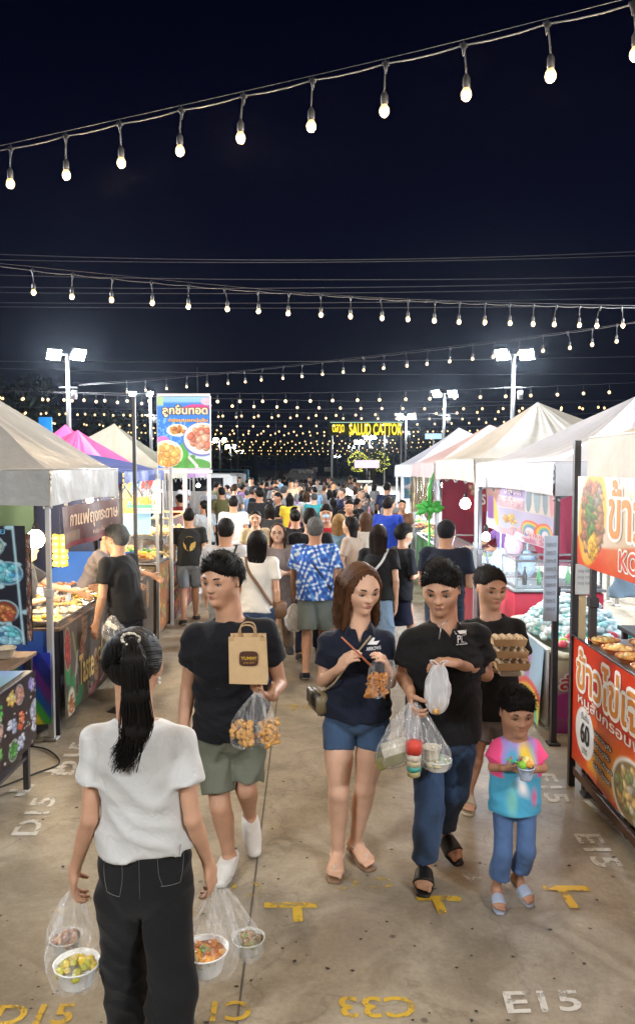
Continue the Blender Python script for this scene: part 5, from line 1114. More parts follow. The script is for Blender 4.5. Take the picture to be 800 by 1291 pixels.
# ================= right stall 1: omelette rice
table(1.70, 2.55, 2.4, 4.95, .99, 'black framed counter of the omelette stall at the right edge', top=mat('steel_top', (.4, .4, .4), rough=.35, metal=.7))
cv = Canvas(190, 90, (.66, .07, .015)); cv.put((cv.Y - .42 - .05 * np.sin(cv.X * 5)) * 6 * (cv.X > 0), (.72, .25, .02), .9); cv.put((cv.Y - .62) * 5, (.74, .40, .03), .8); cv.put((.14 - cv.X) * 30, (.66, .07, .015)); cv.put((cv.Y - .92) * 20, (.60, .12, .02))
cv.ell(.108, .70, .078, .20, (.80, .80, .78), soft=.05); cv.ell(.108, .70, .066, .172, (.80, .80, .80), soft=.05)
cv.food(.46, .80, .11, .20, [(.55, .4, .2), (.7, .5, .2), (.3, .32, .15), (.6, .55, .45)], 60, .16, 3, rim=(.75, .72, .66)); cv.food(.75, .75, .12, .22, [(.75, .45, .08), (.8, .6, .2), (.55, .2, .05)], 60, .16, 4, rim=(.78, .76, .7))
banner('stall_banner', RX(1.672, 4.97, 2.1, 1.0, .80), cv, 'red and orange counter banner with big Thai letters and a 60 in a white circle', [
    ('ข้าวไข่เจียว', (.035, .06, .66, .38), (.62, .22, .03), dict(out=WH, grow=(.012, .03), bold=.02)), ('หมูสับกรอบฟูนุ่ม', (.05, .40, .62, .52), (.70, .66, .62), dict(out=(.5, .08, .03), grow=(.005, .012))),
    ('60', (.073, .62, .147, .79), BK, dict(bold=.02)), ('เริ่มต้น', (.078, .54, .142, .60), BK), ('บาท', (.088, .82, .132, .87), BK),
    ('ไข่เจียวหมูสับ', (.185, .60, .33, .645), WH, dict(out=BK, grow=(.003, .007))), ('ไข่เจียวปูอัด', (.185, .68, .32, .725), WH, dict(out=BK, grow=(.003, .007))), ('ไข่เจียวกุ้งสด', (.185, .76, .34, .805), WH, dict(out=BK, grow=(.003, .007))), ('ไข่เจียวไส้กรอก', (.185, .84, .33, .885), WH, dict(out=BK, grow=(.003, .007)))])
cv = Canvas(210, 80, (.70, .68, .66)); cv.put((cv.Y - .66 - .06 * np.sin(cv.X * 9)) * 30, (.72, .10, .015)); cv.put((.16 - np.hypot(cv.X - .30, (cv.Y - .55) * .3)) * 9, (.55, .33, .12), .5)
cv.ell(.115, .45, .10, .53, (.80, .50, .06), .18); cv.food(.115, .44, .09, .47, [(.40, .22, .10), (.46, .17, .11), (.55, .33, .12), (.3, .22, .12), (.5, .2, .1)], 170, .15, 8); cv.food(.105, .45, .03, .25, [(.05, .2, .03), (.1, .28, .04)], 26, .3, 9, ang=.5); cv.food(.125, .74, .036, .15, [(.8, .42, .03), (.85, .55, .05)], 22, .3, 10); cv.food(.15, .2, .03, .1, [(.3, .28, .25), (.2, .2, .2)], 6, .4, 12)
banner('stall_banner', RX(1.640, 4.86, 2.3, 2.05, .55, ph=2, sk=.0), cv, 'overhead banner with noodle dish photo, orange Thai letters and the letters KOREA', [
    ('ข้าวไข่เจียว', (.235, .02, .86, .62), (.66, .22, .03), dict(out=WH, grow=(.012, .035), bold=.02)), ('KOREA', (.30, .72, .55, .92), (.60, .05, .02), dict(out=WH, grow=(.006, .02), bold=.02))])
q = MB(); q.tube([(1.655, 4.95, 1.02), (1.655, 2.5, 1.02)], .006, 6); q.tube([(1.655, 4.95, .98), (1.655, 4.95, 1.04)], .008, 6); tag(q.build('counter_rail', mat('black_iron', (.02, .02, .02), rough=.4, metal=.6), None), 'thin black rail along the top edge of the omelette counter', 'rail')
root = thing('stall_post', (1.72, 4.99, 0), 'dark steel post with cream side at the end of the omelette counter', 'post'); q = MB(); q.box((1.68, 5.0, 1.14), (.04, .04, 2.28)); q.build('post_tube', darkleg, root, smooth=False); q = MB(); q.box((1.73, 5.005, 1.18), (.05, .03, .9)); q.build('cream_strip', mat('cream_wood', (.55, .40, .22), rough=.6), root, smooth=False)
q = MB(); q.box((1.73, 4.97, 1.38), (.11, .01, .2), bev=.002); o = q.build('menu_card', mat('white_card', (.6, .6, .58), rough=.6), root, smooth=False); P_ = FY(4.962, 1.68, .1, 1.47, .18, 0); [lettering('เมนู ' * 2, P_, (.1, .15 + .22 * i, .9, .28 + .22 * i), col_m('ink_grey', (.15, .15, .18)), o, np.array((0, -.002, 0))) for i in range(3)]
egg = [(.75, .45, .12), (.80, .55, .2), (.70, .35, .08), (.8, .62, .3)]; cup = mat('orange_bowl', (.55, .16, .04), rough=.4)
k = 0
for r_, x in enumerate((1.80, 2.02, 2.24)):
    for i in range(5):
        y = 4.78 - i * .22 - (r_ % 2) * .08; bowl((x, y, .992), .095, .035, f'shallow bowl with yellow omelette, {["front", "middle", "back"][r_]} row, {["nearest", "second nearest", "third", "fourth", "farthest"][i]} to the dark post', cup, egg, 26, .022, 'omelette bowls on the right counter', seed=k); k += 1
clearp = film('clear_tub', (.85, .9, .95), clear=.45, rough=.2, milky=.2)
def tub(c, r0, r1, h, m, label, name='plastic_tub', cat='tub', par=None):
    q = MB(); q.lathe(c, [(0, 0), (r0, 0), (r0 * 1.02, .01), (r1, h * .9), (r1 * 1.07, h * .92), (r1 * 1.08, h), (r1, h), (r1 * .97, h * .9), (r0 * .95, .012), (0, .012)], 26); o = q.build(name, m, par); 
    return tag(o, label, cat) if label else o
tub((2.13, 4.62, 1.06), .10, .145, .20, mat('milky_plastic', (.62, .66, .70), rough=.3, alpha=.75), 'large milky plastic bucket on the omelette counter'); tub((2.02, 4.3, 1.03), .05, .07, .13, mat('peach_plastic', (.75, .42, .25), rough=.3), 'small peach plastic cup in front of the bucket')
q = MB(); q.tube([(2.13, 5.0, 0), (2.13, 5.0, 1.62)], .022, 10); q.box((2.13, 5.0, 1.2), (.07, .07, .07), bev=.01); tag(q.build('upright_pole', mat('white_metal', (.6, .6, .6), rough=.35), None), 'short white metal pole standing behind the omelette counter', 'pole')
for i, (x, y) in enumerate(((1.76, 4.75), (1.76, 4.25), (1.76, 3.2), (2.46, 4.8))):
    w_ = thing('caster_wheel', (x, y, 0), 'small black caster wheel under the omelette counter, ' + ('nearest the dark post', 'second from the post', 'nearest the viewer', 'at the back')[i], 'wheel'); q = MB(); q.lathe((0, 0, 0), [(0, -.02), (.045, -.02), (.05, -.012), (.05, .012), (.045, .02), (0, .02)], 14, ax=[[1, 0, 0], [0, 0, 1], [0, -1, 0]]); q.V[0] = q.V[0] @ np.array([[0, 1, 0], [1, 0, 0], [0, 0, 1]]) + (x, y, .052); q.build('tyre', blk, w_)
    q = MB(); q.box((x, y, .11), (.05, .07, .03)); q.box((x + .025, y, .08), (.006, .05, .07)); q.box((x - .03, y, .08), (.006, .05, .07)); q.build('fork', steel, w_, smooth=False)
q = MB(); q.box((1.69, 3.8, .12), (.03, 2.3, .05)); q.box((2.5, 3.8, .12), (.03, 2.3, .05)); q.box((2.1, 4.9, .12), (.8, .03, .05)); tag(q.build('cart_frame', mat('brown_steel', (.10, .05, .03), rough=.5, metal=.4), None, smooth=False), 'brown steel frame of the omelette cart just above its wheels', 'cart frame')
hang_lamp((2.6, 4.3, 1.85), 26, 'white lamp inside the omelette stall', ceil=2.2); hang_lamp((2.9, 3.0, 1.85), 26, 'white lamp at the near end of the omelette stall', ceil=2.2)
# ================= right stall 2: ice tub and pastel banner
cv = Canvas(150, 110, (.48, .52, .66)); cv.grad((.36, .22, .50), (.60, .68, .78)); cv.rect(.66, 0, 1, .5, (.62, .58, .55)); [cv.ell(.70 + .09 * i, .25, .035, .24, c) for i, c in enumerate([(.2, .3, .36), (.32, .42, .48), (.28, .36, .42), (.62, .30, .36)])]
cv.ell(.10, .30, .14, .42, (.40, .18, .12), .5); cv.ell(.17, .66, .07, .30, (.75, .50, .10), -.3); cv.food(.42, .70, .10, .10, [(.75, .45, .1), (.8, .6, .3)], 20, .25, 5); cv.rect(.24, .30, .64, .52, (.68, .60, .66))
for cx in (.72, .88):
    for r, c in ((.12, (.75, .18, .14)), (.10, (.80, .55, .08)), (.08, (.2, .5, .4)), (.06, (.2, .3, .65)), (.045, (.72, .70, .72))): cv.ell(cx, .80, r, r * 1.5, c, soft=.1)
cv.rect(0, .88, 1, 1, (.68, .55, .62)); cv.rect(.02, .35, .12, .8, (.3, .12, .4))
P_ = RX(1.79, 8.15, 2.35, 2.0, .52, wv=.015, sk=-.02)
banner('pastel_banner', P_, cv, 'pastel purple banner with drinks, crepes and rainbows under the white tent', [('น้ำแข็งไสเกาหลี', (.25, .31, .63, .50), (.66, .30, .44), dict(out=WH, grow=(.006, .012), bold=.02)), ('สายไหม ไอศกรีม', (.42, .80, .97, .88), (.66, .14, .30), dict(out=WH, grow=(.004, .01))), ('Lemonade Soda', (.45, .89, .97, .98), (.60, .22, .36), dict(bold=.02)), ('Sweet', (.34, .05, .6, .25), (.70, .58, .66))])
def grid_tub(x0, x1, y0, y1, z0, z1, m, label, fl=.9):
    root = thing('ice_tub', ((x0 + x1) / 2, (y0 + y1) / 2, 0), label, 'tub'); q = MB(); cx, cy = (x0 + x1) / 2, (y0 + y1) / 2
    def ring(s, z, k=12, ins=0):
        o = []
        for i in range(4 * k):
            t = 2 * math.pi * (i + .5) / (4 * k); c, s_ = math.cos(t), math.sin(t); rr = 1 / (abs(c) ** 5 + abs(s_) ** 5) ** .2; o.append((cx + c * rr * ((x1 - x0) / 2 * s - ins), cy + s_ * rr * ((y1 - y0) / 2 * s - ins), z))
        return o
    R = [ring(fl, z0), ring(fl + .03, (z0 + z1) / 2), ring(.985, z1 - .05), ring(1.03, z1 - .045), ring(1.04, z1), ring(.96, z1), ring(.93, z1 - .1)]; n = 48; V = [p for r in R for p in r]; F = [(i * n + k, i * n + (k + 1) % n, (i + 1) * n + (k + 1) % n, (i + 1) * n + k) for i in range(len(R) - 1) for k in range(n)]
    q.add(V, F); q.build('tub_shell', m, root); return root
tb = grid_tub(1.86, 2.75, 5.95, 7.6, .03, .64, mat('ivory_plastic', (.55, .52, .40), rough=.35), 'long ivory tub heaped with ice and colourful packets beside the dark post')
rs = np.random.default_rng(6); cyan = [(.45, .72, .75), (.6, .8, .82), (.3, .62, .62), (.75, .85, .85), (.65, .78, .8), (.8, .88, .88)]; brt = [(.7, .08, .12), (.7, .25, .3), (.1, .5, .3), (.15, .3, .55), (.35, .6, .1), (.75, .75, .75), (.12, .55, .5)]
pile('ice', (2.3, 6.9, .62), .42, .78, 620, .042, cyan, tb, .30, 3, .65, long=1.4); 
seen_ = set()
for i in range(60):
    c = brt[rs.integers(len(brt))]; x, y = rs.uniform(1.95, 2.62), rs.uniform(6.0, 6.75); z = .64 + .1 * (1 - ((x - 2.3) / .5) ** 2) * min(1, (y - 5.9) * 2); q = MB()
    if i % 3 == 0: a = rs.normal(0, 1, 3); a[2] *= .3; a = hat(a); q.tube([np.array([x, y, z]), np.array([x, y, z]) + a * .09], .028, 9)
    elif i % 3 == 1: q.box((x, y, z), (.10, .07, .03), rot=rs.uniform(0, 3), bev=.012)
    else: q.ball((x, y, z), (.045, .045, .032), 8, 5)
    nm = ('drink_can', 'snack_packet', 'fruit_jelly')[i % 3]; pos_ = ['far', 'middle', 'near'][min(2, int((6.75 - y) / .26))] + ' ' + ['left', 'centre', 'right'][min(2, int((x - 1.95) / .225))]; colname = {0: 'red', 1: 'pink', 2: 'green', 3: 'blue', 4: 'lime', 5: 'white', 6: 'teal'}[brt.index(c)]
    if (nm, colname, pos_) in seen_: continue
    seen_.add((nm, colname, pos_))
    o = q.build(nm, mat('packet_' + colname, c, rough=.3, spec=.6), None); tag(o, f'{colname} {nm.replace("_", " ")} on the ice in the ivory tub, {pos_} part', nm.split('_')[1], 'things on the ice in the ivory tub')
cv = Canvas(70, 80, (.62, .42, .30)); cv.grad((.62, .60, .40), (.42, .08, .40)); cv.ell(.25, .62, .3, .2, (.55, .12, .45)); cv.ell(.75, .72, .26, .2, (.70, .10, .06)); cv.ell(.3, .82, .16, .1, (.8, .6, .1)); cv.ell(.75, .1, .3, .1, (.8, .6, .12)); cv.food(.6, .42, .3, .08, [(.75, .6, .25), (.8, .5, .2)], 20, .3, 7)
banner('tub_banner', FY(5.93, 1.84, .9, .60, .58), cv, 'orange and magenta print hanging on the end of the ivory tub', [('ลำไย', (.06, .18, .42, .40), (.62, .05, .05), dict(out=WH, grow=(.02, .02), bold=.02)), ('น้ำแข็ง', (.5, .18, .95, .38), (.62, .05, .05), dict(out=WH, grow=(.02, .02), bold=.02))], lift=(0, -.003, 0))
cv = Canvas(80, 70, (.42, .55, .66)); [cv.band(.08 + .11 * i, .15, .04 + .11 * i, .65, .04, c) for i, c in enumerate([(.45, .25, .5), (.6, .45, .6), (.3, .4, .62), (.62, .42, .46), (.35, .55, .6), (.62, .6, .4), (.5, .3, .5)])]
for r, c in ((.34, (.70, .15, .15)), (.29, (.78, .5, .1)), (.24, (.65, .68, .2)), (.19, (.2, .55, .35)), (.14, (.2, .35, .65)), (.09, (.62, .66, .7))): cv.ell(.78, 1.0, r, r * 1.4, c, soft=.08)
bd = banner('pastel_board', lambda u, v: np.stack([1.80 - .04 * np.asarray(v, float), 7.5 - np.asarray(u, float) * 1.45, .66 - np.asarray(v, float) * .62], -1), cv, 'pastel board with crayons and a rainbow leaning on the ivory tub', [('BOBO', (.3, .72, .62, .9), (.55, .25, .5), dict(out=WH, grow=(.02, .02)))])
q = MB(); q.box((1.83, 6.77, .35), (.02, 1.45, .62)); q.build('board_back', mat('foam_board', (.6, .6, .6)), bd, smooth=False)
q = MB(); q.box((1.73, 5.69, 1.28), (.10, .012, .64), bev=.002); pl = tag(q.build('price_list', mat('price_card', (.52, .58, .70), rough=.5), None, smooth=False), 'tall narrow white price list clipped to the dark tent leg', 'price list'); P_ = FY(5.68, 1.685, .09, 1.58, .60, 0)
for i in range(9): lettering('รายการ ' + str(20 + 5 * i), P_, (.1, .05 + .1 * i, .9, .10 + .1 * i), col_m('ink_grey', (.15, .15, .18)), pl, np.array((0, -.002, 0)))
hang_lamp(at(612, 677, 8.0), 45, 'pair of white bulbs glowing under the far end of the pastel banner', r=.045, ceil=2.0); hang_lamp(at(586, 635, 9.6), 55, 'white bulb beside the wine red sign of the beige tent', r=.07, ceil=2.1)
hang_lamp((2.5, 7.3, 1.75), 55, 'white lamp above the ivory ice tub', r=.05, ceil=2.1); hang_lamp((3.3, 6.3, 1.7), 35, 'white lamp at the back of the bluish white tent', r=.05, ceil=2.1)
# glass display and red counter beyond the tub
def counter(x0, x1, y0, y1, z, m, label, face=None):
    root = thing('stall_counter', ((x0 + x1) / 2, (y0 + y1) / 2, 0), label, 'counter'); q = MB(); q.box(((x0 + x1) / 2, (y0 + y1) / 2, z / 2 - .01), (x1 - x0, y1 - y0, z - .04)); q.build('counter_body', m, root, smooth=False); q = MB(); q.box(((x0 + x1) / 2, (y0 + y1) / 2, z), (x1 - x0 + .04, y1 - y0 + .04, .03), bev=.005); q.build('counter_top', mat('steel_top', (.4, .4, .4)), root, smooth=False); return root
glass = film('display_glass', (.9, .97, 1), clear=.90, rough=.03, milky=.05)
def glasscase(x0, x1, y0, y1, z0, z1, label, fm=None, slope=.0, shelf=True):
    root = thing('glass_case', ((x0 + x1) / 2, (y0 + y1) / 2, z0), label, 'display case'); fm = fm or steel; C = [(x0, y0), (x1, y0), (x1, y1), (x0, y1)]; q = MB()
    for x, y in C: q.box((x, y, (z0 + z1) / 2), (.02, .02, z1 - z0))
    for z in (z0 + .01, z1): q.box(((x0 + x1) / 2, y0, z), (x1 - x0 - .02, .022, .022)); q.box(((x0 + x1) / 2, y1, z), (x1 - x0 - .02, .022, .022)); q.box((x0, (y0 + y1) / 2, z), (.022, y1 - y0 - .02, .022)); q.box((x1, (y0 + y1) / 2, z), (.022, y1 - y0 - .02, .022))
    q.build('frame', fm, root, smooth=False)
    for a, b in ((0, 1), (1, 2), (3, 0)): q = MB(); q.quad((*C[a], z0 + .02), (*C[b], z0 + .02), (*C[b], z1 - .01), (*C[a], z1 - .01)); q.build('pane', glass, root, smooth=False)
    if shelf: q = MB(); q.quad((x0, y0, (z0 + z1) / 2), (x1, y0, (z0 + z1) / 2), (x1, y1, (z0 + z1) / 2), (x0, y1, (z0 + z1) / 2)); q.build('shelf', glass, root, smooth=False)
    return root
redp = mat('crimson_panel', (.50, .03, .06), rough=.4)
counter(1.95, 2.75, 8.9, 11.4, .80, redp, 'crimson red counter under the beige tent'); glasscase(1.98, 2.72, 8.95, 11.3, .82, 1.12, 'low glass case with ice on the crimson counter')
for i in range(5): tray((2.35, 9.2 + i * .45, .835), .6, .38, f'tray of {["lettuce and ice", "wrapped rolls", "crushed ice", "green herbs", "pale noodles"][i]} in the low glass case', [cyan, [(.6, .6, .62), (.5, .55, .62)], cyan, [(.12, .35, .06), (.3, .5, .12)], [(.6, .55, .35), (.5, .5, .4)]][i], 50, .035, .06, seed=i, group='trays in the low glass case')
counter(2.0, 2.9, 7.75, 8.4, .86, redp, 'red box counter behind the ivory tub'); glasscase(2.02, 2.88, 7.78, 8.36, .88, 1.16, 'glass case behind the ivory tub with bags and bottles', shelf=False)
rs = np.random.default_rng(8)
for i in range(5): q = MB(); x = 2.15 + i * .15; q.lathe((x, 7.95, .89), [(0, 0), (.025, 0), (.027, .1), (.01, .15), (.011, .19), (0, .19)], 10); tag(q.build('sauce_bottle', mat('bottle_' + str(i % 2), [(.03, .015, .01), (.1, .4, .12)][i % 2], rough=.15), None), ['dark', 'green'][i % 2] + ' bottle in the glass case behind the tub, ' + ['first', 'second', 'third', 'fourth', 'fifth'][i] + ' from the aisle', 'bottle', 'bottles in the glass case')
def drape(name, pts, m, label, cat='cloth', n=24, fold=.02, f=30):
    P = [np.array(p, float) for p in pts]; V = []; t = np.linspace(0, 1, n)
    for v in t:
        for u in t: p = (P[0] * (1 - u) + P[1] * u) * (1 - v) + (P[3] * (1 - u) + P[2] * u) * v; nn = hat(np.cross(P[1] - P[0], P[3] - P[0])); V.append(p + nn * fold * math.sin(f * u + 3 * v) * (.2 + v))
    F = np.array([(a * n + b, a * n + b + 1, (a + 1) * n + b + 1, (a + 1) * n + b) for a in range(n - 1) for b in range(n - 1)]); return tag(mk(name, V, F, m, None), label, cat)
wine = mat('wine_cloth', (.24, .025, .05), rough=.8, bump=.01, bscale=8)
drape('back_curtain', [(2.05, 8.55, 1.95), (3.3, 8.5, 1.95), (3.2, 8.5, .95), (2.5, 8.52, 1.05)], wine, 'dark wine red cloth hanging behind the pastel banner', f=22)
drape('back_curtain', [(1.9, 11.75, 2.1), (4.4, 11.75, 2.1), (4.4, 11.75, .6), (1.9, 11.75, .6)], wine, 'wine red cloth closing the back of the beige tent', f=40)
lb = mat('pale_blue_plastic', (.35, .50, .62), rough=.3, alpha=.8)
for i, (x, y, z) in enumerate(((2.05, 8.6, 1.05), (2.2, 8.62, 1.25), (2.35, 8.6, 1.02))): 
    q = MB(); q.ball((x, y, z), (.10, .07, .16), 12, 8); q.V[0] += np.random.default_rng(i).normal(0, .008, q.V[0].shape); q.tube([(x, y, z + .14), (x, y, z + .5)], .01, 5); tag(q.build('hanging_bag', film('pink_film' if i == 1 else 'blue_film', (.8, .5, .6) if i == 1 else (.5, .7, .9), clear=.4), None), ['bluish plastic bag of bags hung left under the pastel banner', 'pinkish puffed plastic bag hung in the white tent', 'bluish puffed plastic bag hung lowest in the white tent'][i], 'bag')
q = MB(); q.quad((1.84, 8.86, 2.1), (2.5, 8.86, 2.1), (2.5, 8.86, 1.75), (1.84, 8.86, 1.75))
cv = Canvas(60, 40, (.36, .03, .05)); cv.rect(.0, .0, 1, .04, (.6, .5, .4)); cv.ell(.9, .2, .1, .12, (.6, .5, .45)); cv.food(.1, .3, .08, .2, [(.5, .3, .2)], 8, .4, 3)
banner('wine_sign', FY(11.0, 1.85 + .30, .95, 1.98, .50), cv, 'wine red sign with pale letters under the beige tent', [('SUPOREN', (.2, .5, .85, .8), (.62, .55, .5), dict(bold=.02)), ('ชาบูเสียบไม้', (.25, .15, .8, .4), (.6, .5, .4))], lift=(0, -.003, 0))
# shirts and bags behind the omelette stall
for i, (x, y, z) in enumerate(((2.2, 5.35, 1.55), (2.45, 5.4, 1.5), (2.75, 5.4, 1.55))):
    V_ = Vol((x - .25, y - .1, z - .5), (x + .25, y + .1, z + .2), .015); V_.add((x, y, z + .1), (x, y, z - .35), [(0, .05, .02), (.15, .13, .04), (1, .15, .045)], flat=(0, 1)); V_.add((x - .1, y, z + .03), (x - .2, y, z - .12), .045); V_.add((x + .1, y, z + .03), (x + .2, y, z - .12), .045); V_.warp(folds(i, .006)); a, b = V_.mesh(); o = setcol(mk('hanging_shirt', a, b, cloth(), None), [(.35, .50, .68), (.30, .45, .62), (.5, .6, .7)][i]); tag(o, ['pale blue shirt', 'mid blue shirt', 'whitish blue shirt'][i] + ' hanging between the white tent and the omelette stall', 'shirt')
table(2.2, 3.1, 5.15, 5.6, .95, 'dark side table behind the omelette counter', top=mat('black_top', (.03, .03, .03)))
q = MB(); q.box((2.65, 5.13, .45), (.95, .02, .9)); tag(q.build('red_panel', redp, None, smooth=False), 'crimson panel standing behind the white pole', 'panel')
# ================= right stalls 4 and 5
for k, (y0, y1, cn, c) in enumerate(((12.1, 14.7, 'green', (.1, .3, .12)), (15.2, 17.9, 'white', (.5, .5, .5)))):
    counter(1.9, 2.6, y0, y1, .85, mat(f'counter_{cn}', c, rough=.5), f'{cn} fronted counter under the {["dusty pink", "farthest white"][k]} tent')
    for i in range(5): tray((2.2, y0 + .3 + i * .48, .87), .5, .38, f'tray of {["grilled skewers", "fresh fruit", "fried dough", "green snacks", "yellow sweets"][i]} under the {["dusty pink", "farthest white"][k]} tent', [[(.4, .15, .05), (.6, .3, .1)], [(.6, .1, .1), (.7, .6, .1)], [(.7, .45, .15)], [(.1, .4, .1)], [(.75, .6, .2)]][i], 30, .04, .07, seed=i + 9, group='trays on the far right counters')
    hang_lamp((2.3, y0 + .6, 1.8), 45, f'nearer white lamp under the {["dusty pink", "farthest white"][k]} tent', r=.06); hang_lamp((2.3, y0 + 1.9, 1.8), 45, f'farther white lamp under the {["dusty pink", "farthest white"][k]} tent', r=.06)
foil = mat('foil_fringe', (.45, .42, .30), rough=.2, metal=.8); q = MB(); rs = np.random.default_rng(3)
for i in range(130): y = rs.uniform(12.0, 15.0); x = 1.80 + rs.normal(0, .012); L = rs.uniform(.3, .75); q.quad((x, y, 1.95), (x + rs.normal(0, .01), y + .02, 1.95), (x + rs.normal(0, .02), y + .02, 1.95 - L), (x, y, 1.95 - L))
tag(q.build('foil_fringe', foil, None, smooth=False, kind='stuff'), 'shiny silver foil fringe hanging along the tent edge', 'fringe')
cv = Canvas(40, 40, (.10, .25, .4)); cv.food(.5, .5, .45, .45, [(.5, .6, .1), (.1, .5, .6), (.6, .6, .7), (.1, .2, .6)], 60, .2, 3); banner('small_print', FY(15.02, 1.68, .62, 1.93, .42), cv, 'small blue and green print hung at the corner of the farthest white tent', lift=(0, -.003, 0))
for p, t in ((at(517, 600, 15.1), 'white pole at the near corner of the farthest white tent'), (at(507, 600, 17.0), 'white pole farther along the farthest white tent')):
    q = MB(); q.tube([(p[0], p[1], 0), (p[0], p[1], 2.1)], .03, 8); tag(q.build('upright_pole', mat('white_metal', (.6, .6, .6)), None), t, 'pole')
c = at(541, 640, 11.2); pal = thing('green_plant', c, 'bright green balloon like leaves on a stand by the dusty pink tent', 'plant'); gl = mat('bright_green', (.05, .34, .05), rough=.4)
for i in range(9):
    a = 6.28 * i / 9; el = .5 * math.sin(i * 2.3); d = np.array([math.cos(a), .4 * math.sin(a), el]); q = MB(); q.tube([c, c + d * .06, c + d * .15, c + d * .22], [.012, .045, .05, .008], 7); q.build('leaf', gl, pal)
q = MB(); q.tube([c, (c[0], c[1], 0)], .02, 6); q.build('stem', gl, pal); q = MB(); q.tube([c, c + (.0, 0, .3), c + (.06, 0, .52)], [.03, .035, .006], 7); q.build('leaf', gl, pal)
# ================= left stall 1
table(-3.0, -2.0, 5.92, 9.4, .86, 'long counter of the curry stall on the left, loaded with steel trays')
cv = Canvas(230, 90, (.085, .06, .04)); rs = np.random.default_rng(2)
cv.put(.5 * np.sin(cv.X * 30 + 4 * np.sin(cv.Y * 9)) * np.sin(cv.Y * 14 + cv.X * 8), (.13, .10, .07), .8)
def spoon(cx, cy, rx, ry, c, f, ang=0): cv.ell(cx, cy, rx * 1.2, ry * 1.12, (.30, .24, .18), ang, .05); cv.ell(cx, cy, rx, ry, c, ang, .08); cv.food(cx, cy, rx * .8, ry * .8, [f, tuple(x * .7 for x in f)], 14, .3, int(cx * 100), ang=ang)
cv.ell(.06, .75, .04, .2, (.02, .16, .06), .4); cv.ell(.11, .85, .05, .12, (.03, .2, .08), -.6); cv.ell(.03, .5, .02, .15, (.03, .2, .07)); cv.band(.07, .1, .11, .55, .006, (.2, .2, .1)); cv.band(.11, .35, .09, .62, .008, (.35, .33, .28))
spoon(.03, .25, .020, .22, (.2, .02, .01), (.45, .04, .02)); spoon(.05, .88, .026, .17, (.45, .42, .36), (.42, .16, .03)); spoon(.10, .72, .014, .12, (.12, .1, .08), (.16, .10, .06)); spoon(.17, .12, .02, .18, (.3, .2, .12), (.28, .15, .06)); spoon(.15, .38, .014, .14, (.3, .1, .05), (.35, .1, .04)); spoon(.26, .68, .018, .18, (.3, .2, .1), (.45, .2, .04)); spoon(.21, .82, .016, .16, (.3, .25, .18), (.1, .06, .04)); spoon(.33, .45, .014, .2, (.3, .26, .2), (.3, .2, .1)); spoon(.40, .2, .02, .2, (.3, .2, .1), (.4, .2, .1))
cv.band(.21, .98, .38, .72, .012, (.28, .02, .06)); cv.band(.30, .92, .42, .8, .012, (.32, .3, .28)); [spoon(.5 + .1 * i, .3 + .3 * (i % 2), .02, .2, (.3, .2, .1), (.4, .2, .06)) for i in range(5)]
banner('curry_banner', LX(-1.975, 5.92, 3.3, .85, .72, ph=1), cv, 'dark counter banner printed with spoons of spices and gold letters', [('Taste', (.115, .42, .235, .78), (.52, .36, .12), dict(bold=.015)), ('of ไทย', (.27, .36, .42, .66), (.5, .34, .12), dict(bold=.01))], lift=(.003, 0, 0), m=vinyl_m)
rice = [(.52, .47, .34), (.58, .52, .38)]; foods = [('yellow rice', [(.62, .38, .05), (.65, .45, .10)]), ('fried spring rolls', [(.48, .22, .05), (.58, .30, .08)]), ('white rice', rice), ('curry', [(.6, .3, .05), (.5, .25, .05)]), ('noodles', [(.55, .38, .12), (.6, .42, .15)]), ('roasted pork', [(.5, .2, .1), (.6, .3, .15)])]
k = 0
for i in range(9):
    for j in range(2):
        if (i, j) in ((8, 1),): continue
        nm, cc = foods[(i * 2 + j) % 6]; tray((-2.24 - .46 * j, 6.1 + i * .35, .862), .42, .30, f'steel tray of {nm} in the {["aisle", "back"][j]} row, {["nearest", "second", "third", "fourth", "fifth", "sixth", "seventh", "eighth", "farthest"][i]} along the curry counter', cc, 26, .03, .03, seed=k, group='steel trays on the curry counter', food=(k % 4 != 1)); k += 1
q = MB(); q.box((-2.35, 6.9, .97), (.22, .1, .13), bev=.005); o = tag(q.build('tissue_box', mat('white_blue_box', (.6, .6, .62), rough=.5), None, smooth=False), 'white box with blue print standing among the curry trays', 'box'); lettering('ทิชชู่', FY(6.846, -2.44, .18, 1.02, .1, 0), (.1, .1, .9, .9), col_m('ink_blue', (.03, .08, .4)), o, np.array((0, -.002, 0)))
tag(mk('blue_tray', [(-2.9, 8.0, .9), (-2.1, 8.0, .9), (-1.95, 8.3, 1.2), (-2.7, 8.3, 1.2), (-2.9, 8.02, .88), (-2.1, 8.02, .88), (-1.95, 8.32, 1.18), (-2.7, 8.32, 1.18)], [(0, 1, 2, 3), (7, 6, 5, 4), (0, 4, 5, 1), (2, 6, 7, 3), (1, 5, 6, 2), (0, 3, 7, 4)], mat('blue_plastic', (.05, .16, .55), rough=.35), None, smooth=False), 'blue plastic sheet propped at the far end of the curry counter', 'tray')
for i, (x, y) in enumerate(((-2.2, 8.75), (-2.5, 9.0))): pk = pile('snack_heap', (x, y, .90), .22, .2, 60, .035, [(.6, .42, .3), (.55, .3, .2), (.6, .5, .42)], None, .12, i + 40, kind=None); tag(pk, ['heap of wrapped snacks at the far end of the curry counter', 'second heap of wrapped snacks behind the first'][i], 'snacks', kind='stuff')
cv = Canvas(120, 60, (.13, .05, .04)); cv.grad((.18, .09, .08), (.10, .03, .03)); cv.rect(0, .86, 1, 1, (.22, .02, .04)); cv.rect(.02, .62, .3, .86, (.2, .17, .14)); [cv.ell(.06 + .08 * i, .72, .03, .08, (.3, .18, .12)) for i in range(3)]
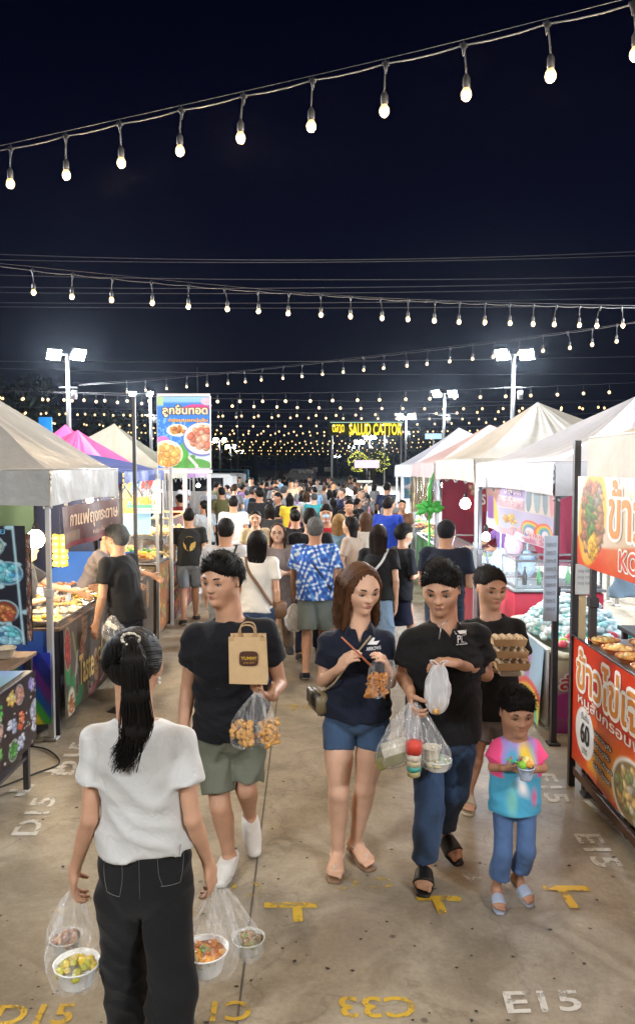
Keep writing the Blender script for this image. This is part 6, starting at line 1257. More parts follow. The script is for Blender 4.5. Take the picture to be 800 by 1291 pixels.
banner('coffee_banner', LX(-1.99, 5.98, 1.68, 1.80, .34, wv=.02, ph=2), cv, 'brown banner with cream Thai letters under the grey tent valance', [('กาแฟถุงกระดาษ', (.12, .14, .97, .62), (.62, .42, .26), dict(bold=.02)), ('หอม เข้ม อร่อย', (.45, .66, .97, .80), (.5, .3, .2))], lift=(.003, 0, 0))
hang_lamp(at(45, 680, 6.1), 30, 'big round warm bulb hanging under the grey tent', warm=True, r=.075, ceil=1.9); hang_lamp((-2.7, 7.2, 1.85), 40, 'warm lamp over the curry trays', warm=True, ceil=2.1); hang_lamp((-2.6, 8.8, 1.85), 30, 'warm lamp under the blue canopy', warm=True, ceil=2.1); hang_lamp((-2.9, 9.8, 1.7), 24, 'warm lamp over the fried food', warm=True, ceil=2.1)
# hanging black banner with food pictures, at the left edge
cv = Canvas(110, 130, (.012, .012, .03)); rs = np.random.default_rng(5); blues = [(.1, .35, .55), (.15, .45, .5), (.3, .5, .6)]
for i in range(26): cv.ell(rs.uniform(), rs.uniform(), .02 + .02 * rs.uniform(), .018 + .015 * rs.uniform(), (.35, .5, .55), soft=.4)
for (x, y, c) in ((.72, .17, [(.2, .4, .15), (.4, .5, .45)]), (.45, .12, blues), (.86, .40, blues), (.6, .5, blues), (.82, .72, [(.4, .12, .06), (.5, .25, .1)]), (.35, .35, [(.45, .15, .1), (.5, .3, .2)]), (.30, .62, [(.2, .4, .08), (.4, .55, .2)]), (.6, .88, [(.6, .35, .05), (.65, .5, .1)]), (.85, .93, blues), (.15, .85, [(.5, .3, .2)])): cv.food(x, y, .10, .085, c, 22, .28, int(x * 99), rim=(.3, .42, .48))
cv.band(.9, .0, .97, 1, .008, (.4, .55, .6)); cv.grad if 0 else None
banner('food_poster', FY(5.62, -3.1, .96, 1.68, .88, ph=1), cv, 'black hanging poster with bluish food pictures at the left edge', [('อาหาร อร่อย', (.40, .01, .85, .07), (.12, .35, .6))], lift=(0, -.003, 0), m=mat('glowing_vinyl', attr='Col', rough=.4, emit=.15))  # bluish light on the poster put into its print colours and a faint emission
cv = Canvas(24, 120, (.05, .03, .03)); [cv.food(.5, .1 + .2 * i, .35, .09, [(.4, .2, .12), (.3, .15, .1), (.5, .45, .45)], 20, .3, i, rim=(.25, .22, .22)) for i in range(5)]; banner('side_strip', FY(5.64, -2.165, .06, 1.62, .80), cv, 'narrow brown food strip hanging right of the black poster', lift=(0, -.003, 0))
# front left table
table(-3.0, -1.86, 4.0, 4.97, .78, 'low dark table at the left edge in front of the grey tent', top=mat('dark_top', (.05, .04, .04), rough=.4))
cv = Canvas(110, 60, (.02, .012, .03)); rs = np.random.default_rng(15)
pal = [[(.5, .1, .05), (.55, .2, .1)], [(.1, .35, .1), (.2, .45, .15)], [(.55, .55, .6), (.4, .45, .6)], [(.6, .4, .1), (.6, .5, .2)], [(.3, .25, .5), (.4, .4, .6)], [(.5, .3, .25)]]
for i in range(24): cv.food(.04 + (i % 8) * .13 + rs.normal(0, .02), .17 + .32 * (i // 8) + rs.normal(0, .04), .042, .12, pal[rs.integers(6)], 12, .35, i, ang=rs.uniform(-.5, .5), rim=(.4, .4, .42) if i % 3 == 0 else None)
for i in range(50): cv.ell(rs.uniform(), rs.uniform(), .008, .014, (.5, .48, .46))
banner('food_banner', LX(-1.845, 3.6, 1.38, .78, .46, ph=.5), cv, 'dark banner crowded with small food pictures on the low left table', lift=(.003, 0, 0))
cv = Canvas(40, 40, (.25, .4, .6)); cv.grad((.3, .45, .7), (.15, .3, .08)); cv.ell(.5, .6, .5, .2, (.12, .3, .06)); banner('menu_sheet', lambda u, v: np.stack([-2.6 + .7 * np.asarray(u, float), 4.93 - .75 * np.asarray(v, float), .786 + 0 * np.asarray(u, float)], -1), cv, 'glossy landscape sheet lying on the low left table', cat='sheet', lift=(0, 0, .002))
table(-3.1, -2.12, 5.05, 5.75, .72, 'brown folding table behind the low left table')
cv = Canvas(50, 40, (.03, .05, .35)); [cv.band(.0 + .02 * i, .0 + .05 * i, .95 - .02 * i, 1.2 + .05 * i, .035, c) for i, c in enumerate([])]
for i, c in enumerate([(.5, .03, .03), (.65, .3, .02), (.65, .55, .03), (.08, .4, .08), (.03, .15, .5), (.2, .05, .35)]): cv.band(.2 + .09 * i, -.1, .75 + .09 * i, 1.1, .045, c)
banner('rainbow_cloth', FY(5.78, -2.75, .72, .70, .55, wv=.02), cv, 'rainbow striped cloth hanging under the brown folding table', cat='cloth', lift=(0, -.003, 0))
drape('blue_tarp', [(-3.0, 5.9, .84), (-2.05, 5.9, .84), (-2.05, 5.9, .50), (-3.0, 5.9, .50)], mat('blue_tarp', (.03, .10, .42), rough=.5), 'blue tarpaulin skirting the near end of the curry counter', f=18)
bowl((-2.28, 5.55, .722), .08, .07, 'striped straw hat shaped basket on the brown folding table', mat('straw', (.42, .36, .27), rough=.8), None, name='basket', cat='basket')
q = MB(); q.lathe((-2.5, 5.3, .722), [(0, 0), (.1, 0), (.09, .03), (.04, .05), (.03, .1), (0, .1)], 16); tag(q.build('fan_base', blk, None), 'black round fan base on the brown folding table', 'fan base')
yb = mat('yellow_packets', (.75, .55, .05), rough=.3)
hp = thing('snack_strip', (-2.1, 6.3, 1.5), 'strip of yellow snack packets hanging beside the tent leg', 'snacks')
for i in range(10): q = MB(); q.box((-2.16 + (i % 2) * .065, 6.35, 1.53 - .055 * (i // 2)), (.058, .02, .052), bev=.006, tilt=((0, 1, 0), .2 * (-1) ** i)); q.build('packet', yb, hp)
q = MB(); q.tube([(-2.125, 6.35, 1.85), (-2.125, 6.35, 1.28)], .003, 4); q.build('hanger', blk, hp)
q = MB(); q.box((-2.6, 6.45, 1.05), (.28, .2, .36), bev=.02); tag(q.build('cooler_box', mat('grey_plastic', (.3, .3, .31), rough=.5), None), 'grey box standing on the curry counter under the warm bulb', 'box')
for i in range(5): q = MB(); q.box((-2.75 + i * .07, 6.0, .93), (.09, .16, .012), tilt=((0, 1, 0), -.9), bev=.003); tag(q.build('food_carton', mat('cream_card', (.62, .58, .45), rough=.6), None, smooth=False), f'cream carton leaning in the row by the curry trays, {["first", "second", "third", "fourth", "last"][i]} from the left', 'carton', 'cream cartons on the curry counter')
# ================= left stall 2: fried food
counter(-2.7, -2.0, 8.0 + 1.45, 10.1, .92, mat('fry_counter', (.2, .16, .1)), 'counter of the fried food stall between the two front posts')
heap = [('fried chicken', [(.65, .28, .06), (.7, .38, .1)]), ('yellow fried corn', [(.8, .5, .05), (.8, .6, .1)]), ('green herbs', [(.04, .22, .03), (.08, .3, .05)]), ('fried balls', [(.6, .35, .12), (.65, .45, .2)])]
for i, (nm, cc) in enumerate(heap):
    for j in range(2): tray((-2.18 - j * .32, 9.5 + i * .17 + .02, .945 + .05 * j), .30, .16, f'tray heaped with {nm} in the {["aisle", "back"][j]} row of the fried food stall', cc, 26, .03, .08, seed=i * 3 + j, group='trays of the fried food stall')
cv = Canvas(90, 60, (.35, .16, .06)); [cv.food(.1 + .2 * (i % 5), .25 + .5 * (i // 5), .1, .2, [(.6, .25, .05), (.5, .3, .1), (.3, .1, .05), (.2, .3, .1)], 16, .3, i) for i in range(10)]; cv.rect(.66, 0, .70, 1, (.15, .25, .5))
banner('fry_banner', LX(-1.96, 9.45, .66, .90, .82), cv, 'food photo banner on the front of the fried food counter', lift=(.003, 0, 0), m=vinyl_m)
counter(-2.7, -1.98, 10.35, 12.2, .80, mat('pie_counter', (.12, .05, .06)), 'second fried food counter beyond the white posts'); glasscase(-2.65, -2.0, 10.4, 12.1, .82, 1.42, 'lit glass case of fried snacks on the second counter', fm=mat('gold_frame', (.62, .48, .22), rough=.3, metal=.6))
for i in range(5):
    for j in range(2): tray((-2.3, 10.6 + i * .33, .835 + .3 * j), .5, .28, f'tray of golden snacks, {["lower", "upper"][j]} shelf, {["nearest", "second", "third", "fourth", "farthest"][i]} in the lit glass case', [(.75, .5, .12), (.7, .4, .1), (.8, .62, .25)], 22, .035, .06, seed=i + 60 + j, group='trays in the lit glass case')
cv = Canvas(80, 50, (.16, .03, .06)); [cv.food(.12 + .25 * (i % 4), .25 + .5 * (i // 4), .11, .2, [(.5, .2, .05), (.4, .25, .1), (.15, .2, .08), (.5, .1, .15)], 16, .3, i + 5) for i in range(8)]; cv.rect(0, .46, 1, .52, (.5, .35, .1))
banner('pie_banner', LX(-1.955, 10.35, 1.85, .80, .70), cv, 'dark red food banner on the second fried food counter', lift=(.003, 0, 0), m=vinyl_m)
for x, y, t, mm, h_ in ((-1.93, 8.15, 'dark tall post behind the grey tent rising above the canopy', darkleg, 2.86), (-1.96, 9.40, 'thin steel post at the fried food stall', legm, 2.1), (-1.94, 10.22, 'white post between the two fried food counters', mat('white_metal', (.6, .6, .6)), 2.12), (-1.97, 10.32, 'second white post right beside the first', mat('white_metal', (.6, .6, .6)), 2.12)):
    q = MB(); q.box((x, y, h_ / 2), (.034, .034, h_)); tag(q.build('upright_pole', mm, None, smooth=False), t, 'pole')
cv = Canvas(80, 80, (.5, .65, .75)); cv.put((.28 - cv.X + .1 * cv.Y) * 12, (.75, .62, .12)); cv.band(.42, 0, .25, .7, .1, (.10, .35, .65)); cv.band(.75, .05, .55, .45, .13, (.70, .08, .12)); cv.food(.5, .62, .4, .14, [(.8, .45, .05), (.8, .6, .15)], 30, .25, 4); cv.rect(.1, .78, .9, .86, (.1, .45, .35)); cv.ell(.95, .6, .2, .6, (.65, .75, .85))
banner('snack_banner', FY(9.55, -2.42, .48, 2.04, .50), cv, 'colourful hanging banner of the fried food stall with blue and red shapes', [('อร่อย', (.28, .3, .75, .58), WH, dict(out=(.1, .2, .5), grow=(.015, .015), bold=.02)), ('ไก่ทอด', (.2, .62, .85, .78), (.75, .35, .03), dict(bold=.02)), ('สด ใหม่ ทุกวัน', (.15, .88, .85, .95), (.2, .2, .2))], lift=(0, -.003, 0), m=mat('glowing_vinyl_bright', attr='Col', rough=.4, emit=.12))  # light through the vinyl put in as a faint emission of the print
hang_lamp((-2.3, 11.2, 1.78), 70, 'warm lamp above the lit glass case', warm=True, ceil=2.1)
q = MB(); q.box((-2.35, 9.9, 1.5), (.4, .04, .5)); tag(q.build('menu_screen', mat('lit_screen', (.3, .55, .75), emit=.3, ecol=(.35, .6, .8)), None, smooth=False), 'pale blue lit panel behind the man in black at the left stall', 'screen')
drape('back_curtain', [(-4.85, 5.9, 2.0), (-4.85, 7.75, 2.0), (-4.85, 7.75, .1), (-4.85, 5.9, .1)], mat('dark_grey_cloth', (.05, .05, .055), rough=.8), 'dark grey cloth closing the side of the grey tent', f=30)
drape('back_curtain', [(-3.9, 7.85, 2.0), (-2.9, 7.85, 2.0), (-2.9, 7.85, .9), (-3.9, 7.85, .9)], mat('green_cloth', (.05, .09, .06), rough=.8), 'dark green cloth behind the curry trays', f=20)
drape('back_curtain', [(-4.15, 8.1, 2.0), (-4.15, 10.0, 2.0), (-4.15, 10.0, .1), (-4.15, 8.1, .1)], mat('brown_cloth', (.09, .05, .035), rough=.8), 'brown cloth closing the side of the blue canopy stall', f=30)
drape('back_curtain', [(-4.8, 10.2, 1.95), (-2.7, 10.2, 1.95), (-2.7, 10.2, .1), (-4.8, 10.2, .1)], mat('navy_cloth', (.03, .04, .09), rough=.8), 'navy cloth between the two fried food stalls', f=30)
drape('back_curtain', [(4.4, 5.8, 2.05), (4.4, 8.4, 2.05), (4.4, 8.4, .1), (4.4, 5.8, .1)], mat('blue_grey_cloth', (.12, .15, .22), rough=.8), 'blue grey cloth closing the side of the bluish white tent', f=40)
drape('back_curtain', [(2.95, 5.62, 2.15), (4.4, 5.62, 2.15), (4.4, 5.62, .1), (2.95, 5.62, .1)], mat('dark_grey_cloth', (.05, .05, .055)), 'dark grey cloth behind the omelette stall', f=30)
# ---------------- meatball signboard
cv = Canvas(150, 200, (.03, .22, .60)); rs = np.random.default_rng(1)
for i in range(160): cv.ell(rs.uniform(0, .6), rs.uniform(.3, .75), .008 + .02 * rs.uniform(), .006 + .015 * rs.uniform(), (.25, .5, .72), soft=.6, al=.6)
cv.put((.10 - cv.Y - .35 * (cv.X - 1) ** 2 * 0 + (cv.X < .12) * .05) * 30, (.25, .45, .62)); cv.rect(0, 0, .12, .12, (.35, .5, .3)); cv.ell(.95, .07, .12, .05, (.65, .42, .5)); cv.ell(.75, .16, .25, .05, (.5, .06, .25)); cv.ell(.1, .60, .12, .045, (.62, .2, .5)); cv.put((cv.X * .5 + cv.Y - 1.03) * 10, (.45, .55, .6)); cv.ell(.48, .78, .1, .16, (.08, .35, .1), .3)
[cv.ell(.5 + .13 * math.cos(a), .92 + .05 * math.sin(a), .14, .05, (.05, .26 + .1 * (i % 2), .05), a) for i, a in enumerate(np.arange(0, 6.28, .7))]; cv.ell(.85, .94, .22, .06, (.06, .3, .06), .3); cv.band(.6, .85, .75, .97, .02, (.6, .65, .6))
cv.ell(.38, .47, .20, .085, (.75, .72, .55)); cv.food(.38, .47, .15, .06, [(.35, .14, .04), (.5, .25, .07), (.6, .35, .1)], 26, .3, 2); cv.ell(.84, .60, .36, .235, (.12, .16, .45)); cv.ell(.85, .585, .345, .22, (.7, .68, .66)); cv.food(.86, .57, .29, .175, [(.62, .32, .2), (.65, .38, .3), (.55, .2, .14), (.6, .45, .35)], 70, .22, 3, soft=.5)
cv.ell(.18, .80, .30, .19, (.78, .70, .55)); cv.food(.18, .81, .25, .155, [(.62, .34, .1), (.68, .42, .14), (.7, .48, .2)], 60, .26, 4, soft=.5)
sg = at(198, 500, 13.5), at(265, 590, 13.5); x0, x1, zt, zb = sg[0][0], sg[1][0], sg[0][2], sg[1][2]
sb = thing('signboard', ((x0 + x1) / 2, 13.5, 0), 'big blue fried meatball signboard on white posts on the left', 'signboard')
banner('sign_face', FY(13.5, x0, x1 - x0, zt, zt - zb, wv=0), cv, None, [('ลูกชิ้นทอด', (.10, .115, .96, .285), (.78, .66, .40), dict(out=(.03, .02, .02), grow=(.018, .012), bold=.025)), ('กรอบนอกนุ่มใน', (.22, .30, .96, .365), (.70, .42, .12), dict(out=(.1, .03, .02), grow=(.006, .005), bold=.02))], lift=(0, -.004, 0), m=mat('sign_vinyl', attr='Col', rough=.45, emit=.04), parent=sb)  # print brightened by a faint emission of its own; the board is no lamp
wf = mat('white_frame', (.6, .62, .62), rough=.4); q = MB(); q.box(((x0 + x1) / 2, 13.54, (zt + zb) / 2), (x1 - x0 + .02, .05, zt - zb + .02)); q.build('sign_back', wf, sb, smooth=False)
q = MB(); q.box(((x0 + x1) / 2, 13.52, zb - .06), (x1 - x0 + .06, .06, .06)); q.box(((x0 + x1) / 2, 13.52, zt + .03), (x1 - x0, .06, .04)); q.build('frame_bar', wf, sb, smooth=False)
for x in (x0 + .05, (x0 + x1) / 2, x1 - .03): q = MB(); q.box((x, 13.56, zb / 2 - .05), (.06, .06, zb - .1)); q.build('post', wf, sb, smooth=False)
# ---------------- yellow LED sign over the far aisle
a, b = at(416, 532, 45), at(508, 556, 45); Lm = mat('lit_yellow_letters', (.9, .75, .05), emit=.8, ecol=(.95, .68, .03), nosample=True); dk = mat('sign_dark', (.05, .06, .02), rough=.5)
sl = thing('led_sign', ((a[0] + b[0]) / 2, 45, 0), 'long dark sign with glowing yellow letters above the far crowd', 'sign'); q = MB(); q.box(((a[0] + b[0]) / 2 - .1, 45.1, (a[2] + b[2]) / 2 + .15), (b[0] - a[0], .12, .78), bev=.1); q.build('sign_panel', dk, sl)
P_ = FY(45.0, a[0], b[0] - a[0], a[2], a[2] - b[2] - .12, 0); lettering('ตลาด', P_, (.03, .14, .19, .60), Lm, sl, np.array((0, -.03, 0)), bold=.02); lettering('SALUD CATTOR', P_, (.26, .08, .98, .78), Lm, sl, np.array((0, -.03, 0)), bold=.03)
q = MB(); [q.tube([P_(u, v)[0] if P_(u, v).ndim > 1 else P_(u, v) for u, v in ((0, .02), (1, .02))], .02, 4)]; q.build('sign_edge', mat('sign_edge_light', (.3, .5, .4), emit=.8, ecol=(.3, .5, .4), nosample=True), sl)
for x in (a[0] + .1, b[0] - .1): q = MB(); q.tube([(x, 45.15, 0), (x, 45.15, a[2])], .06, 8); q.build('post', galv, sl)
for (px, py, w, c, t, y) in ((309 + 0, 0, 0, None, None, 0),): pass
for (px, py, w, h_, c, t, y) in ((462, 585, 1.6, .5, (.8, .6, .75), 'small pinkish white lit sign below the yellow sign', 50), (459, 607, 1.0, .12, (.9, .9, .8), 'long white tube lamp low in the far crowd', 48), (447, 622, .9, .14, (1, .85, .5), 'warm tube lamp above the far crowd heads', 30), (546, 550, .9, .3, (.4, .6, .8), 'pale blue lit sign high on the right behind the poles', 42), (58, 552, .5, 1.6, (.02, .22, .6), 'tall blue lit panel behind the left tents', 30)):
    c_ = at(px, py, y); root = thing('lit_panel', c_, t, 'lit sign'); q = MB(); q.box(c_, (w, .08, h_), bev=.02); q.build('panel', mat('panel_%d' % px, c, emit=.7, ecol=c, nosample=True), root); q = MB(); q.tube([c_ - (0, -.06, h_ / 2), (c_[0], c_[1] + .06, 0)], .04, 6); q.build('post', galv, root)
c_ = at(437, 627, 26); hang_lamp(c_, 200, 'very bright warm lamp over the heads of the far crowd', warm=True, r=.28, ceil=c_[2] + .5)
for i, (px, y) in enumerate(((395, 38), (348, 34), (250, 20), (300, 28))): hang_lamp(at(px, 612, y), 90, f'white lamp over the crowd, {["centre", "left of centre", "by the white van", "beside the silver van"][i]}', r=.05, ceil=4.7)
# ================================================================== people further down the aisle
BLK, NVY, WHT, GRY, DEN = (.007, .007, .008), (.008, .013, .035), (.68, .67, .65), (.18, .185, .18), (.03, .055, .11)
HB, HK = (.008, .0065, .006), (.06, .03, .015)
def stand(px, py, H, Y=None):
    """where a figure of height H stands if its crown is seen at (px, py)"""
    if Y is None:
        v = (645.5 - py) / FPX; dy = math.cos(PITCH) + v * math.sin(PITCH); dz = -math.sin(PITCH) + v * math.cos(PITCH); Y = (H - CAM_H) * dy / dz
    return np.array([at(px, py, Y)[0], Y, 0.])
def mid(label, px, py, H, deg, g, top, bottom, hair, arms=('down', 'down'), walk=.3, Y=None, face=None, h=.0105, wide=1.0, skin_='mid', feet=None, lean=.03, hh=None, **kw):
    base = stand(px, py, H, Y); J = xf(skel(H, g, walk, arms, lean), base, math.radians(deg)); k = H / 1.7; a = math.radians(deg)
    F = np.array([-math.sin(a), math.cos(a), 0]); st = dict(g=g, k=k, hh=hh or H / 7.1, skin=skin_, face=F if face is None else face, wide=wide, top=top, bottom=bottom, hair=hair, eyes=F[1] < .3 or kw.get('mask') is not None, feet=feet or dict(kind='shoe', col=(.05, .05, .05)), handk=.95)
    st.update(kw); r = person(label, J, st, h=h, base=base); r['_k'] = k; del r['_k']; st['J'] = J; return r, st
def strap_bag(root, st, col, side_=1, bag=True, name='shoulder_bag', label=None, w=.2, front=False):
    """strap across the back or chest, as its own thing"""
    J, F = st['J'], st['F']; s = st['side'] * side_; k = st['k']; n = J['neck']; p = J['pel']; f = (1 if front else -1) * F
    q = MB(); q.tube(spl([n + s * .11 * k + f * .03 + (0, 0, .01), n + s * .06 * k + f * .145 * k - (0, 0, .12 * k), (n + p) / 2 + f * .155 * k - s * .03, p - s * .17 * k + f * .1 * k + (0, 0, .03)], 12), .016, 6, flat=.35)
    rt = thing(name, p - s * .2 * k, label, 'bag'); q.build('strap', st.get('_strapm') or mat('strap_%02d' % int(col[0] * 99), col, rough=.6), rt)
    if bag: c = p - s * .21 * k + F * .02 - (0, 0, .03); q = MB(); q.box(c, (.1, w, .16), rot=math.atan2(F[1], F[0]) , bev=.025); q.build('bag_body', mat('bagskin_%02d%02d' % (int(col[0] * 99), int(col[2] * 99)), col, rough=.5), rt)
    return rt
TEE = lambda c, **k: dict(col=c, sleeve=.6, loose=.02, drop=.06, fold=.006, **k)
T_ = lambda c, e=1.95, w=(.1, .078, .07), **k: dict(col=c, end=e, w=w, **k)
# blue floral shirt painted on the cloth
def floral(V):
    x, y, z = V[:, 0], V[:, 1], V[:, 2]; n = np.sin(31 * x + 9 * np.sin(17 * z)) + np.sin(41 * z + 7 * np.sin(23 * x)) + .8 * np.sin(67 * x - 53 * z + 3 * np.sin(39 * y)) + .5 * np.sin(120 * x + 90 * z)
    C_ = np.tile(np.array([.035, .12, .45]), (len(V), 1)); C_[n > .35] = (.10, .28, .62); C_[n > 1.0] = (.60, .66, .74); C_[n < -1.3] = (.02, .06, .28); return C_
rB, sB = mid('man in bright blue floral shirt and grey shorts walking away at the centre', 397, 648, 1.64, 0, 'm', dict(col=WHT, paint=floral, sleeve=.7, loose=.035, drop=.09, fold=.005, name='floral_shirt', sw=.03), T_((.16, .19, .18), .85, (.1, .105)), dict(style='short', col=(.10, .10, .10)), walk=.3, h=.0085, skin_='tan', wide=1.06, feet=dict(kind='shoe', col=(.01, .01, .02), sole=(.6, .6, .6)))
strap_bag(rB, sB, (.012, .012, .014), -1, bag=False, name='crossbody_strap', label='black crossbody strap over the blue floral shirt')
rC, sC = mid('woman in white t-shirt and jeans with long black hair walking away left of centre', 323, 663, 1.57, -6, 'f', TEE((.62, .60, .56)), T_(DEN, w=(.105, .085, .07), mat='denim'), dict(style='long', len=1.25, back=-.32), h=.0085, walk=.25)
strap_bag(rC, sC, (.14, .07, .035), -1, name='shoulder_bag', label='brown shoulder bag of the woman with long black hair', w=.16)
rD, sD = mid('man in white t-shirt with black diagonal strap walking away on the left', 284, 649, 1.64, 3, 'm', TEE((.55, .56, .60)), T_(GRY), dict(style='short', col=(.012, .01, .01)), h=.0085, wide=1.02)
strap_bag(rD, sD, (.012, .012, .012), 1, bag=False, name='crossbody_strap', label='black diagonal strap over the white t-shirt')
rA, sA = mid('man in navy t-shirt with white back print and black cap, back turned', 561, 648, 1.68, -18, 'm', TEE((.008, .013, .03)), T_((.02, .03, .06)), dict(style='cap', col=(.008, .009, .012)), arms=('bent', 'bent'), h=.0085, wide=1.05, logo=True)
n_ = -sA['F']; decal(rA, sA['_bvh'], sA['J']['neck'] + n_ * .1 - (0, 0, .15), -sA['side'] * -1, Z_, n_, (.13, .13), [('text', 'FRESH TO GO', white_print, (.1, .0, .8, .18)), ('poly', [(.35, .3), (.6, .25), (.68, .45), (.55, .6), (.38, .55)], white_print, None), ('text', 'HOT STREET', white_print, (0, .72, 1, .92))], name='back_print')
rE, sE = mid('woman in cream top walking towards the viewer behind the long black hair', 322, 639, 1.56, 182, 'f', TEE((.55, .46, .30)), T_((.3, .2, .13)), dict(style='pony'), arms=('bent', 'down'), skin_='light')
rF, sF = mid('woman with glasses and printed grey top facing the viewer', 351, 653, 1.55, 176, 'f', dict(col=(.25, .22, .22), sleeve=.7, loose=.03, drop=.25, fold=.007), T_((.25, .2, .16)), dict(style='long', len=.9, back=-.2, front=.7, col=HK), arms=('bent', 'bent'), skin_='light', h=.009)
P = sF['P']; hh = sF['hh']; q = MB()
for s in (-1, 1): q.tube([P(s * .15 + .1 * math.cos(a), .40, .01 + .085 * math.sin(a)) for a in np.linspace(0, 6.28, 12)], .002, 4, cap=False)
q.tube([P(-.05, .41, .02), P(.05, .41, .02)], .002, 4); q.build('glasses', blk, rF)
mid('woman in black tank top with hair tied up walking away', 372, 638, 1.58, 2, 'f', TEE(BLK) | dict(sleeve=0), dict(col=BLK, end=1, skirt=.45), dict(style='bun'))
mid('man in black t-shirt walking away behind the floral shirt', 391, 636, 1.7, 0, 'm', TEE(BLK), T_(NVY), dict(style='short'))
mid('man in red shirt with pale blue face mask facing the viewer', 411, 633, 1.66, 178, 'm', TEE((.42, .02, .03)), T_(BLK), dict(style='short', thick=.06), mask=(.35, .5, .68), Y=10.4)
mid('blonde woman in slate blue blouse walking away', 427, 643, 1.57, -4, 'f', dict(col=(.13, .22, .30), sleeve=1.1, loose=.035, drop=.1, fold=.007), T_((.2, .2, .2), .7), dict(style='long', len=1.15, back=-.28, col=(.28, .17, .07)), h=.009, skin_='light')
mid('woman in beige dress with dark shoulder length hair, seen in profile', 447, 646, 1.56, 62, 'f', dict(col=(.42, .33, .26), sleeve=.7, loose=.03, drop=.3, fold=.007), dict(col=(.42, .33, .26), end=1, skirt=.5), dict(style='long', len=.9, back=-.25), skin_='light')
mid('woman in cream blouse beside the one in beige', 462, 641, 1.58, 12, 'f', dict(col=(.5, .45, .38), sleeve=1.2, loose=.03, drop=.08, fold=.007), T_(BLK), dict(style='long', len=1.0, back=-.25, col=HK))
rM, sM = mid('woman in black t-shirt and long light blue skirt with very long hair', 476, 655, 1.58, -14, 'f', TEE(BLK), dict(col=(.20, .30, .42), end=1, skirt=.66, flare=.03), dict(style='long', len=1.9, back=-.3, col=(.02, .012, .009)), h=.0085, skin_='light')
strap_bag(rM, sM, (.5, .5, .5), 1, name='shoulder_bag', label='small whitish shoulder bag of the woman in the light blue skirt', w=.14)
mid('woman in black top and navy skirt with pale face mask turned to the right stalls', 503, 656, 1.54, -62, 'f', dict(col=(.008, .009, .013), sleeve=.9, loose=.04, drop=.12, fold=.006), dict(col=NVY, end=1, skirt=.42, flare=.02), dict(style='short', thick=.06, line=.3), mask=(.25, .45, .62), arms=('bent', 'bent'), h=.0085, skin_='light')
mid('man in royal blue t-shirt at the corner of the white tent', 487, 623, 1.7, -30, 'm', TEE((.015, .05, .38)), T_(DEN), dict(style='short'), arms=('bent', 'bent'), h=.011)
rQ, sQ = mid('person in black t-shirt with round gold back print and dark apron at the left stalls', 238, 637, 1.6, 12, 'm', TEE((.012, .012, .012)), T_((.15, .17, .19), .8), dict(style='short'), h=.01, logo=True)
n_ = -sQ['F']; decal(rQ, sQ['_bvh'], sQ['J']['neck'] + n_ * .1 - (0, 0, .2), sQ['side'], Z_, n_, (.17, .2), [('poly', [(.5 + .5 * math.cos(a), .5 + .5 * math.sin(a)) for a in np.linspace(0, 6.1, 14)], col_m('ink_gold', (.45, .30, .06)), None)], name='back_print')
mid('woman in pale grey shirt with ponytail turned left', 259, 627, 1.58, 30, 'f', TEE((.35, .40, .46)), T_(BLK), dict(style='pony'), arms=('bent', 'bent'), h=.011)
mid('man in plain white t-shirt far left of centre walking away', 294, 622, 1.68, 5, 'm', TEE((.68, .70, .72)), T_(BLK), dict(style='short'), h=.012)
mid('person in maroon top bending by the left stalls', 232, 621, 1.6, 40, 'm', TEE((.22, .02, .03)), T_(BLK), dict(style='short'), lean=.1, h=.012, wide=1.1)
mid('woman in mustard yellow t-shirt in the middle of the crowd', 365, 620, 1.6, 0, 'f', TEE((.60, .42, .03)), T_(DEN), dict(style='long', len=1.0), h=.012)
mid('man in olive shirt near the white van', 280, 612, 1.7, 20, 'm', TEE((.12, .12, .05)), T_(BLK), dict(style='short'), h=.013)
mid('woman in black halter top with bare arms walking away', 340, 631, 1.58, 0, 'f', TEE((.02, .02, .022)) | dict(sleeve=.2), T_(BLK), dict(style='long', len=.8), h=.012)
# customer at the left stall
rT, sT = mid('grey haired man in black t-shirt choosing food at the left curry counter', 158, 658, 1.63, 66, 'm', TEE(BLK) | dict(drop=.1), T_((.012, .014, .02)), dict(style='short', col=(.09, .09, .09), thick=.045), arms=('down', 'bent'), h=.0075, walk=.05, wide=1.08, lean=.05, Y=6.62)
q = MB(); w_ = sT['J']['wrR']; d_ = hat(w_ - sT['J']['elR']); q.tube([w_ - d_ * .035, w_ - d_ * .015], .032, 12); q.build('wrist_watch', blk, rT)
# stall workers
rV, sV = mid('stall worker in floral grey top and teal apron leaning over the curry trays', 108, 652, 1.55, -100, 'f', TEE((.20, .17, .17)), T_(BLK), dict(style='pony'), arms=('out', 'out'), lean=.14, h=.009, Y=7.8, skin_='light', walk=.0)
J = sV['J']; q = MB(); F = sV['F']; q.box((J['neck'] + J['pel']) / 2 + F * .14 - (0, 0, .08), (.05, .3, .5), rot=math.atan2(F[1], F[0]), bev=.02); q.build('apron', mat('teal_apron', (.03, .28, .32), rough=.7), rV)
mid('worker in dark top standing inside the grey tent at the left edge', 22, 655, 1.56, -80, 'f', TEE((.03, .03, .035)), T_(BLK), dict(style='bun'), arms=('out', 'bent'), h=.011, Y=6.5, walk=0, skin_='light')
mid('worker in purple shirt inside the beige tent', 640, 640, 1.56, 110, 'f', TEE((.2, .1, .3)), T_(BLK), dict(style='bun'), arms=('bent', 'out'), h=.013, Y=10.6, walk=0)
mid('worker in pink shirt inside the dusty pink tent', 600, 640, 1.56, 100, 'f', TEE((.5, .2, .3)), T_(BLK), dict(style='bun'), arms=('bent', 'out'), h=.013, Y=13.4, walk=0)
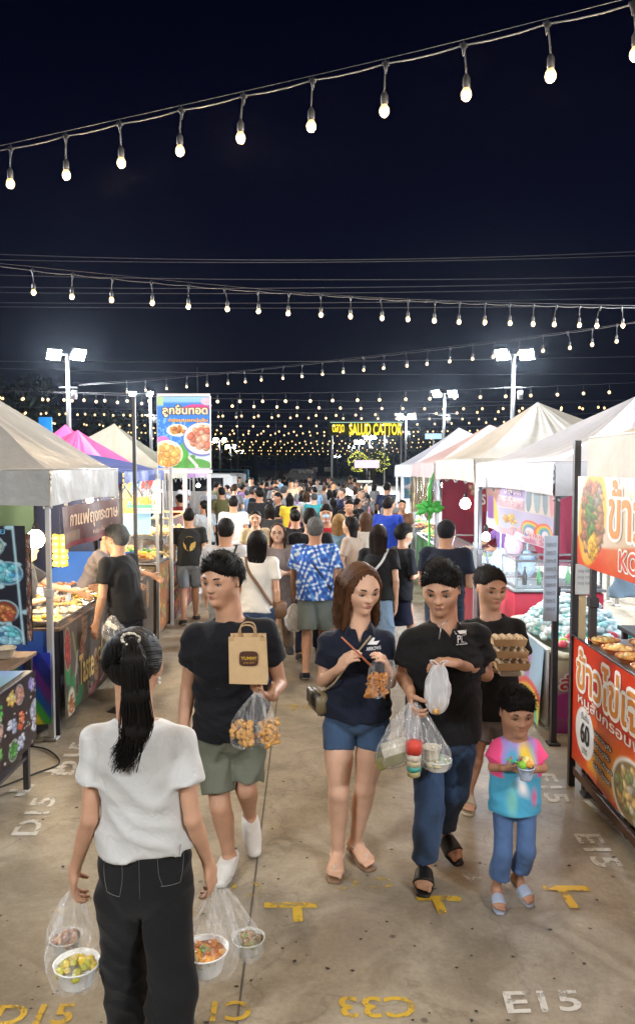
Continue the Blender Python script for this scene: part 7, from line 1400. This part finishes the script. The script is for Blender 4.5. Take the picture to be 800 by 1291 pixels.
mid('worker in pale shirt behind the lit glass case on the left', 172, 640, 1.58, -95, 'm', TEE((.5, .45, .4)), T_(BLK), dict(style='short'), arms=('bent', 'out'), h=.013, Y=11.2, walk=0)
# ---- the far crowd: nine figures, copied with their parts and recoloured
protos = []
for i, (g, w, ar, hs, e) in enumerate((('m', .3, ('down', 'down'), dict(style='short'), 1.95), ('f', .28, ('down', 'bent'), dict(style='long', len=1.1), 1.95), ('m', -.3, ('bent', 'down'), dict(style='short', thick=.05), .85), ('f', -.2, ('bent', 'bent'), dict(style='pony'), .5), ('m', .15, ('down', 'up'), dict(style='cap', col=(.05, .05, .05)), 1.95),
                                     ('f', .3, ('down', 'down'), dict(style='bun'), 1.95), ('f', .1, ('bent', 'down'), dict(style='long', len=.8, front=.5), .6), ('m', .35, ('down', 'bent'), dict(style='short', thick=.06), 1.95), ('m', .05, ('bent', 'bent'), dict(style='short'), .85))):
    H = (1.68, 1.58, 1.72, 1.56, 1.66, 1.6, 1.55, 1.64, 1.7)[i]; J = xf(skel(H, g, w, ar), (0, 0, 0), 0)
    r = person('far crowd figure', J, dict(g=g, k=H / 1.7, hh=H / 7.1, skin=('mid', 'light', 'tan')[i % 3], top=TEE(WHT), bottom=T_(BLK, e), hair=hs, eyes=False, feet=dict(kind='shoe', col=(.05, .05, .05))), h=.0155, base=(0, 0, 0)); protos.append((r, g, hs['style']))
tops = [('white', (.66, .66, .66)), ('black', (.01, .01, .012)), ('navy', (.012, .018, .06)), ('maroon', (.2, .02, .03)), ('grey', (.2, .2, .21)), ('sky blue', (.2, .38, .6)), ('red', (.45, .03, .03)), ('beige', (.45, .37, .26)), ('olive', (.12, .13, .05)), ('orange', (.6, .22, .03)), ('pink', (.55, .25, .33)), ('teal', (.03, .25, .27)), ('yellow', (.6, .48, .06)), ('purple', (.2, .08, .28)), ('brown', (.14, .07, .04))]
bots = [('black', (.01, .01, .012)), ('denim', (.04, .07, .15)), ('grey', (.15, .15, .16)), ('khaki', (.22, .19, .12))]
rs = np.random.default_rng(17); used = set(); placed = [(o.location.x, o.location.y) for o in SC.objects if o.name.startswith('person') and o.parent is None and o.location.length > .1]; cnt = 0; tries = 0; wts = np.array([7, 9, 4, 1.5, 5, 1, 1, 3, 1.5, .3, 1, .6, .3, .5, 1.5]); wts /= wts.sum()
first = {}
while cnt < 112 and tries < 9000:
    tries += 1; y = 12.5 + 34 * rs.uniform() ** 1.15; xl, xr = (-1.75, 1.7) if y < 20 else (-2.6 - (y - 20) * .30, 1.9 + (y - 20) * .03)
    x = rs.uniform(xl, xr)
    if any((x - a) ** 2 + ((y - b) * .8) ** 2 < (.52 if y > 17 else .85) ** 2 for a, b in placed): continue
    pi = rs.integers(9); r, g, hs = protos[pi]; ti = rs.choice(15, p=wts); bi = rs.integers(4); fc = 'towards the viewer' if rs.uniform() < .35 else 'away'; side_ = 'left' if x < -.7 else 'right' if x > .8 else 'middle'; near = 'nearer' if y < 20 else 'farther'
    hn = {'short': 'short hair', 'long': 'long hair', 'pony': 'ponytail', 'cap': 'cap', 'bun': 'hair bun'}[hs]; key = (ti, bi, fc, hn, side_, near)
    if key in used: continue
    used.add(key); placed.append((x, y)); cnt += 1
    c = r if r.name not in first else copy_tree(r); first[r.name] = 1; c.location = (x, y, 0); c.rotation_euler = (0, 0, rs.normal(0, .5) + (math.pi if fc != 'away' else 0)); s = rs.uniform(.9, 1.06); c.scale = (s, s, s)
    c['label'] = f'{"woman" if g == "f" else "man"}, {hn}, {tops[ti][0]} top, {bots[bi][0]} bottoms, {"seen from behind" if fc == "away" else "facing the viewer"}, {near} crowd, {side_}'; c['group'] = 'people in the far crowd'
    for ch in c.children:
        n0 = ch.name.split('.')[0]
        if n0 == 't_shirt': ch.color = (*tops[ti][1], 1)
        elif n0 == 'trousers': ch.color = (*bots[bi][1], 1)
        elif n0 == 'hair' and rs.uniform() < .15: ch.color = (.05, .025, .012, 1)
tp_ = thing('tote_bag', (0, 0, 0), 'x', 'bag', 'bags carried in the far crowd'); q = MB(); q.box((0, 0, 0), (.26, .09, .28), bev=.03); q.build('bag_body', cloth('shine'), tp_); q = MB(); q.tube(spl([(-.1, 0, .12), (-.05, 0, .42), (.05, 0, .42), (.1, 0, .12)], 10), .012, 5); q.build('strap', cloth('shine'), tp_)
ppl = [o for o in SC.objects if o.parent is None and o.get('group') == 'people in the far crowd']; bcol = [('black', (.02, .02, .02)), ('white', (.6, .6, .6)), ('brown', (.16, .08, .04)), ('red', (.4, .04, .04)), ('tan', (.4, .28, .16)), ('pink', (.55, .2, .3))]
for i, o in enumerate(ppl[::5]):
    lb = o['label'].split(',')
    if (bcol[i % 6][0], lb[0], lb[1], lb[2], lb[5], lb[6]) in used: continue
    used.add((bcol[i % 6][0], lb[0], lb[1], lb[2], lb[5], lb[6]))
    c = tp_ if i == 0 else copy_tree(tp_); sd = 1 if i % 2 else -1; c.location = (o.location.x + sd * .29, o.location.y - .02, .78 if i % 3 else .98); c.rotation_euler = (0, 0, 1.4 if i % 2 else 1.8); cn, cc = bcol[i % 6]
    lb = o['label'].split(','); c['label'] = f'{cn} bag of the {lb[0]} with{lb[1]} and{lb[2]},{lb[5]},{lb[6]}'
    for ch in c.children: ch.color = (*cc, 1)
for r, g, hs in protos:
    if r['label'] == 'far crowd figure':
        for ch in list(r.children): bpy.data.objects.remove(ch)
        bpy.data.objects.remove(r)
# ================================================================== things carried
clear = film('clear_film', (1, 1, 1), clear=.975, rough=.06, milky=.18); milky = film('milky_film', (.9, .9, .9), clear=.88, rough=.2, milky=.28); white_b = film('white_bag_film', (.85, .86, .88), clear=.45, rough=.3, milky=.35)
def bag(top, bot, w, d, m, label, tilt=0, seed=0, full=.62, handles=None, neck=.012, flatb=.8, name='plastic_bag', rot=0):
    """film bag gathered at top and filled towards its bottom"""
    top, bot = np.asarray(top, float), np.asarray(bot, float); root = thing(name, top, label, 'bag'); rs = np.random.default_rng(seed); K = 34; N = 52; ph = rs.uniform(0, 6.28, 9); V = []; Lb = np.linalg.norm(bot - top)
    for i in range(K):
        t = i / (K - 1); 
        if t < full: r = neck / (w / 2) + (1 - neck / (w / 2)) * (t / full) ** .85
        else: q = (t - full) / (1 - full); r = (1 - q ** 4) ** .5 * (1 - .06 * q)
        c = top + (bot - top) * t
        for k in range(N):
            a = 2 * math.pi * k / N; pl = 1 + (.26 * math.sin(7 * a + ph[0]) + .16 * math.sin(13 * a + ph[1])) * max(0, 1 - t / full) + .035 * math.sin(5 * a + 9 * t + ph[2]) + .03 * math.sin(11 * a - 14 * t + ph[3]) + .018 * math.sin(23 * a + 17 * t + ph[4])
            rr = 1 / (abs(math.cos(a)) ** 2.6 + abs(math.sin(a)) ** 2.6) ** (1 / 2.6)
            dx, dy = rr * r * pl * w / 2 * math.cos(a), rr * r * pl * d / 2 * math.sin(a); V.append(c + np.array([dx * math.cos(rot) - dy * math.sin(rot), dx * math.sin(rot) + dy * math.cos(rot), .006 * math.sin(4 * a + ph[5]) * (t > .8)]))
    F = [(i * N + k, i * N + (k + 1) % N, (i + 1) * N + (k + 1) % N, (i + 1) * N + k) for i in range(K - 1) for k in range(N)]; mk('film', V, F, m, root)
    q = MB()
    for (dx, dz) in (handles or []): q.tube(spl([top + (-.008, 0, -.01), top + (dx - .012, -.01, dz), top + (dx + .012, -.01, dz), top + (.008, 0, -.01)], 12), .004, 6, flat=.5)
    if q.n: q.build('handle', m, root)
    return root
def jug(root, c, r, n, seed, mesh, m, sc=1, squash=(1, 1, 1), name='snack_piece'):
    rs = np.random.default_rng(seed)
    for i in range(n):
        p = rs.uniform(-1, 1, 3)
        while np.abs(p).max() > 1 or (p[0] ** 2 + p[1] ** 2) > 1.1: p = rs.uniform(-1, 1, 3)
        o = link(bpy.data.objects.new(name, mesh)); o.parent = root; o.location = Vector(np.asarray(c) + p * r - rel(root)); o.rotation_euler = tuple(rs.uniform(0, 6.28, 3)); s = sc * rs.uniform(.8, 1.2); o.scale = (s * squash[0], s * squash[1], s * squash[2])
def piece(kind, m):
    q = MB()
    if kind == 'curl': a = np.linspace(-1.2, 1.2, 7); q.tube([(.018 * math.cos(t) - .018, .026 * math.sin(t), 0) for t in a], [.006, .0105, .0115, .010, .0115, .0105, .006], 7)
    elif kind == 'nug': q.ball((0, 0, 0), (.017, .014, .012), 8, 6); q.V[0] += np.random.default_rng(3).normal(0, .0014, q.V[0].shape)
    elif kind == 'slice': q.lathe((0, 0, 0), [(0, -.002), (.019, -.003), (.021, 0), (.018, .003), (0, .002)], 10, sy=.7); q.V[0][:, 2] += q.V[0][:, 0] ** 2 * 14
    elif kind == 'egg': q.ball((0, 0, 0), (.0155, .0155, .019), 10, 7)
    o = q.build('snack_piece', m, None, local=True); me = o.data; bpy.data.objects.remove(o); return me
gold = mat('fried_gold', (.60, .31, .07), rough=.5, bump=.003, bscale=90, var=.3, vscale=40); glaze = mat('glazed_brown', (.50, .20, .04), rough=.3, bump=.002, bscale=90, var=.35, vscale=50); shell = mat('egg_shell', (.72, .58, .40), rough=.5, var=.08); 
curl, nug, slc, eg = piece('curl', gold), piece('nug', gold), piece('slice', glaze), piece('egg', shell)
whitebowl = mat('white_bowl', (.78, .77, .74), rough=.3)
hand_of = lambda J, n, dy=0, dz=0: J['wr' + n]
# --- paper bag of the man in black
kraft = mat('kraft_paper', (.56, .38, .20), rough=.7, bump=.0015, bscale=40, var=.08, vscale=20); Yb = Y2 - .33
a, b, c, d = at(288, 803, Yb), at(334, 803, Yb), at(337, 863, Yb), at(289, 862, Yb); dp = np.array([0, .085, 0]); pb = thing('paper_bag', (a + b) / 2 * (1, 1, 0) + (0, 0, d[2]), 'brown kraft paper bag with twisted handles and a dark label', 'bag')
n = 9; V = []; g_ = .022
for t in (0, .5, 1): 
    l, r = a * (1 - t) + d * t, b * (1 - t) + c * t; V += [l, (l + r) / 2 - (0, .004, 0), r, r + dp / 2 - X_ * g_ * (1 - t), r + dp, (l + r) / 2 + dp, l + dp, l + dp / 2 + X_ * g_ * (1 - t)]
F = [(i * 8 + k, i * 8 + (k + 1) % 8, (i + 1) * 8 + (k + 1) % 8, (i + 1) * 8 + k) for i in range(2) for k in range(8)] + [(16, 18, 20, 22)]; mk('bag_body', V, F, kraft, pb, smooth=False)
q = MB(); q.add([a - (.0, .0012, 0), b - (0, .0012, 0), b - (0, .0012, .02), a - (0, .0012, .02)], [(0, 1, 2, 3)]); q.build('top_fold', mat('kraft_fold', (.46, .30, .15), rough=.7), pb, smooth=False)
for dy in (.008, .078):
    q = MB(); m0 = (a + b) / 2 + (0, dy, -.01); q.tube(spl([m0 + (-.038 + dy * .1, 0, -.02), m0 + (-.038, 0, .035), m0 + (-.02, 0, .062), m0 + (.02, 0, .062), m0 + (.036, 0, .035), m0 + (.038, 0, -.02)], 18), .0042, 6); q.build('handle', mat('kraft_rope', (.42, .27, .14), rough=.8), pb)
cen = (a + c) / 2 + (.004, -.008, .012); q = MB(); q.add([cen + (.045 * math.copysign(abs(math.cos(t)) ** .45, math.cos(t)), 0, .036 * math.copysign(abs(math.sin(t)) ** .45, math.sin(t))) for t in np.linspace(0, 6.0, 22)], [tuple(range(22))]); lb_ = q.build('label', mat('brown_label', (.07, .025, .015), rough=.4), pb, smooth=False)
lettering('YUMMY', FY(cen[1] - .001, cen[0] - .04, .08, cen[2] + .025, .05, 0), (.05, .3, 1, .62), mat('gold_ink', (.62, .40, .05), rough=.5), lb_, np.array((0, -.001, 0)), bold=.02); lettering('since 2015', FY(cen[1] - .001, cen[0] - .04, .08, cen[2] + .025, .05, 0), (.2, .8, .85, .95), mat('gold_ink', (.62, .40, .05)), lb_, np.array((0, -.001, 0)))
# --- two clear bags of fried snacks under his hand
tp = at(324, 874, Yb)
for i, (x, y, w, t, me) in enumerate(((306, 944, .165, 'clear bag of curled fried snacks hanging from the left hand, left one', nug), (340, 942, .13, 'clear bag of fried snacks hanging from the left hand, right one', curl))):
    bt = at(x, y, Yb + .02 * i); bag(tp + (0, .02 * i, 0), bt, w, .075, clear, t, seed=i, full=.5, neck=.014); sn = thing('fried_snacks', bt, f'golden fried {["nuggets", "curls"][i]} filling the {["left", "right"][i]} clear bag of the man in black', 'snacks')
    jug(sn, bt + (0, 0, .075), np.array([w * .34, .020, .055]), (46, 36)[i], i, me, gold, 1.02)
# --- chopstick woman: bag, chopsticks, shoulder bag
Yc = Y3 - .27; tp = at(484, 832, Yc); bt = at(474, 880, Yc); bag(tp, bt, .125, .05, clear, 'clear bag of glazed fried slices held open by the woman in navy', seed=5, full=.25, neck=.038)
sn = thing('fried_slices', bt, 'glazed brown fried slices inside the clear bag', 'snacks'); jug(sn, bt + (.0, 0, .06), np.array([.045, .016, .05]), 46, 4, slc, glaze, 1.05)
ck = thing('chopsticks', at(444, 822, Yc), 'pair of reddish wooden chopsticks dipping into the clear bag', 'chopsticks'); 
for k in range(2): q = MB(); q.tube([at(430 + 3 * k, 803 + 3 * k, Yc + .05), at(467, 838 + k * 2, Yc)], [.0042, .0028], 6); q.build('chopstick', mat('red_wood', (.42, .12, .05), rough=.5), ck)
sbg = thing('shoulder_bag', at(402, 884, Y3), 'small olive brown shoulder bag on a thin strap at her hip', 'bag'); cb = at(402, 884, Y3 + .0); q = MB(); q.box(cb, (.075, .15, .125), bev=.025, rot=.3); q.build('bag_body', mat('olive_leather', (.16, .12, .06), rough=.45), sbg)
q = MB(); q.box(cb + (-.03, -.0, .02), (.03, .15, .09), rot=.3, bev=.01); q.build('flap', mat('dark_leather', (.03, .025, .02), rough=.45), sbg); q = MB(); q.tube(spl([cb + (.02, -.02, .06), at(420, 862, Y3 - .13), at(440, 835, Y3 - .15), at(462, 808, Y3 - .12), at(471, 796, Y3 - .02), at(474, 794, Y3 + .08)], 18), .0055, 6); q.build('strap', mat('tan_strap', (.30, .24, .15), rough=.5), sbg)
# --- polo man: bags
Yd = Y4 - .27; tp = at(520, 886, Yd)
bt = at(492, 968, Yd); bag(tp, bt, .20, .13, milky, 'wide milky bag with cream food boxes, leftmost of his three big bags', seed=11, full=.66, neck=.016, rot=.2)
bx = thing('food_box', bt, 'olive and cream food boxes inside the leftmost milky bag', 'box'); q = MB(); q.box(bt + (0, 0, .05), (.15, .09, .06), bev=.008, tilt=((0, 1, 0), -.35)); q.build('lower_box', mat('olive_food', (.22, .20, .06), rough=.6), bx, smooth=False); q = MB(); q.box(bt + (.02, 0, .10), (.13, .09, .05), bev=.008, tilt=((0, 1, 0), -.3)); q.build('upper_box', mat('cream_card', (.62, .58, .45)), bx, smooth=False)
bt = at(521, 980, Yd - .05); bag(tp + (0, -.02, 0), bt, .095, .09, clear, 'narrow clear bag with red topped cup, middle of his three big bags', seed=12, full=.5, neck=.014)
cp = thing('layered_cup', bt, 'tall clear cup with red, cream and green layers in the middle bag', 'cup')
for i, (z0, z1, r, c_) in enumerate(((.008, .035, .030, (.5, .45, .2)), (.035, .06, .033, (.05, .35, .28)), (.06, .085, .034, (.62, .5, .3)), (.085, .12, .036, (.7, .62, .5)), (.12, .175, .040, (.62, .05, .03)))):
    q = MB(); q.lathe(bt, [(0, z0), (r, z0), (r * 1.02, z1), (0, z1 + (.012 if i == 4 else 0))], 16); q.V[0] += np.random.default_rng(i).normal(0, .001, q.V[0].shape); q.build('layer', mat('layer_%d' % i, c_, rough=.4, bump=.004, bscale=60), cp)
bt = at(551, 972, Yd + .02); bag(tp + (0, .02, 0), bt, .19, .13, milky, 'milky bag with white bowl, rightmost of his three big bags', seed=13, full=.64, neck=.016, rot=-.15)
bowl(bt + (0, 0, .008), .068, .05, 'white bowl at the bottom of the rightmost milky bag', whitebowl, [(.3, .45, .3), (.6, .55, .3), (.65, .6, .5)], 22, .018, seed=3); tub(bt + (-.03, 0, .062), .035, .045, .06, mat('cream_tub', (.62, .55, .38), rough=.4), 'small cream tub on top of the white bowl in the bag')
tp = at(552, 838, Yd); bt = at(550, 900, Yd); bag(tp, bt, .125, .07, white_b, 'small white plastic bag with fried food held up to his chest', seed=14, full=.42, neck=.02, handles=[(-.03, .02), (.03, .02)])
sn = thing('fried_snacks', bt, 'fried snacks at the bottom of the small white bag', 'snacks'); jug(sn, bt + (.0, 0, .035), np.array([.035, .02, .022]), 18, 9, nug, gold, 1)
pen = MB(); pen.tube([at(553, 806, Y4 - .15), at(556, 788, Y4 - .13)], .003, 6); pen.tube([at(556, 788, Y4 - .13), at(564, 782, Y4 - .12)], .0025, 6); tag(pen.build('eyeglasses', mat('thin_metal', (.5, .5, .5), rough=.3, metal=.8), None), 'folded glasses hooked at the neck of the black polo shirt', 'glasses')
# --- egg trays
pulp = mat('pulp_card', (.55, .38, .20), rough=.8, bump=.002, bscale=60, var=.1); Ye = Y5 - .3
for t in range(3):
    c0 = at(643 - t * 2, 836 - t * 15.0, Ye); tr = thing('egg_tray', c0, ['lowest', 'middle', 'topmost'][t] + ' small tan egg tray in the stack', 'egg tray', 'stacked egg trays'); w, dd = .20, .14; q = MB()
    for z0, z1, s0, s1 in ((-.028, .014, .9, 1.0),):
        V = [c0 + (sx * w / 2 * s, sy * dd / 2 * s, z) for z, s in ((z0, s0), (z1, s1), (z1, s1 * .94), (z0 + .006, s0 * .94)) for sx, sy in ((-1, -1), (1, -1), (1, 1), (-1, 1))]
        q.add(V, [(3, 2, 1, 0)] + [(r * 4 + i, r * 4 + (i + 1) % 4, r * 4 + 4 + (i + 1) % 4, r * 4 + 4 + i) for r in range(3) for i in range(4)] + [(12, 13, 14, 15)])
    q.build('tray_pan', pulp, tr, smooth=False)
    for i in range(4):
        for j in range(3): o = link(bpy.data.objects.new('egg', eg)); o.parent = tr; o.location = (-.065 + .043 * i, -.042 + .04 * j, .008)
q = MB(); q.box(at(640, 846, Ye) , (.12, .13, .03), bev=.004); tag(q.build('clear_box', mat('box_clear', (.5, .45, .35), rough=.2, alpha=.6), None, smooth=False), 'clear plastic box under the egg trays', 'box')
# --- boy's cup
Yk = Y6 - .17; c0 = at(662, 983, Yk); tub(c0, .026, .038, .062, mat('cup_print', (.45, .55, .70), rough=.35, var=.35, vscale=30), 'blue and white paper cup in the hands of the boy', name='ice_cream_cup', cat='cup')
sc_ = thing('ice_cream', c0 + (0, 0, .06), 'green and orange scoops with a green spoon in the boy cup', 'ice cream')
for i, (x, c_) in enumerate(((-.016, (.25, .55, .05)), (.014, (.75, .35, .06)), (.0, (.7, .6, .2)))): q = MB(); q.ball(c0 + (x, -.004 + .01 * (i == 2), .07 + .008 * i), .021, 10, 7); q.V[0] += np.random.default_rng(i).normal(0, .0012, q.V[0].shape); q.build('scoop', mat('scoop_%d' % i, c_, rough=.5, bump=.003, bscale=80), sc_)
q = MB(); q.tube([c0 + (-.015, 0, .075), at(637, 957, Yk)], .003, 6); q.build('spoon', mat('green_spoon', (.05, .5, .1), rough=.3), sc_)
# --- soup bags of the woman in white
def hangp(J, n, dz, dy=.0): p = J['wr' + n] + hat(J['wr' + n] - J['el' + n]) * .10; return np.array([p[0], p[1] + dy, p[2] - dz])
tl = at(90, 1128, Y1 + .06); tr_ = at(274, 1124, Y1 + .06)
bt = at(98, 1250, Y1 + .02); bag(tl, bt, .19, .16, clear, 'clear bag with bowl of yellow curry in her left hand', seed=21, full=.6, neck=.016)
bowl(bt + (.0, 0, .03), .074, .07, 'white bowl of yellow curry in the left clear bag', whitebowl, [(.58, .38, .01), (.42, .40, .04), (.62, .44, .03)], 26, .018, seed=5)
bt2 = at(84, 1205, Y1 + .14); bag(tl + (0, .02, 0), bt2, .15, .12, clear, 'second clear bag behind the yellow curry with a brown dish', seed=22, full=.6, neck=.014); bowl(bt2 + (0, 0, .02), .055, .05, 'small tub of brown food behind the yellow curry', mat('milky_tub', (.6, .58, .52), rough=.3, alpha=.7), [(.25, .1, .04), (.4, .2, .08)], 20, .015, seed=6)
bt = at(259, 1236, Y1 + .02); bag(tr_, bt, .20, .16, clear, 'clear bag with bowl of orange soup in her right hand', seed=23, full=.6, neck=.016)
sb_ = bowl(bt + (.0, 0, .035), .076, .075, 'white bowl of orange soup with green herbs in the right clear bag', whitebowl, [(.60, .20, .01), (.66, .32, .02), (.60, .24, .01)], 16, .018, seed=7)
q = MB(); q.lathe(bt + (0, 0, .035), [(.067, .052), (.070, .061)], 20); q.build('soup', mat('orange_soup', (.46, .14, .005), rough=.12, var=.3, vscale=30, spec=.7), sb_); pile('herbs', bt + (0, 0, .035 + .072), .02, .015, 12, .006, [(.08, .25, .04), (.15, .35, .08)], sb_, .008, 4)
bt = at(313, 1210, Y1 + .10); bag(tr_ + (0, .03, 0), bt, .15, .12, clear, 'clear bag with round tub of dark greens in her right hand', seed=24, full=.6, neck=.014); bowl(bt + (0, 0, .03), .056, .05, 'round clear tub of dark brown greens in the right bag', mat('milky_tub', (.6, .58, .52)), [(.15, .10, .03), (.25, .14, .05), (.2, .2, .06)], 30, .014, seed=8)
# --- bags in the crowd
J = sB['J']; p = J['wrL'] + (0, 0, -.08); bag(p, p - (0, 0, .30), .2, .14, white_b, 'white plastic bag in the left hand of the man in the floral shirt', seed=31, full=.5)
J = sT['J']; p = J['wrL'] * .5 + J['wrR'] * .5 + (0, 0, -.06); p = at(143, 776, 6.45); bag(p, p - (0, 0, .24), .19, .12, milky, 'milky bag with dark and white packages held by the customer at the curry counter', seed=32, full=.45); q = MB(); q.box(p - (.0, 0, .15), (.12, .08, .05), bev=.006, tilt=((0, 1, 0), .3)); tag(q.build('dark_package', mat('black_pack', (.02, .02, .025), rough=.3), None, smooth=False), 'dark package inside the milky bag of the curry customer', 'package'); q = MB(); q.box(p - (.01, 0, .085), (.11, .08, .03), bev=.006, tilt=((0, 1, 0), .5)); tag(q.build('carton', mat('cream_card', (.6, .55, .4)), None, smooth=False), 'cream carton on the dark package in the milky bag', 'carton')
# ================================================================== thin haze box added to imitate lens glare round the lamps
hz = MB(); hz.box((0, 95, 5.0), (700, 232, 12.2)); ho = hz.build('haze', None, None, smooth=False, mats=[None]) if False else None
hm = bpy.data.materials.new('glare_haze'); hm.use_nodes = True; n, l = hm.node_tree.nodes, hm.node_tree.links; n.remove(n['Principled BSDF']); pv = n.new('ShaderNodeVolumePrincipled'); pv.inputs['Density'].default_value = .00012; pv.inputs['Color'].default_value = (.7, .82, 1, 1); pv.inputs['Anisotropy'].default_value = .9; l.new(pv.outputs[0], n['Material Output'].inputs['Volume'])
ho = hz.build('haze', hm, None, smooth=False); tag(ho, kind='stuff')
